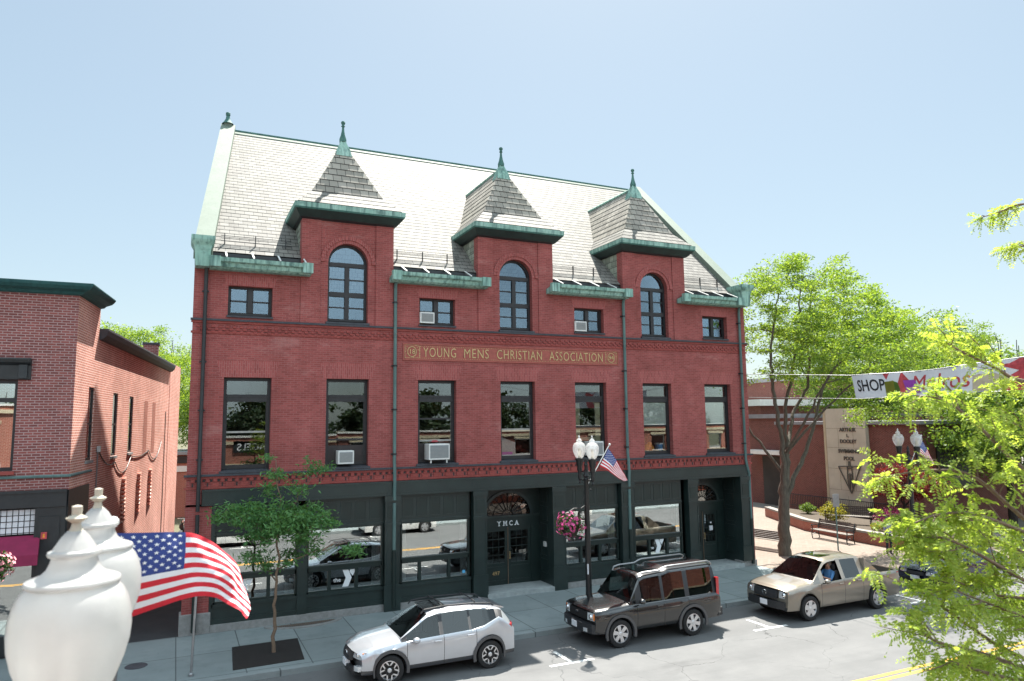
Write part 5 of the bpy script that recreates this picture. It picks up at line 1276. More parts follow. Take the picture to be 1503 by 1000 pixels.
a0, a1 = Vector((12.05, -4.62, 5.30)), Vector((11.72, -4.62, 4.76))
TOP = [a0, a0+Vector((.16, -.03, -.22)), a0+Vector((.34, -.05, -.50)), a0+Vector((.52, -.04, -.78)), a0+Vector((.66, -.06, -1.02))]
BOT = [a1, a1+Vector((.22, -.07, -.12)), a1+Vector((.44, -.03, -.26)), a1+Vector((.64, -.08, -.40)), a1+Vector((.86, -.02, -.50))]
make_flag(TOP, BOT, [(11.26, -4.62, 4.2), (12.10, -4.62, 5.42)], 'small striped flag on a slanting white staff fixed to the lamp before the hall', .02, nu=30, res=2, thick=.016)
dx = Vector((14.75, -.03, 0)); 
make_flag([p+dx for p in TOP], [p+dx for p in BOT], [Vector((11.26, -4.62, 4.2))+dx, Vector((12.10, -4.62, 5.42))+dx], 'small striped flag on the lamp behind the foreground branches at the right', .02, nu=24, res=2, thick=.016)

# banner across the street ------------------------------------------
bt = empty('street_banner', (21.5, -9.5, 6.85), 'long white street banner lettered SHOP with coloured bags, strung across the road', 'banner')
def bpt(y, v, o=0.):                                                     # y along the banner, v 0..1 up
    s = (-5.95-y)/12.0
    z0 = 6.84+.012*s*12; z1 = 7.68+.045*max(0, s*12-3)-.03*math.sin(s*9)
    return (21.5-o+.05*math.sin(y*2.1)+.03*math.sin(y*5.3+v*2), y-.15*(1-v)*max(0, 1-s*3), z0+(z1-z0)*v)
m = MB(); n = 90; ys = [-5.95-12*k/n for k in range(n+1)]
for k in range(n):
    for j in range(3):
        m.quad(bpt(ys[k], j/3), bpt(ys[k+1], j/3), bpt(ys[k+1], (j+1)/3), bpt(ys[k], (j+1)/3), 'sign_cloth')
cl = m.build('cloth', bt, smooth=60)
m = MB()
text_mb(m, 'SHOP', .40, lambda u, v, w: bpt(-6.70-u, .30+v/.84, .008+w), .004, 'car_black_trim', xscale=.76, bold=.014)
text_mb(m, 'Melrose', .52, lambda u, v, w: bpt(-9.35-u*.94, .22+v/.84, .008+w), .004, 'toy_red', shear=.25, xscale=1.05)
m.build('lettering', cl)
m = MB()
def patch(pts, c, o): m.add([bpt(y, v, o) for y, v in pts], [tuple(range(len(pts)))], c)
patch([(-7.22, 1.0), (-7.95, .98), (-8.15, .60), (-8.0, .08), (-7.6, .02)], 'toy_red', .008); patch([(-7.27, .02), (-7.62, .02), (-7.60, .68), (-7.25, .64)], 'leaf_yellow', .012)
patch([(-7.62, .02), (-7.82, .02), (-7.74, .58), (-7.60, .66)], 'cone_green' if False else 'leaf_shrub', .014); patch([(-7.98, .10), (-8.52, .12), (-8.32, .66), (-7.92, .66)], 'petal_purple' if False else 'banner_purple', .014)
patch([(-11.0, 1.0), (-13.8, 1.0), (-13.8, .0), (-11.05, .0), (-11.3, .45), (-11.6, .62), (-11.2, .78)], 'toy_red', .010); patch([(-10.25, .06), (-11.02, .04), (-11.25, .45), (-10.9, .62), (-10.3, .6)], 'cream', .012)
m.build('bag_picture', cl)
m = MB(); m.tube([(22.0, -.2, 8.1), bpt(-5.95, 1), *[bpt(y, 1.01) for y in ys[::6]], (21.2, -24.6, 8.9)], .012, 'grey_metal', 5); m.tube([(22.2, -.1, 7.1), bpt(-5.95, 0), *[bpt(y, -.01) for y in ys[::6]], (21.2, -24.6, 7.2)], .008, 'grey_metal', 5)
m.build('cable', bt)

# signs, meter, pole ------------------------------------------------
t = empty('parking_sign', (28.0, .75, 0), 'back of a small grey sign on a thin post behind the pickup truck', 'sign'); m = MB(); m.tube([(28.0, .75, 0), (28.0, .75, 2.55)], .035, 'pipe_green', 6); m.build('post', t)
m = MB(); m.bbox(27.78, 28.2, .70, .715, 2.0, 2.6, 'grey_metal', .003); m.build('plate', t)
t = empty('sign_pole', (.22, -3.83, 0), 'thin grey metal pole on the kerb side of the pavement behind the large flag', 'pole'); m = MB(); m.tube([(.22, -3.83, 0), (.30, -3.78, 2.9)], .032, 'grey_metal', 8); m.lathe([(.06, 0), (.06, .06), (.035, .09)], (.22, -3.83, 0), 'grey_metal', 10); m.build('post', t)
m = MB(); m.bbox(.15, .45, -3.83, -3.815, 2.4, 2.85, 'plate_white', .003); m.build('plate', t)
t = empty('parking_meter', (-1.42, -3.75, 0), 'domed grey parking meter half hidden behind the near lamp globe', 'parking meter'); m = MB(); m.tube([(-1.42, -3.75, 0), (-1.42, -3.75, 1.0)], .03, 'grey_metal', 8); m.build('post', t)
m = MB(); m.lathe([(.05, 1.0), (.08, 1.06), (.085, 1.22), (.075, 1.30), (.045, 1.35), (.01, 1.37)], (-1.42, -3.75, 0), 'trim_dark', 12); m.build('head', t, smooth=40); m = MB(); m.box(-1.46, -1.38, -3.845, -3.83, 1.14, 1.26, 'plate_white'); m.build('dial', t)
m = MB(); m.prism([(1.30, -1.83), (3.08, -1.79), (2.96, -3.80), (1.19, -3.86)], -.02, .012, 'mulch', 'z'); tag(m.build('tree_pit', loc=(2.1, -2.8, 0)), kind='structure')
MATS_DONE = True
# ------------------------------------------------------------------ vehicles (front faces +x in their own space)
def pl(xs, ys): 
    return lambda x: float(np.interp(x, xs, ys))
def wheel_parts(car, x, y, r, w, style, steer=0.):
    s = 1 if y > 0 else -1
    e = empty('wheel', (0, 0, 0)); e.parent = car; e.location = (x, y, r); e.rotation_euler = (0, 0, steer)
    def mk(name, fn, sm=40):
        m = MB(); fn(m); me_o = m.build(name, None, smooth=sm); me_o.parent = e; return me_o
    yo = s*w/2
    mk('tyre', lambda m: m.lathe([(r*.62, -w*.46), (r*.80, -w*.5), (r*.95, -w*.48), (r, -w*.36), (r, w*.36), (r*.95, w*.48), (r*.80, w*.5), (r*.62, w*.46)], (0, 0, 0), 'tyre', 32, 'y', False, False))
    col, n, wid = {'star': ('rim_silver', 5, .16), 'six': ('rim_silver', 6, .20), 'five': ('rim_silver', 5, .30)}[style]
    def rim(m):
        m.lathe([(r*.60, -w*.1), (r*.66, yo*.80 if s > 0 else -w*.1)], (0, 0, 0), 'rim_black', 28, 'y') if False else None
        k = 28
        for i in range(k):
            a0, a1 = 6.28319*i/k, 6.28319*(i+1)/k
            f = lambda a, rr, yy: (rr*math.cos(a), yy, rr*math.sin(a))
            m.quad(f(a0, r*.69, yo*.92), f(a1, r*.69, yo*.92), f(a1, r*.62, yo*.98), f(a0, r*.62, yo*.98), col); m.quad(f(a0, r*.62, yo*.98), f(a1, r*.62, yo*.98), f(a1, r*.58, yo*.6), f(a0, r*.58, yo*.6), col)
            m.add([f(a0, r*.58, yo*.35), f(a1, r*.58, yo*.35), (0, yo*.35, 0)], [(0, 1, 2)], 'rim_black')
        for i in range(n):
            a = 6.28319*(i+.25)/n
            def pt(rr, da, yy): return (rr*math.cos(a)-da*math.sin(a), yy, rr*math.sin(a)+da*math.cos(a))
            if style == 'star':
                for sg in (-1, 1):
                    m.add([pt(r*.14, sg*.01, yo*.86), pt(r*.14, sg*.05, yo*.86), pt(r*.40, sg*.035+.0, yo*.92), pt(r*.40, sg*.005, yo*.92)], [(0, 1, 2, 3)], 'rim_black')
                    m.add([pt(r*.34, sg*.0, yo*.93), pt(r*.34, sg*.035, yo*.93), pt(r*.61, sg*.115, yo*.97), pt(r*.61, sg*.06, yo*.97)], [(0, 1, 2, 3)], col)
            else:
                hw0, hw1 = r*wid*.55, r*wid*.75
                v = [pt(r*.10, -hw0, yo*.84), pt(r*.10, hw0, yo*.84), pt(r*.61, hw1, yo*.95), pt(r*.61, -hw1, yo*.95)]; v2 = [(p[0], p[1]-s*.05, p[2]) for p in v]
                m.add(v+v2, [(0, 1, 2, 3), (0, 4, 5, 1), (1, 5, 6, 2), (2, 6, 7, 3), (3, 7, 4, 0)], col)
        m.lathe([(r*.17, min(yo*.80, yo*.92)), (r*.12, max(yo*.80, yo*.92))] if s > 0 else [(r*.12, yo*.92), (r*.17, yo*.80)], (0, 0, 0), col, 14, 'y')
    mk('rim', rim, 30)
    return e

def build_car(name, c):
    car = empty(name, (0, 0, 0))
    L, W = c['L'], c['W']/2; xf, xr = L/2, -L/2
    wb = c['wb']; xw1 = xf-c['fo']; xw2 = xw1-wb; r = c['r']; Ra = r+c.get('gap', .06); sill = c['sill']
    top = pl(*zip(*sorted(c['top']))); belt = pl(*zip(*sorted(c['belt']))); wt = c['wt']
    g0, g1 = c['cowl'], c['tail']              # greenhouse from cowl (front) to tail (rear)
    rf, rr = c['roof']                          # roof front / rear
    seams = c['seams']; wins = c['wins']
    bed = c.get('bed')
    xs = set(np.linspace(xr, xf, 46).tolist())
    for xw in (xw1, xw2):
        for q in (1, .985, .94, .86, .75, .6, .42, .22, 0): xs |= {xw-Ra*q, xw+Ra*q}
        xs |= {xw-Ra-.004, xw+Ra+.004}
    for a in (g0, g1, rf, rr): xs |= {a, a-.02}
    for a in seams: xs |= {a-.006, a+.006}
    for w in wins: xs |= {w[0], w[1], w[0]-.03, w[1]+.03}
    if bed: xs |= {bed[0], bed[0]-.02, bed[1], bed[1]+.06}
    for k in (.02, .05, .1, .16, .24): xs |= {xf-k, xr+k}
    xs = sorted(x for x in xs if xr-1e-6 <= x <= xf+1e-6); xs = [x for i, x in enumerate(xs) if i == 0 or x-xs[i-1] > .0035]
    def green(x): return g1 <= x <= g0
    rings = []
    for x in xs:
        zs = sill; 
        for xw in (xw1, xw2):
            d = abs(x-xw)
            if d <= Ra: zs = max(zs, r+math.sqrt(max(0, Ra*Ra-d*d)))
        bz = belt(x); T = top(x); zs = min(zs, bz-.10)
        m_ = (zs+bz)/2
        wm = W; wbelt = W-.045-c.get('tuck', 0)
        P_ = [(W*.62, zs+.01), (W-.05, zs), (W-.012 if zs > sill+.05 else W-.025, zs+min(.10, (bz-zs)*.25)), (wm, zs+(bz-zs)*.55), (W-.018, bz-.07), (wbelt, bz)]
        if bed and bed[1] <= x <= bed[0]:
            q = wbelt-.03; P_ += [(q, bz+.02), (q-.06, bz+.02), (q-.08, bz-.38), (q*.5, bz-.38), (0, bz-.38)]
        elif green(x) and T-bz > .03:
            k = min(1, (T-bz)/(c['H']-bz)); wz = wbelt-.02+(wt-wbelt+.02)*k
            dz = T-bz
            P_ += [(wbelt-.02, bz+.012), (wz+.0, bz+dz*.83), (wz-.055*k-.02, bz+dz*.925), (wz*.55, T-.012*k), (0, T)]
        else:
            P_ += [(wbelt*.95, bz+(T-bz)*.35), (wbelt*.86, bz+(T-bz)*.62), (wbelt*.80, bz+(T-bz)*.72), (wbelt*.45, bz+(T-bz)*.95), (0, T)]
        rings.append(P_)
    N = 11
    def warp(x, y, z):
        q = abs(y)/W; k = .55
        f = max(0, (x-(xf-k))/k); b = max(0, ((xr+k)-x)/k)
        hz = c.get('nose', (.55, .10))
        dxf = f*(c.get('round', .16)*q**3+hz[1]*max(0, (z-hz[0])/.3)**1.4+.06*max(0, (.36-z)/.2))
        dxr = b*(c.get('rround', .10)*q**3+.05*max(0, (.40-z)/.2)+c.get('rhatch', .0)*max(0, z-.95))
        tp = 1-.10*f*f-.05*b*b
        return (x-dxf+dxr, y*tp, z)
    def vert(i, j, s): y, z = rings[i][j]; return warp(xs[i], s*y, z)
    parts = {}
    def put(part, quad, mat): parts.setdefault(part, MB()).add(quad, [tuple(range(len(quad)))], mat)
    pnt = c['paint']; doors = c['doors']
    for i in range(len(xs)-1):
        xm = (xs[i]+xs[i+1])/2; seam = any(abs(xm-a) < .006 for a in seams)
        dk = next((k for k, d in enumerate(doors) if d[0]-.007 < xm < d[1]+.007), None)
        for j in range(N-1):
            for s in (-1, 1):
                q = [vert(i, j, s), vert(i+1, j, s), vert(i+1, j+1, s), vert(i, j+1, s)]
                if s > 0: q = q[::-1]
                part, mat = ('body', 0), pnt
                isg = green(xm) and top(xm)-belt(xm) > .03 and not (bed and bed[1] <= xm <= bed[0])
                if j == 0: mat = 'car_under'
                if j in (1,) and c.get('clad'): mat = 'paint_flare'
                if bed and bed[1] <= xm <= bed[0] and j >= 7: mat = 'car_black_trim'
                if 1 <= j <= 4 and dk is not None and max(z for _, _, z in q) < belt(xm)+.02:
                    lowest = rings[i][1][1] <= sill+.02 or True
                    part = ('door', (dk, s)); 
                    if seam: mat = 'car_under'
                if j == 4 and seam: mat = 'car_under'
                if isg:
                    if j == 6:
                        w = next((k for k, w in enumerate(wins) if w[0] < xm < w[1]), None)
                        if w is not None: part, mat = ('side_window', (w, s)), wins[w][2]
                        elif any(w[0]-.2 < xm < w[1]+.2 for w in wins) and not c.get('bodypillar'): mat = 'car_black_trim'
                    if j in (8, 9) and rf < xm < g0: part, mat = ('windscreen', 0), 'glass_car'
                    if j in (8, 9) and g1 < xm < rr and c.get('rearglass', True) and belt(xm)+.10 < top(xm): part, mat = ('rear_window', 0), 'glass_tint'
                if part[0] == 'side_window' and (wins[part[1][0]][2] is None or (len(wins[part[1][0]]) > 3 and wins[part[1][0]][3] == s)): continue
                put(part, q, mat)
    bd = parts[('body', 0)]
    for i in (0, len(xs)-1):
        for j in range(N-1):
            q = [vert(i, j, -1), vert(i, j, 1), vert(i, j+1, 1), vert(i, j+1, -1)]
            if i: q = q
            else: q = q[::-1]
            bd.add(q, [(0, 1, 2, 3)], pnt if j > 1 else 'car_black_trim')
    Wi = W*.70
    bd.box(xr+.25, xf-.3, -Wi, Wi, sill+.0, min(.62, belt(0)-.1), 'car_under'); bd.box(xw1-Ra, xw1+Ra, -W*.62, W*.62, sill, r+Ra+.01, 'car_under'); bd.box(xw2-Ra, xw2+Ra, -W*.62, W*.62, sill, r+Ra+.01, 'car_under')
    b_o = None
    order = sorted(parts, key=lambda k: str(k))
    for key in order:
        mb = parts[key]; nm = key[0]
        mb2 = mb; me = mb2.build(nm, car)
        bm = bmesh.new(); bm.from_mesh(me.data); bmesh.ops.remove_doubles(bm, verts=bm.verts, dist=.0008); bm.to_mesh(me.data); bm.free()
        me.data.shade_smooth(); me.data.set_sharp_from_angle(angle=R(38))
        if nm == 'door':
            k, s = key[1]; h = MB(); hx = doors[k][0]+.16; hz = belt(hx)-.10; yw = W-.012
            h.bbox(hx-.10, hx+.10, min(s*yw, s*(yw+.035)), max(s*yw, s*(yw+.035)), hz-.015, hz+.018, c.get('handle', pnt), .008); h.build('handle', me)
    # wheels
    for xw, st in ((xw1, c.get('steer', 0)), (xw2, 0)):
        for s in (-1, 1): wheel_parts(car, xw, s*(W-.115), r, .215, c['rim'], st)
    # flares
    if c.get('flare'):
        for xw in (xw1, xw2):
            for s in (-1, 1):
                m = MB(); n = 22; y0, y1 = s*(W-.03), s*(W+.014); fw = c['flare']
                for k in range(n):
                    a0, a1 = math.pi*(-.08+1.16*k/n), math.pi*(-.08+1.16*(k+1)/n)
                    def f(a, rad, y): p = (xw+rad*math.cos(a), y, r+rad*math.sin(a)); return warp(*p)
                    A, B_, C_, D_ = f(a0, Ra, y1), f(a1, Ra, y1), f(a1, Ra+fw, y1), f(a0, Ra+fw, y1)
                    E_, F_ = f(a0, Ra+fw, y0), f(a1, Ra+fw, y0); G_, H_ = f(a0, Ra-.02, y0), f(a1, Ra-.02, y0)
                    for q in ((A, B_, C_, D_), (D_, C_, F_, E_), (G_, H_, B_, A)): m.add(q if s < 0 else q[::-1], [(0, 1, 2, 3)], 'paint_flare')
                m.build('wheel_arch', car, smooth=50)
    # lights, grille, mirrors, plates, seats
    for nm, x, y, z, sx, sy, sz, mt in c['bits']:
        for s in ((-1, 1) if y else (0,)):
            m = MB(); p = []
            cx_, cy_ = x, s*y
            n1 = 6
            for iz in range(3):
                for iy in range(n1+1):
                    yy = cy_-sy/2+sy*iy/n1; zz = z-sz/2+sz*iz/2
                    xx, y2, z2 = warp(cx_+sx*(1 if cx_ > 0 else -1), yy, zz); p.append((xx, y2, z2))
            w1 = n1+1; f = []
            for iz in range(2):
                for iy in range(n1): a = iz*w1+iy; f.append((a, a+1, a+1+w1, a+w1))
            o = len(p); bk_ = [(warp(cx_-.10*(1 if cx_ > 0 else -1), cy_-sy/2+sy*iy/n1, z-sz/2+sz*iz/2)) for iz in range(3) for iy in range(w1)]
            p += bk_
            for iy in range(n1): f += [(iy, iy+o, iy+1+o, iy+1), (2*w1+iy, 2*w1+iy+1, 2*w1+iy+1+o, 2*w1+iy+o)]
            for iz in range(2): f += [(iz*w1, iz*w1+w1, iz*w1+w1+o, iz*w1+o), (iz*w1+n1, iz*w1+n1+o, iz*w1+w1+n1+o, iz*w1+w1+n1)]
            m.add(p, f, mt); ob = m.build(nm, car)
            if nm == 'headlight':
                m = MB(); m.ball((warp(cx_+sx, cy_, z)[0]-.012, cy_*(.93), z), sz*.36, 'chrome', 8); m.build('lamp', ob, smooth=60)
                if s: m = MB(); yy = cy_+s*sy*.42; q = warp(cx_+sx, yy, z); m.bbox(q[0]-.16, q[0]+.004, min(yy, yy-s*sy*.22)*.95, max(yy, yy-s*sy*.22)*.95, z-sz*.42, z+sz*.42, 'lamp_amber', .008); m.build('indicator', ob)
    for s in (-1, 1):
        m = MB(); mx, mz = c['mirror']; yy = s*(W+.10)
        m.ball((mx, yy, mz), .10, c.get('mirror_mat', pnt), 12, .075); m.tube([(mx, s*(W-.06), mz-.07), (mx, yy-s*.03, mz-.05)], .025, 'car_black_trim', 6); mm = m.build('mirror', car, smooth=60)
    m = MB(); S_ = 'seat_cloth'; zf = sill+.12; bz = belt(0)
    for s in (-1, 1):
        xs_ = c['seat']; m.bbox(xs_-.05, xs_+.45, s*.38-.25, s*.38+.25, zf, zf+.32, S_, .04); m.bbox(xs_-.22, xs_-.05, s*.38-.24, s*.38+.24, zf+.2, bz+.22, S_, .04); m.bbox(xs_-.2, xs_-.1, s*.38-.12, s*.38+.12, bz+.24, bz+.42, S_, .03)
    m.bbox(c['seat']-1.0, c['seat']-.6, -.62, .62, zf, zf+.32, S_, .04) if c.get('rear', True) else None
    m.bbox(c['seat']-1.15, c['seat']-1.0, -.62, .62, zf+.2, bz+.15, S_, .04) if c.get('rear', True) else None
    m.bbox(g0-.55, g0-.05, -W+.16, W-.16, zf+.2, bz-.02, 'car_black_trim', .04)
    m.build('seats', car)
    m = MB(); n = 16; cx_, cz_ = c['seat']+.52, bz+.06; m.tube([(cx_+.05*math.sin(6.2832*k/n), .38+.18*math.cos(6.2832*k/n), cz_+.18*math.sin(6.2832*k/n)) for k in range(n+1)], .016, 'car_black_trim', 5, False); m.build('steering_wheel', car)
    for nm, mb in c.get('extra', lambda: [])(): mb.build(nm, car, smooth=40)
    return car

GC, GT = 'glass_car', 'glass_tint'
def crossover_extra():
    out = []
    for s in (-1, 1):
        m = MB(); y = s*.56; m.tube([(.42, y, 1.50), (.34, y, 1.585), (-.2, y, 1.625), (-1.0, y, 1.60), (-1.5, y, 1.545), (-1.58, y, 1.49)], .019, 'car_black_trim', 6); out.append(('roof_rail', m))
    for x in (-.15, -1.05): m = MB(); m.tube([(x, -.56, 1.64), (x, 0, 1.665), (x, .56, 1.64)], .018, 'car_black_trim', 6); out.append(('roof_bar', m))
    m = MB(); m.add([(.30, -.42, 1.568), (.30, .42, 1.568), (-.30, .42, 1.594), (-.30, -.42, 1.594)], [(0, 1, 2, 3)], 'paint_black'); out.append(('sunroof', m))
    m = MB(); m.prism([(-1.60, 1.475), (-1.88, 1.405), (-1.89, 1.375), (-1.6, 1.44)], -.54, .54, 'paint_silver'); out.append(('spoiler', m))
    return out
SILVER = dict(L=4.42, W=1.78, H=1.57, wb=2.635, fo=.93, r=.345, sill=.30, paint='paint_silver', wt=.60,
    top=[(2.21, .80), (2.12, .86), (1.9, .925), (1.5, .985), (1.02, 1.04), (.98, 1.055), (.28, 1.50), (.05, 1.555), (-.4, 1.575), (-1.0, 1.55), (-1.55, 1.47), (-1.75, 1.42), (-2.02, 1.12), (-2.10, .98), (-2.21, .90)],
    belt=[(2.21, .70), (2.0, .78), (1.5, .875), (1.0, .935), (.3, .965), (-.9, 1.01), (-1.2, 1.06), (-1.62, 1.24), (-1.8, 1.16), (-2.1, .96), (-2.21, .86)],
    cowl=1.0, tail=-2.06, roof=(.26, -1.72), seams=(.86, -.10, -.98), doors=((-.10, .86), (-.98, -.10)),
    wins=[(.0, .86, GC), (-.80, -.10, GT), (-1.55, -.86, GT)], mirror=(.66, .99), rim='star', steer=R(-14), flare=.075, clad=True, nose=(.62, .16), round=.26, rround=.16, rhatch=.0, seat=-.05,
    bits=[('headlight', 2.0, .60, .72, .10, .44, .17, 'lamp_clear'), ('grille', 2.19, 0, .66, .006, .72, .20, 'car_black_trim'), ('bumper_intake', 2.20, 0, .36, .006, 1.15, .16, 'car_black_trim'), ('fog_light', 2.13, .66, .42, .03, .17, .12, 'lamp_clear'),
          ('taillight', -2.0, .70, .93, .11, .30, .20, 'lamp_red'), ('rear_bumper', -2.18, 0, .42, .012, 1.3, .22, 'car_black_trim'), ('licence_plate', 2.21, 0, .46, .018, .32, .15, 'plate_white')], extra=crossover_extra)
def suv_extra():
    out = []
    for s in (-1, 1):
        m = MB(); y = s*.64; m.tube([(.62, y, 1.76), (.58, y, 1.86), (.40, y, 1.90), (-.18, y, 1.91), (-.32, y, 1.97), (-.45, y, 2.0), (-1.95, y, 2.02), (-2.06, y, 1.97), (-2.1, y, 1.90)], .026, 'grey_metal', 7); out.append(('roof_rail', m))
    m = MB(); m.add([(.42, -.45, 1.893), (.42, .45, 1.893), (-.18, .45, 1.906), (-.18, -.45, 1.906)], [(0, 1, 2, 3)], 'glass_tint'); out.append(('sunroof', m))
    m = MB(); m.bbox(-2.32, -2.14, -.30, .30, .85, 1.45, 'car_black_trim', .05); out.append(('spare_wheel', m))
    return out
SUV = dict(L=4.52, W=1.885, H=1.93, wb=2.54, fo=.86, r=.375, sill=.42, paint='paint_black', wt=.72, tuck=.01, gap=.075,
    top=[(2.26, 1.02), (2.18, 1.08), (1.5, 1.14), (1.06, 1.165), (1.02, 1.18), (.62, 1.80), (.5, 1.87), (.0, 1.91), (-.30, 1.92), (-.42, 1.98), (-2.0, 2.0), (-2.10, 1.96), (-2.20, 1.25), (-2.26, 1.1)],
    belt=[(2.26, 1.0), (1.0, 1.085), (-2.1, 1.12), (-2.26, 1.05)], cowl=1.04, tail=-2.18, roof=(.58, -2.08), seams=(.82, -.12, -1.0), doors=((-.12, .82), (-1.0, -.12)),
    wins=[(-.08, .62, GC), (-.92, -.18, GT), (-1.98, -1.08, GT)], mirror=(.72, 1.20), rim='six', flare=.08, clad=False, nose=(.85, .05), round=.10, rround=.05, seat=-.15, mirror_mat='paint_black',
    bits=[('headlight', 2.17, .70, .87, .07, .30, .20, 'lamp_clear'), ('grille', 2.24, 0, .87, .012, 1.05, .20, 'car_under'), ('bumper', 2.26, 0, .56, .10, 1.82, .24, 'car_black_trim'), ('licence_plate', 2.36, 0, .58, .012, .32, .16, 'plate_white'), ('fog_light', 2.33, .62, .52, .03, .18, .10, 'lamp_clear'),
          ('taillight', -2.21, .84, 1.28, .03, .12, .55, 'lamp_red'), ('rear_bumper', -2.24, 0, .56, .12, 1.84, .22, 'car_black_trim')], extra=suv_extra)
def pickup_extra():
    out = []
    m = MB(); m.add([(.55, -.40, 1.772), (.55, .40, 1.772), (.0, .40, 1.79), (.0, -.40, 1.79)], [(0, 1, 2, 3)], 'glass_tint'); out.append(('sunroof', m))
    for s in (-1, 1):                                                # sloping sail panels from the cab down to the bed rail
        m = MB(); y0, y1 = s*.70, s*.88; y0, y1 = min(y0, y1), max(y0, y1)
        m.prism([(-.95, 1.66), (-1.05, 1.60), (-1.55, 1.25), (-1.62, 1.16), (-.95, 1.14)], y0, y1, 'paint_tan'); out.append(('sail_panel', m))
    return out
PICKUP = dict(L=5.25, W=1.95, H=1.79, wb=3.10, fo=.98, r=.375, sill=.36, paint='paint_tan', wt=.68, bodypillar=True, gap=.07,
    top=[(2.62, .98), (2.5, 1.05), (2.0, 1.12), (1.42, 1.17), (1.38, 1.18), (.72, 1.70), (.5, 1.77), (.0, 1.80), (-.6, 1.79), (-.92, 1.74), (-.98, 1.20), (-2.62, 1.16)],
    belt=[(2.62, .92), (1.4, 1.06), (-.9, 1.13), (-2.62, 1.12)], cowl=1.40, tail=-.96, roof=(.68, -.90), seams=(1.12, .08, -.78), doors=((.08, 1.12), (-.78, .08)),
    wins=[(.14, .92, GC, 1), (-.72, -.02, GT)], mirror=(.98, 1.15), rim='five', nose=(.75, .10), round=.12, rround=.05, seat=.12, bed=(-1.0, -2.50), rearglass=False,
    bits=[('headlight', 2.50, .76, .82, .06, .36, .20, 'lamp_clear'), ('grille', 2.60, 0, .80, .016, 1.02, .24, 'car_black_trim'), ('bumper', 2.60, 0, .50, .05, 1.7, .22, 'car_black_trim'), ('licence_plate', 2.66, 0, .52, .016, .32, .16, 'plate_white'),
          ('taillight', -2.60, .88, .92, .02, .14, .36, 'lamp_red'), ('rear_bumper', -2.6, 0, .52, .08, 1.8, .2, 'chrome')], extra=pickup_extra)
SEDAN = dict(L=4.6, W=1.78, H=1.45, wb=2.7, fo=.95, r=.32, sill=.24, paint='paint_navy', wt=.60,
    top=[(2.3, .70), (2.2, .78), (1.6, .90), (1.02, .965), (.98, .975), (.15, 1.38), (-.3, 1.44), (-.8, 1.42), (-1.2, 1.33), (-1.85, 1.02), (-2.2, .98), (-2.3, .90)],
    belt=[(2.3, .64), (1.6, .80), (1.0, .87), (-1.6, .93), (-2.3, .84)], cowl=1.0, tail=-1.85, roof=(.12, -1.1), seams=(.80, -.22, -1.1), doors=((-.22, .80), (-1.1, -.22)),
    wins=[(-.16, .70, GC), (-1.0, -.26, GT)], mirror=(.62, .95), rim='five', nose=(.55, .16), round=.22, rround=.16, seat=-.1,
    bits=[('headlight', 2.12, .62, .62, .08, .40, .15, 'lamp_clear'), ('grille', 2.28, 0, .58, .008, .7, .12, 'car_black_trim'), ('licence_plate', 2.30, 0, .42, .012, .32, .15, 'plate_white'), ('taillight', -2.2, .66, .80, .05, .4, .14, 'lamp_red')])
def oval(car, x, z, a, b, mat='chrome'):
    m = MB(); n = 18; m.tube([(x, a*math.cos(6.2832*k/n), z+b*math.sin(6.2832*k/n)) for k in range(n+1)], .010, mat, 5, False); m.tube([(x, -a, z), (x, a, z)], .008, mat, 5); o = m.build('emblem', None); o.parent = car; return o
def emblem(car, fn):
    m = MB(); fn(m); return m.build('emblem', car)
GRP = 'cars parked along the kerb'
def place(car, x, y, rz, label, cat, group=GRP): car.location = (x, y, -.14); car.rotation_euler = (0, 0, R(rz)); return tag(car, label, cat, group)
silver = build_car('parked_car', SILVER); oval(silver, 2.175, .665, .10, .055); place(silver, 5.88, -5.42, 180, 'silver crossover with black wheel arch trim and roof rails parked nearest the viewer', 'car')
suv = build_car('parked_car', SUV); oval(suv, 2.27, .90, .07, .03, 'paint_flare'); place(suv, 12.55, -5.50, 180, 'boxy black off-road wagon with grey roof rails parked behind the lamp post', 'car')
pick = build_car('pickup_truck', PICKUP); oval(pick, 2.615, .80, .07, .075); place(pick, 19.55, -5.92, 180.5, 'tan pickup truck with an open bed and a driver at the wheel', 'pickup truck')
navy = build_car('parked_car', SEDAN); place(navy, 26.9, -5.55, 180, 'dark blue sedan behind the pickup truck, partly hidden by foreground branches', 'car')
SEDAN2 = dict(SEDAN); SEDAN2['paint'] = 'paint_white_car'
white = build_car('parked_car', SEDAN2); place(white, 11.6, -17.25, 0, 'white sedan on the near kerb, mirrored in the shop window left of the entrance', 'car')
w2 = copy_tree(white); w2.location = (2.4, -17.25, -.14); w2['label'] = 'white sedan on the near kerb, mirrored in the leftmost shop window'
w3 = copy_tree(white); w3.location = (22.2, -17.25, -.14); w3['label'] = 'white sedan on the near kerb, mirrored in the shop window right of the entrance'
w4 = copy_tree(navy); w4.location = (33.9, -5.5, -.14); w4['label'] = 'second dark sedan farther along the kerb, almost hidden by the foreground branches'
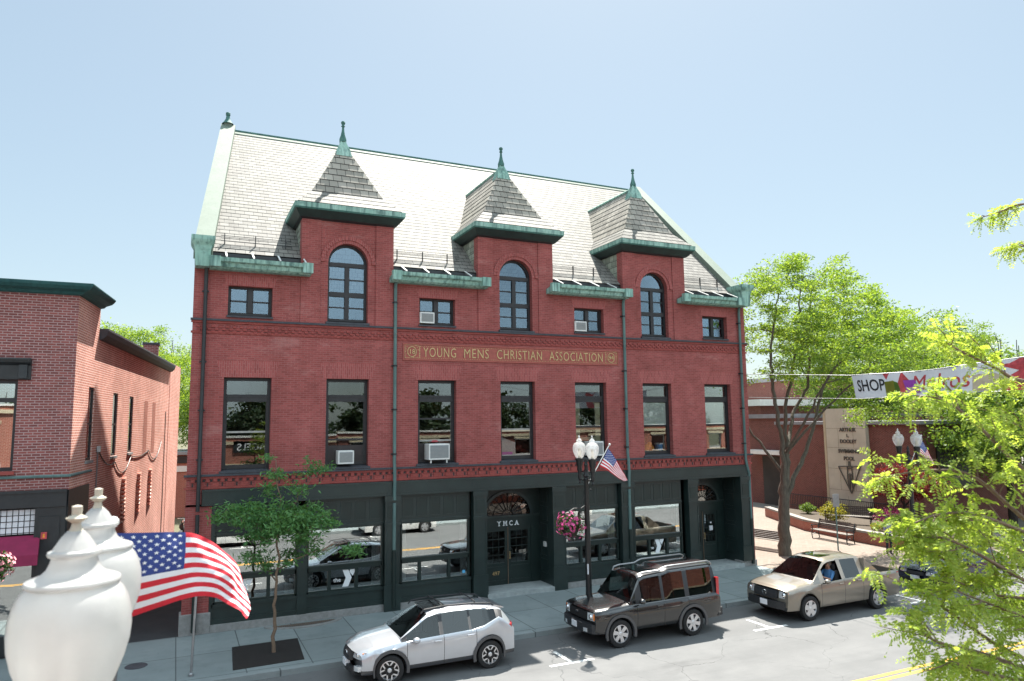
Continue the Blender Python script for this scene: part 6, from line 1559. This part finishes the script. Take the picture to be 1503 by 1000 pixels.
# ------------------------------------------------------------------ trees
def grow(rng, stems, blobs, natt, bark, mb, sig=.35):
    nodes = []; rads = []
    for pts, r0, r1 in stems:
        P_ = catmull(pts, max(8, len(pts)*4)); n = len(P_)
        P_ = [p+Vector(rng.normal(size=3)*.03*(i > 1)) for i, p in enumerate(P_)]
        mb.tube(P_, [r0+(r1-r0)*(i/(n-1))**.8 for i in range(n)], bark, 9)
        nodes += [np.array(p) for p in P_[n//4:]]; rads += [r0+(r1-r0)*(i/(n-1)) for i in range(n//4, n)]
    w = np.array([b[1][0]*b[1][1]*b[1][2] for b in blobs]); w = w/w.sum(); att = []
    for _ in range(natt):
        c, r = blobs[rng.choice(len(blobs), p=w)]; d = rng.normal(size=3); d /= np.linalg.norm(d); q = rng.uniform(.15, 1)**.45
        att.append(np.array(c)+d*q*np.array(r))
    N = np.array(nodes); ctr = N[0]; att = sorted(att, key=lambda a: np.linalg.norm(a-N, axis=1).min())
    N = list(nodes); RD = list(rads); tips = []; arr = np.array(N)
    for a in att:
        d = np.linalg.norm(arr-a, axis=1)+np.maximum(0, arr[:, 2]-a[2])*.8; k = int(d.argmin()); p0 = arr[k]; r0 = max(.012, min(RD[k]*.6, .05)); ln = np.linalg.norm(a-p0)
        m1 = p0+(a-p0)*.45+np.array([0, 0, .12*ln])+rng.normal(size=3)*.06*ln
        pts = [p0, p0*.55+m1*.45+rng.normal(size=3)*.02, m1, m1*.5+a*.5+rng.normal(size=3)*.03, a]
        mb.tube(pts, [r0, r0*.8, r0*.6, r0*.4, .004], bark, 5, False)
        new = np.array(pts[2:]); arr = np.vstack([arr, new]); RD += [r0*.6, r0*.4, .008]; tips.append((m1, a))
    return tips
def tree(name, loc, label, stems, blobs, natt, per, L, Wd, leafm, seed, bark='bark', group=None, sig=(.42, .42, .2), droop=.25):
    rng = np.random.default_rng(seed); t = empty(name, loc, label, 'tree', group)
    mb = MB(); tips = grow(rng, stems, blobs, natt, bark, mb); mb.build('trunk', t, smooth=60)
    C_ = []
    for m1, a in tips:
        k = per; u = rng.uniform(.25, 1.12, k)[:, None]; C_.append(m1+(a-m1)*u+rng.normal(size=(k, 3))*np.array(sig)*rng.uniform(.6, 1.25))
    v, q = leaf_cards(rng, np.vstack(C_), L, Wd, droop); leaf_mesh('crown', v, q, leafm, t); return t
BT = [(24.92, 1.0, -.1), (24.93, 1.0, 1.2), (25.05, 1.0, 2.4), (25.2, 1.0, 3.5), (25.35, 1.0, 4.6)]
tree('street_tree', (24.92, 1.0, 0), 'tall airy street tree with forked trunk on the plaza beside the brick hall',
     [(BT, .30, .19), ([BT[2], (24.9, .8, 4.9), (24.5, .6, 6.3), (24.3, .6, 7.8), (24.3, .6, 9.1), (24.6, .6, 10.6), (25.0, .6, 12.1)], .13, .03),
      ([BT[3], (25.5, 1.2, 5.0), (25.6, 1.2, 6.5), (26.1, 1.2, 8.1), (26.6, 1.2, 9.8), (26.9, 1.2, 11.4), (27.3, 1.3, 13.0)], .12, .03),
      ([BT[2], (25.9, .8, 4.0), (26.7, .8, 5.3), (27.5, .8, 7.1), (28.4, .8, 8.5), (29.7, .8, 9.6), (31.2, .8, 10.8)], .12, .03),
      ([BT[4], (26.9, 2.0, 6.3), (27.9, 2.0, 7.6), (28.2, 2.0, 9.2), (28.5, 2.1, 11.2), (29.0, 2.2, 13.2)], .10, .03),
      ([BT[3], (24.4, 2.2, 5.6), (23.8, 3.2, 8.0), (23.6, 3.6, 10.4)], .08, .02), ([BT[4], (25.2, -.6, 6.4), (25.0, -2.2, 8.2), (25.3, -4.0, 9.4)], .08, .02), ([BT[4], (26.4, -.2, 6.4), (27.4, -1.8, 8.2), (28.2, -3.2, 9.6)], .07, .02)],
     [((26.6, 1.2, 11.6), (4.0, 3.8, 2.6)), ((29.6, 1.2, 10.9), (3.0, 3.4, 2.4)), ((24.8, .8, 9.6), (2.2, 3.2, 2.0)), ((30.5, .4, 8.2), (2.4, 3.0, 1.6)), ((26.3, -2.4, 9.6), (3.2, 2.6, 2.2)), ((25.6, -4.4, 9.0), (2.8, 2.0, 1.5)), ((28.4, -3.6, 9.6), (2.4, 2.0, 1.5)), ((31.4, .2, 6.5), (2.2, 2.2, .9)), ((28.6, 1.4, 13.6), (1.6, 1.8, .9)), ((25.6, 1.4, 13.6), (1.5, 1.8, .8))],
     510, 98, .155, .06, 'leaf_locust', 3, sig=(.27, .27, .095))
TG = 'street trees around the plaza'
def stdtree(loc, h, rad, seed, label, natt=230, per=150, L=.2, W_=.085, leafm='leaf_far', bark='bark_dark', group=TG, low=.38, name='street_tree'):
    x, y, z = loc; rng = np.random.default_rng(seed+100); r0 = .02*h; f = h*.3; st = [([(x, y, z-.1), (x+.05, y, z+f*.5), (x+.1, y, z+f)], r0, r0*.75)]
    for k in range(5):
        a = 1.2566*k+rng.uniform(-.4, .4); q = rad*rng.uniform(.35, .7); st.append(([(x+.1, y, z+f*.9), (x+q*.4*math.cos(a), y+q*.4*math.sin(a), z+f+h*.14), (x+q*math.cos(a), y+q*math.sin(a), z+f+h*.36), (x+q*1.15*math.cos(a), y+q*1.15*math.sin(a), z+h*.88)], r0*.5, .02))
    bl = [((x, y, z+h*(low+.30)), (rad, rad, h*.30))]
    for k in range(5):
        a = rng.uniform(0, 6.28); q = rad*.55; bl.append(((x+q*math.cos(a), y+q*math.sin(a), z+h*rng.uniform(low+.1, .82)), (rad*.5, rad*.5, h*.16)))
    return tree(name, loc, label, st, bl, natt, per, L, W_, leafm, seed, bark, group, (.5, .5, .24))
stdtree((41.2, .6, 0), 11.6, 4.6, 21, 'dark stemmed street tree standing right of the pool building', 300, 150, low=.24)
stdtree((47.5, 1.4, 0), 12.5, 5.4, 22, 'street tree at the right edge behind the foreground branches', 280, 150, low=.24)
stdtree((46.5, 15.0, 0), 15.2, 5.2, 23, 'broad tree rising behind the pool building roof', 260, 150)
stdtree((54.0, 14.0, 0), 14.6, 5.2, 24, 'rounded tree behind the banner, right of the tallest street tree')
stdtree((62.0, 17.0, 0), 15.0, 5.5, 25, 'farthest tree at the right edge of the view')
stdtree((40.0, 26.0, 0), 11.5, 4.2, 26, 'tree behind the brick hall showing through the tall street tree', 200, 130)
stdtree((33.0, 30.0, 0), 10.0, 4.0, 27, 'lower tree behind the right end of the brick hall', 160, 130)
stdtree((2.6, 37.5, 0), 12.6, 4.2, 31, 'sunlit tree closing the view at the end of the alley', 240, 150, group='trees behind the alley', leafm='leaf_locust')
stdtree((-5.0, 40.0, 0), 14.6, 4.2, 32, 'tree top showing over the corner shop beside its chimney', 200, 150, group='trees behind the alley', leafm='leaf_locust')
stdtree((-2.0, 48.0, 0), 15.5, 4.6, 33, 'farther tree behind the alley, left of the hall corner', 180, 120, group='trees behind the alley', leafm='leaf_locust')
for i, (x, y, h) in enumerate(((-14, -46, 13), (-3, -42, 12), (8, -47, 14), (19, -43, 12.5), (30, -47, 14), (41, -44, 13), (52, -46, 14))):
    o = stdtree((x, y, 0), h*.8, 5.6, 50, 'leafy tree behind the shops across the street, seen only mirrored in glass', 90, 90, .45, .24, 'leaf_back', group='trees behind the viewpoint', low=.25) if i == 0 else copy_tree(BACK)
    if i == 0: BACK = o
    o.location = (x, y, 0); o.rotation_euler = (0, 0, i*1.3)
# young tree in the pavement pit
tree('young_tree', (2.3, -2.83, 0), 'slim young tree with feathery dark leaves in a pavement pit before the shop windows',
     [([(2.30, -2.83, -.05), (2.28, -2.85, 1.0), (2.32, -2.88, 2.0), (2.34, -2.9, 3.2), (2.30, -2.9, 4.2), (2.22, -2.9, 5.2)], .055, .012),
      ([(2.31, -2.88, 1.9), (1.9, -2.7, 2.4), (1.5, -2.6, 2.9)], .02, .006), ([(2.33, -2.88, 2.2), (3.1, -3.0, 2.55), (3.9, -3.1, 2.75), (4.5, -3.1, 2.72)], .022, .005), ([(2.34, -2.9, 3.0), (1.7, -2.9, 3.5), (1.0, -2.8, 3.9)], .02, .005), ([(2.33, -2.9, 3.5), (3.0, -2.9, 4.3), (3.5, -2.8, 4.9)], .02, .005)],
     [((1.25, -2.8, 3.75), (.75, .8, .42)), ((2.2, -2.9, 3.5), (1.0, 1.0, .6)), ((3.0, -3.0, 3.4), (.9, .9, .55)), ((2.4, -2.9, 4.5), (.6, .6, .5)), ((3.3, -2.8, 4.95), (.55, .5, .25)), ((2.1, -2.9, 5.25), (.3, .3, .22)), ((4.1, -3.1, 2.7), (.55, .5, .22)), ((2.9, -3.0, 2.6), (.8, .7, .3)), ((1.7, -2.7, 2.7), (.6, .5, .3)), ((2.2, -2.9, 2.3), (.5, .4, .25))],
     150, 54, .15, .042, 'leaf_young', 8, 'bark_twig', sig=(.16, .16, .075), droop=.4)
# red leaved maple
tree('red_maple', (35.2, 2.6, .4), 'small red leaved maple among pink flowers beside the stone panel', [([(35.2, 2.6, .3), (35.2, 2.6, 1.0), (35.1, 2.5, 1.7)], .09, .05), ([(35.15, 2.55, 1.4), (34.6, 2.1, 2.2), (34.3, 1.8, 2.9)], .05, .01), ([(35.15, 2.55, 1.4), (35.6, 3.1, 2.3), (35.8, 3.4, 3.0)], .05, .01), ([(35.15, 2.55, 1.4), (35.5, 1.8, 2.2), (36, 1.2, 2.7)], .05, .01)],
     [((35.1, 2.5, 2.7), (1.5, 1.6, .95)), ((35.2, 1.4, 2.5), (1.1, 1.1, .7)), ((34.8, 3.4, 2.5), (.9, .9, .7))], 150, 70, .12, .055, 'leaf_maple', 9, 'bark_dark', sig=(.2, .2, .12))

# near tree: trunk just outside the frame, branches reaching in
def near_tree():
    rng = np.random.default_rng(77); base = (7.6, -21.2, 0)
    t = empty('honey_locust', base, 'sunlit honey locust branches with yellow green feathery leaves reaching in from the right', 'tree')
    mb = MB(); mb.tube(catmull([(7.6, -21.2, -.1), (7.6, -21.2, 2.0), (7.5, -21.1, 4.0), (7.6, -21.0, 6.0), (7.9, -20.8, 8.5)], 20), [.17-.006*i for i in range(21)], 'bark', 10)
    br = [[(7.55, -21.1, 3.9), (6.4, -20.9, 4.3), (5.565, -20.81, 4.60), (4.941, -20.778, 4.90), (4.432, -20.797, 5.18), (3.99, -20.821, 5.38)],
          [(7.55, -21.1, 3.6), (6.2, -21.0, 4.0), (5.349, -20.903, 4.37), (4.742, -20.874, 4.63), (4.225, -20.89, 4.92), (3.93, -20.877, 5.10)],
          [(7.55, -21.1, 3.4), (6.1, -21.0, 3.9), (5.239, -20.955, 4.32), (4.493, -20.98, 4.63), (3.977, -20.98, 4.79), (3.78, -20.98, 4.90)],
          [(7.55, -21.1, 4.4), (6.8, -20.8, 4.7), (6.078, -20.763, 4.97), (5.265, -20.774, 5.44), (4.737, -20.789, 5.75), (4.38, -20.741, 5.81), (3.995, -20.668, 5.78)],
          [(7.58, -21.0, 4.8), (6.9, -20.8, 5.1), (6.178, -20.749, 5.37), (5.48, -20.694, 5.77), (5.073, -20.654, 6.08), (4.74, -20.635, 6.28), (4.42, -20.602, 6.33)],
          [(7.55, -21.15, 3.2), (6.0, -21.2, 3.9), (5.058, -21.213, 4.38), (4.441, -21.167, 4.55), (4.107, -21.135, 4.65), (3.86, -21.126, 4.74)],
          [(7.6, -21.0, 5.8), (6.832, -20.524, 6.46), (6.099, -20.403, 6.46), (5.768, -20.374, 6.57), (5.461, -20.354, 6.67), (5.21, -20.358, 6.75)],
          [(7.8, -20.8, 7.8), (7.821, -20.293, 8.02), (7.331, -20.085, 8.19), (7.088, -19.976, 8.23), (6.909, -19.885, 8.165), (6.72, -19.80, 8.10)],
          [(7.8, -20.8, 7.5), (7.831, -20.264, 7.76), (7.465, -20.102, 7.83), (7.224, -19.99, 7.83), (7.103, -19.932, 7.82), (6.98, -19.874, 7.80)],
          [(7.55, -21.1, 4.1), (6.6, -20.9, 4.5), (5.8, -20.8, 4.95), (5.2, -20.8, 5.2), (4.8, -20.8, 5.35), (4.45, -20.8, 5.50)],
          [(7.55, -21.1, 3.7), (6.3, -21.1, 4.1), (5.5, -21.1, 4.55), (4.9, -21.1, 4.80), (4.5, -21.05, 4.95), (4.1, -21.0, 5.1)],
          [(7.55, -21.1, 3.0), (6.2, -21.2, 3.8), (5.4, -21.2, 4.25), (4.9, -21.2, 4.40), (4.5, -21.2, 4.5)],
          [(7.55, -21.2, 2.9), (6.3, -21.3, 3.7), (5.3, -21.35, 4.15), (4.7, -21.35, 4.38), (4.3, -21.3, 4.5), (3.95, -21.3, 4.62)],
          [(7.55, -21.1, 3.8), (6.4, -21.0, 4.3), (5.6, -20.95, 4.7), (5.1, -20.9, 4.9), (4.6, -20.9, 5.0), (4.2, -20.9, 5.15)],
          [(7.55, -21.1, 4.0), (5.934, -20.93, 5.065), (5.053, -20.889, 5.371), (4.543, -20.892, 5.52), (4.19, -20.897, 5.543), (3.919, -20.875, 5.494)],
          [(7.55, -21.1, 4.0), (5.506, -21.029, 4.797), (4.849, -20.981, 5.085), (4.451, -20.931, 5.289), (4.167, -20.923, 5.397), (3.981, -20.893, 5.408)],
          [(7.58, -21.0, 5.2), (6.9, -20.7, 5.6), (6.3, -20.6, 5.9), (5.8, -20.6, 6.05), (5.5, -20.55, 6.15)]]
    V = []; Q = []
    def compound(p, d, ln):
        d = d/np.linalg.norm(d); up = np.array([0, 0, 1.]); side = np.cross(d, up); side /= max(1e-6, np.linalg.norm(side)); nrm = np.cross(side, d)
        n = int(rng.integers(8, 12)); roll = rng.normal()*.5; s2 = side*math.cos(roll)+nrm*math.sin(roll)
        for k in range(n):
            u = (k+.6)/n; c = p+d*ln*u-up*ln*.32*u*u
            for sg in (-1, 1):
                dd = s2*sg*.9+d*.35-up*.22+rng.normal(size=3)*.14; dd /= np.linalg.norm(dd); w = np.cross(dd, nrm+rng.normal(size=3)*.35); w /= np.linalg.norm(w); l2 = .040*(1.05-.35*abs(u-.5)*2)*rng.uniform(.8, 1.15)
                i = len(V); V.extend([c, c+dd*l2*.5+w*.0072, c+dd*l2, c+dd*l2*.5-w*.0072]); Q.append((i, i+1, i+2, i+3))
    for bi, b in enumerate(br):
        P_ = catmull(b, 26); n = len(P_); r0 = .021 if bi < 7 else .015
        mb.tube(P_, [r0*(1-i/(n-1))**.8+.0035 for i in range(n)], 'bark_twig', 7)
        for i in range(4 if bi not in (7, 8) else 8, n):
            p = np.array(P_[i]); d = np.array(P_[i]-P_[i-1]); d /= np.linalg.norm(d)
            few = (1 if i % 2 else 0) if bi in (7, 8) else (0 if i % 5 == 4 else 1)
            for rep in range(few):
                a = rng.normal(size=3); a -= d*a.dot(d); a /= np.linalg.norm(a); a[1] *= .8; a[2] = a[2]*.55+.12; ln = rng.uniform(.16, .46)*(1.15-.5*i/n)*(.55 if bi in (7, 8) else 1)
                tw = [p, p+(a*.8+d*.6)*ln*.5, p+(a*.7+d*.9)*ln+np.array([0, 0, -.03])]
                mb.tube([Vector(x) for x in tw], [.005, .004, .002], 'bark_twig', 4, False)
                for k in range(int(4+ln*17)):
                    u = rng.uniform(.15, 1); q = tw[0]*(1-u)**2+2*tw[1]*u*(1-u)+tw[2]*u*u; e = a*rng.uniform(-.3, 1)+d*rng.uniform(-.2, 1)+rng.normal(size=3)*.5; e[2] -= .15
                    compound(q, e, rng.uniform(.09, .17))
        for k in range(4): compound(np.array(P_[-1]), d+rng.normal(size=3)*.5, .15)
    mb.build('trunk', t, smooth=60); leaf_mesh('foliage', np.array(V), np.array(Q), 'leaf_near', t); return t
near_tree()
# ------------------------------------------------------------------ people
def figure(name, joints, edges, radii, mats, label, loc=(0, 0, 0), rz=0., hair=None, face=None):
    """one continuous skinned body; mats(point) picks skin / cloth for each face"""
    me = bpy.data.meshes.new(name); ks = list(joints); me.from_pydata([joints[k] for k in ks], [(ks.index(a), ks.index(b)) for a, b in edges], []); me.update()
    o = bpy.data.objects.new(name, me); COL.objects.link(o)
    md = o.modifiers.new('skin', 'SKIN'); md.use_smooth_shade = True
    for i, k in enumerate(ks):
        sv = me.skin_vertices[0].data[i]; r = radii[k]; sv.radius = r if isinstance(r, tuple) else (r, r); sv.use_root = (k == 'pelvis')
    sb = o.modifiers.new('sub', 'SUBSURF'); sb.levels = 2; sb.render_levels = 2
    dg = bpy.context.evaluated_depsgraph_get(); m2 = bpy.data.meshes.new_from_object(o.evaluated_get(dg)); o.modifiers.clear(); o.data = m2; bpy.data.meshes.remove(me)
    names = []
    for p in m2.polygons:
        mt = mats(p.center)
        if mt not in names: names.append(mt); m2.materials.append(MATS[mt])
        p.material_index = names.index(mt); p.use_smooth = True
    if hair:
        m = MB(); m.ball(hair[0], hair[1], hair[2], 14, hair[1]*.95); h = m.build('hair', None, smooth=60); h.parent = o
    if face:
        for s in (-1, 1):
            m = MB(); m.ball((face[0][0]+face[1][0]*s, face[0][1]+face[1][1]*s, face[0][2]), .012, 'car_under', 8); e = m.build('eye', None, smooth=60); e.parent = o
    o.location = loc; o.rotation_euler = (0, 0, rz); return tag(o, label, 'person')
P('shirt_grey', (.30, .31, .36), .9, var=.35, scale=22); P('pants_navy', (.012, .014, .030), .9, var=.2, scale=10); P('shirt_blue', (.10, .26, .52), .9, var=.1, scale=9); P('hair_dark', (.03, .02, .015), .7, var=.2, scale=30); P('hair_grey', (.28, .25, .22), .8, var=.2, scale=30); P('shoe', (.03, .03, .03), .6, var=.1, scale=9)
# standing pedestrian, weight on one leg, one forearm raised as if holding a phone; local +y is forward
J = {'pelvis': (0, 0, .93), 'waist': (0, .01, 1.08), 'chest': (0, .0, 1.28), 'neck': (0, .01, 1.45), 'head': (0, .03, 1.56), 'crown': (0, .02, 1.68), 'nose': (0, .125, 1.575), 'jaw': (0, .07, 1.51)}
E_ = [('pelvis', 'waist'), ('waist', 'chest'), ('chest', 'neck'), ('neck', 'head'), ('head', 'crown'), ('head', 'nose'), ('head', 'jaw')]
RD = {'pelvis': (.155, .115), 'waist': (.135, .10), 'chest': (.155, .11), 'neck': .052, 'head': (.075, .085), 'crown': .062, 'nose': .014, 'jaw': .042}
for s, n in ((-1, 'r'), (1, 'l')):
    J.update({'sh'+n: (s*.17, 0, 1.38), 'el'+n: (s*.235, -.02, 1.12) if s < 0 else (s*.22, .02, 1.13), 'wr'+n: (s*.24, .07, .88) if s < 0 else (s*.12, .24, 1.20), 'hip'+n: (s*.085, 0, .86), 'kn'+n: (s*.095, .02+.03*(s < 0), .48), 'an'+n: (s*.10, -.02, .09), 'to'+n: (s*.115, .13, .035),
              'pm'+n: (s*.24, .085, .81) if s < 0 else (s*.10, .29, 1.25)})
    RD.update({'sh'+n: .062, 'el'+n: .040, 'wr'+n: .028, 'hip'+n: .085, 'kn'+n: .056, 'an'+n: .040, 'to'+n: .032, 'pm'+n: (.034, .018)})
    E_ += [('chest', 'sh'+n), ('sh'+n, 'el'+n), ('el'+n, 'wr'+n), ('wr'+n, 'pm'+n), ('pelvis', 'hip'+n), ('hip'+n, 'kn'+n), ('kn'+n, 'an'+n), ('an'+n, 'to'+n)]
    for f, (a, ln) in enumerate(((-.024, .07), (-.008, .082), (.008, .078), (.022, .062))):
        d = Vector(J['pm'+n])-Vector(J['wr'+n]); d.normalize(); sd = Vector((1, 0, 0)) if s > 0 else Vector((0, 1, 0)); b0_ = Vector(J['pm'+n])+sd*a+d*.02; k1, k2 = 'f%d%s' % (f, n), 'g%d%s' % (f, n)
        J[k1] = tuple(b0_+d*ln*.5); J[k2] = tuple(b0_+d*ln+Vector((0, .012, 0)) if s < 0 else b0_+d*ln+Vector((0, -.02, .01))); RD[k1] = .009; RD[k2] = .007; E_ += [('pm'+n, k1), (k1, k2)]
    J['th'+n] = tuple(Vector(J['wr'+n]).lerp(Vector(J['pm'+n]), .6)+Vector((-s*.035, .03, .0))); RD['th'+n] = .010; E_.append(('pm'+n, 'th'+n))
def mped(p):
    if p.z > 1.455 or ((abs(p.x) > .19 or p.y > .15) and (p.z < 1.08 or p.y > .12) and p.z > .70): return 'skin'
    if p.z < .07: return 'shoe'
    return 'pants_navy' if p.z < .97 else 'shirt_grey'
figure('person', J, E_, RD, mped, 'person in a grey patterned top and dark trousers standing beside the dark blue car', (28.95, -1.2, 0), R(170), ((0, -.005, 1.625), .098, 'hair_dark'), ((0, .115, 1.60), (.033, 0)))
# driver seated behind the wheel of the pickup (car space: +x forward, +y left)
sx, sy, sz = .12, .38, .72
J = {'pelvis': (sx+.08, sy, sz+.10), 'waist': (sx+.04, sy, sz+.26), 'chest': (sx-.01, sy, sz+.46), 'neck': (sx+.0, sy, sz+.63), 'head': (sx+.03, sy, sz+.74), 'crown': (sx+.02, sy, sz+.85), 'nose': (sx+.128, sy, sz+.755), 'jaw': (sx+.075, sy, sz+.69)}
E_ = [('pelvis', 'waist'), ('waist', 'chest'), ('chest', 'neck'), ('neck', 'head'), ('head', 'crown'), ('head', 'nose'), ('head', 'jaw')]
RD = {'pelvis': (.16, .14), 'waist': (.14, .13), 'chest': (.15, .13), 'neck': .056, 'head': (.085, .078), 'crown': .062, 'nose': .014, 'jaw': .045}
for s, n in ((-1, 'r'), (1, 'l')):
    J.update({'sh'+n: (sx, sy+s*.19, sz+.55), 'el'+n: (sx+.20, sy+s*.25, sz+.34), 'wr'+n: (sx+.42, sy+s*.17, sz+.42), 'pm'+n: (sx+.49, sy+s*.15, sz+.46), 'hip'+n: (sx+.14, sy+s*.09, sz+.08), 'kn'+n: (sx+.55, sy+s*.12, sz+.16), 'an'+n: (sx+.72, sy+s*.12, sz-.20), 'to'+n: (sx+.86, sy+s*.12, sz-.17)})
    RD.update({'sh'+n: .066, 'el'+n: .045, 'wr'+n: .030, 'pm'+n: (.034, .02), 'hip'+n: .085, 'kn'+n: .06, 'an'+n: .04, 'to'+n: .033})
    E_ += [('chest', 'sh'+n), ('sh'+n, 'el'+n), ('el'+n, 'wr'+n), ('wr'+n, 'pm'+n), ('pelvis', 'hip'+n), ('hip'+n, 'kn'+n), ('kn'+n, 'an'+n), ('an'+n, 'to'+n)]
    for f in range(4):
        b0_ = Vector(J['pm'+n])+Vector((.015, s*(-.02+.013*f), .012*f)); k1, k2 = 'f%d%s' % (f, n), 'g%d%s' % (f, n); J[k1] = tuple(b0_+Vector((.035, -s*.012, .01))); J[k2] = tuple(b0_+Vector((.03, -s*.045, .0))); RD[k1] = .009; RD[k2] = .008; E_ += [('pm'+n, k1), (k1, k2)]
def mdrv(p):
    if p.z > sz+.62 or p.x > sx+.22 and p.z > sz+.26: return 'skin'
    return 'pants_navy' if p.z < sz+.17 else 'shirt_blue'
drv = figure('person', J, E_, RD, mdrv, 'driver in a light blue shirt with both hands on the pickup steering wheel', (0, 0, 0), 0, ((sx-.015, sy, sz+.80), .093, 'hair_grey'), ((sx+.115, sy, sz+.785), (0, .032)))
drv.location = pick.location; drv.rotation_euler = pick.rotation_euler
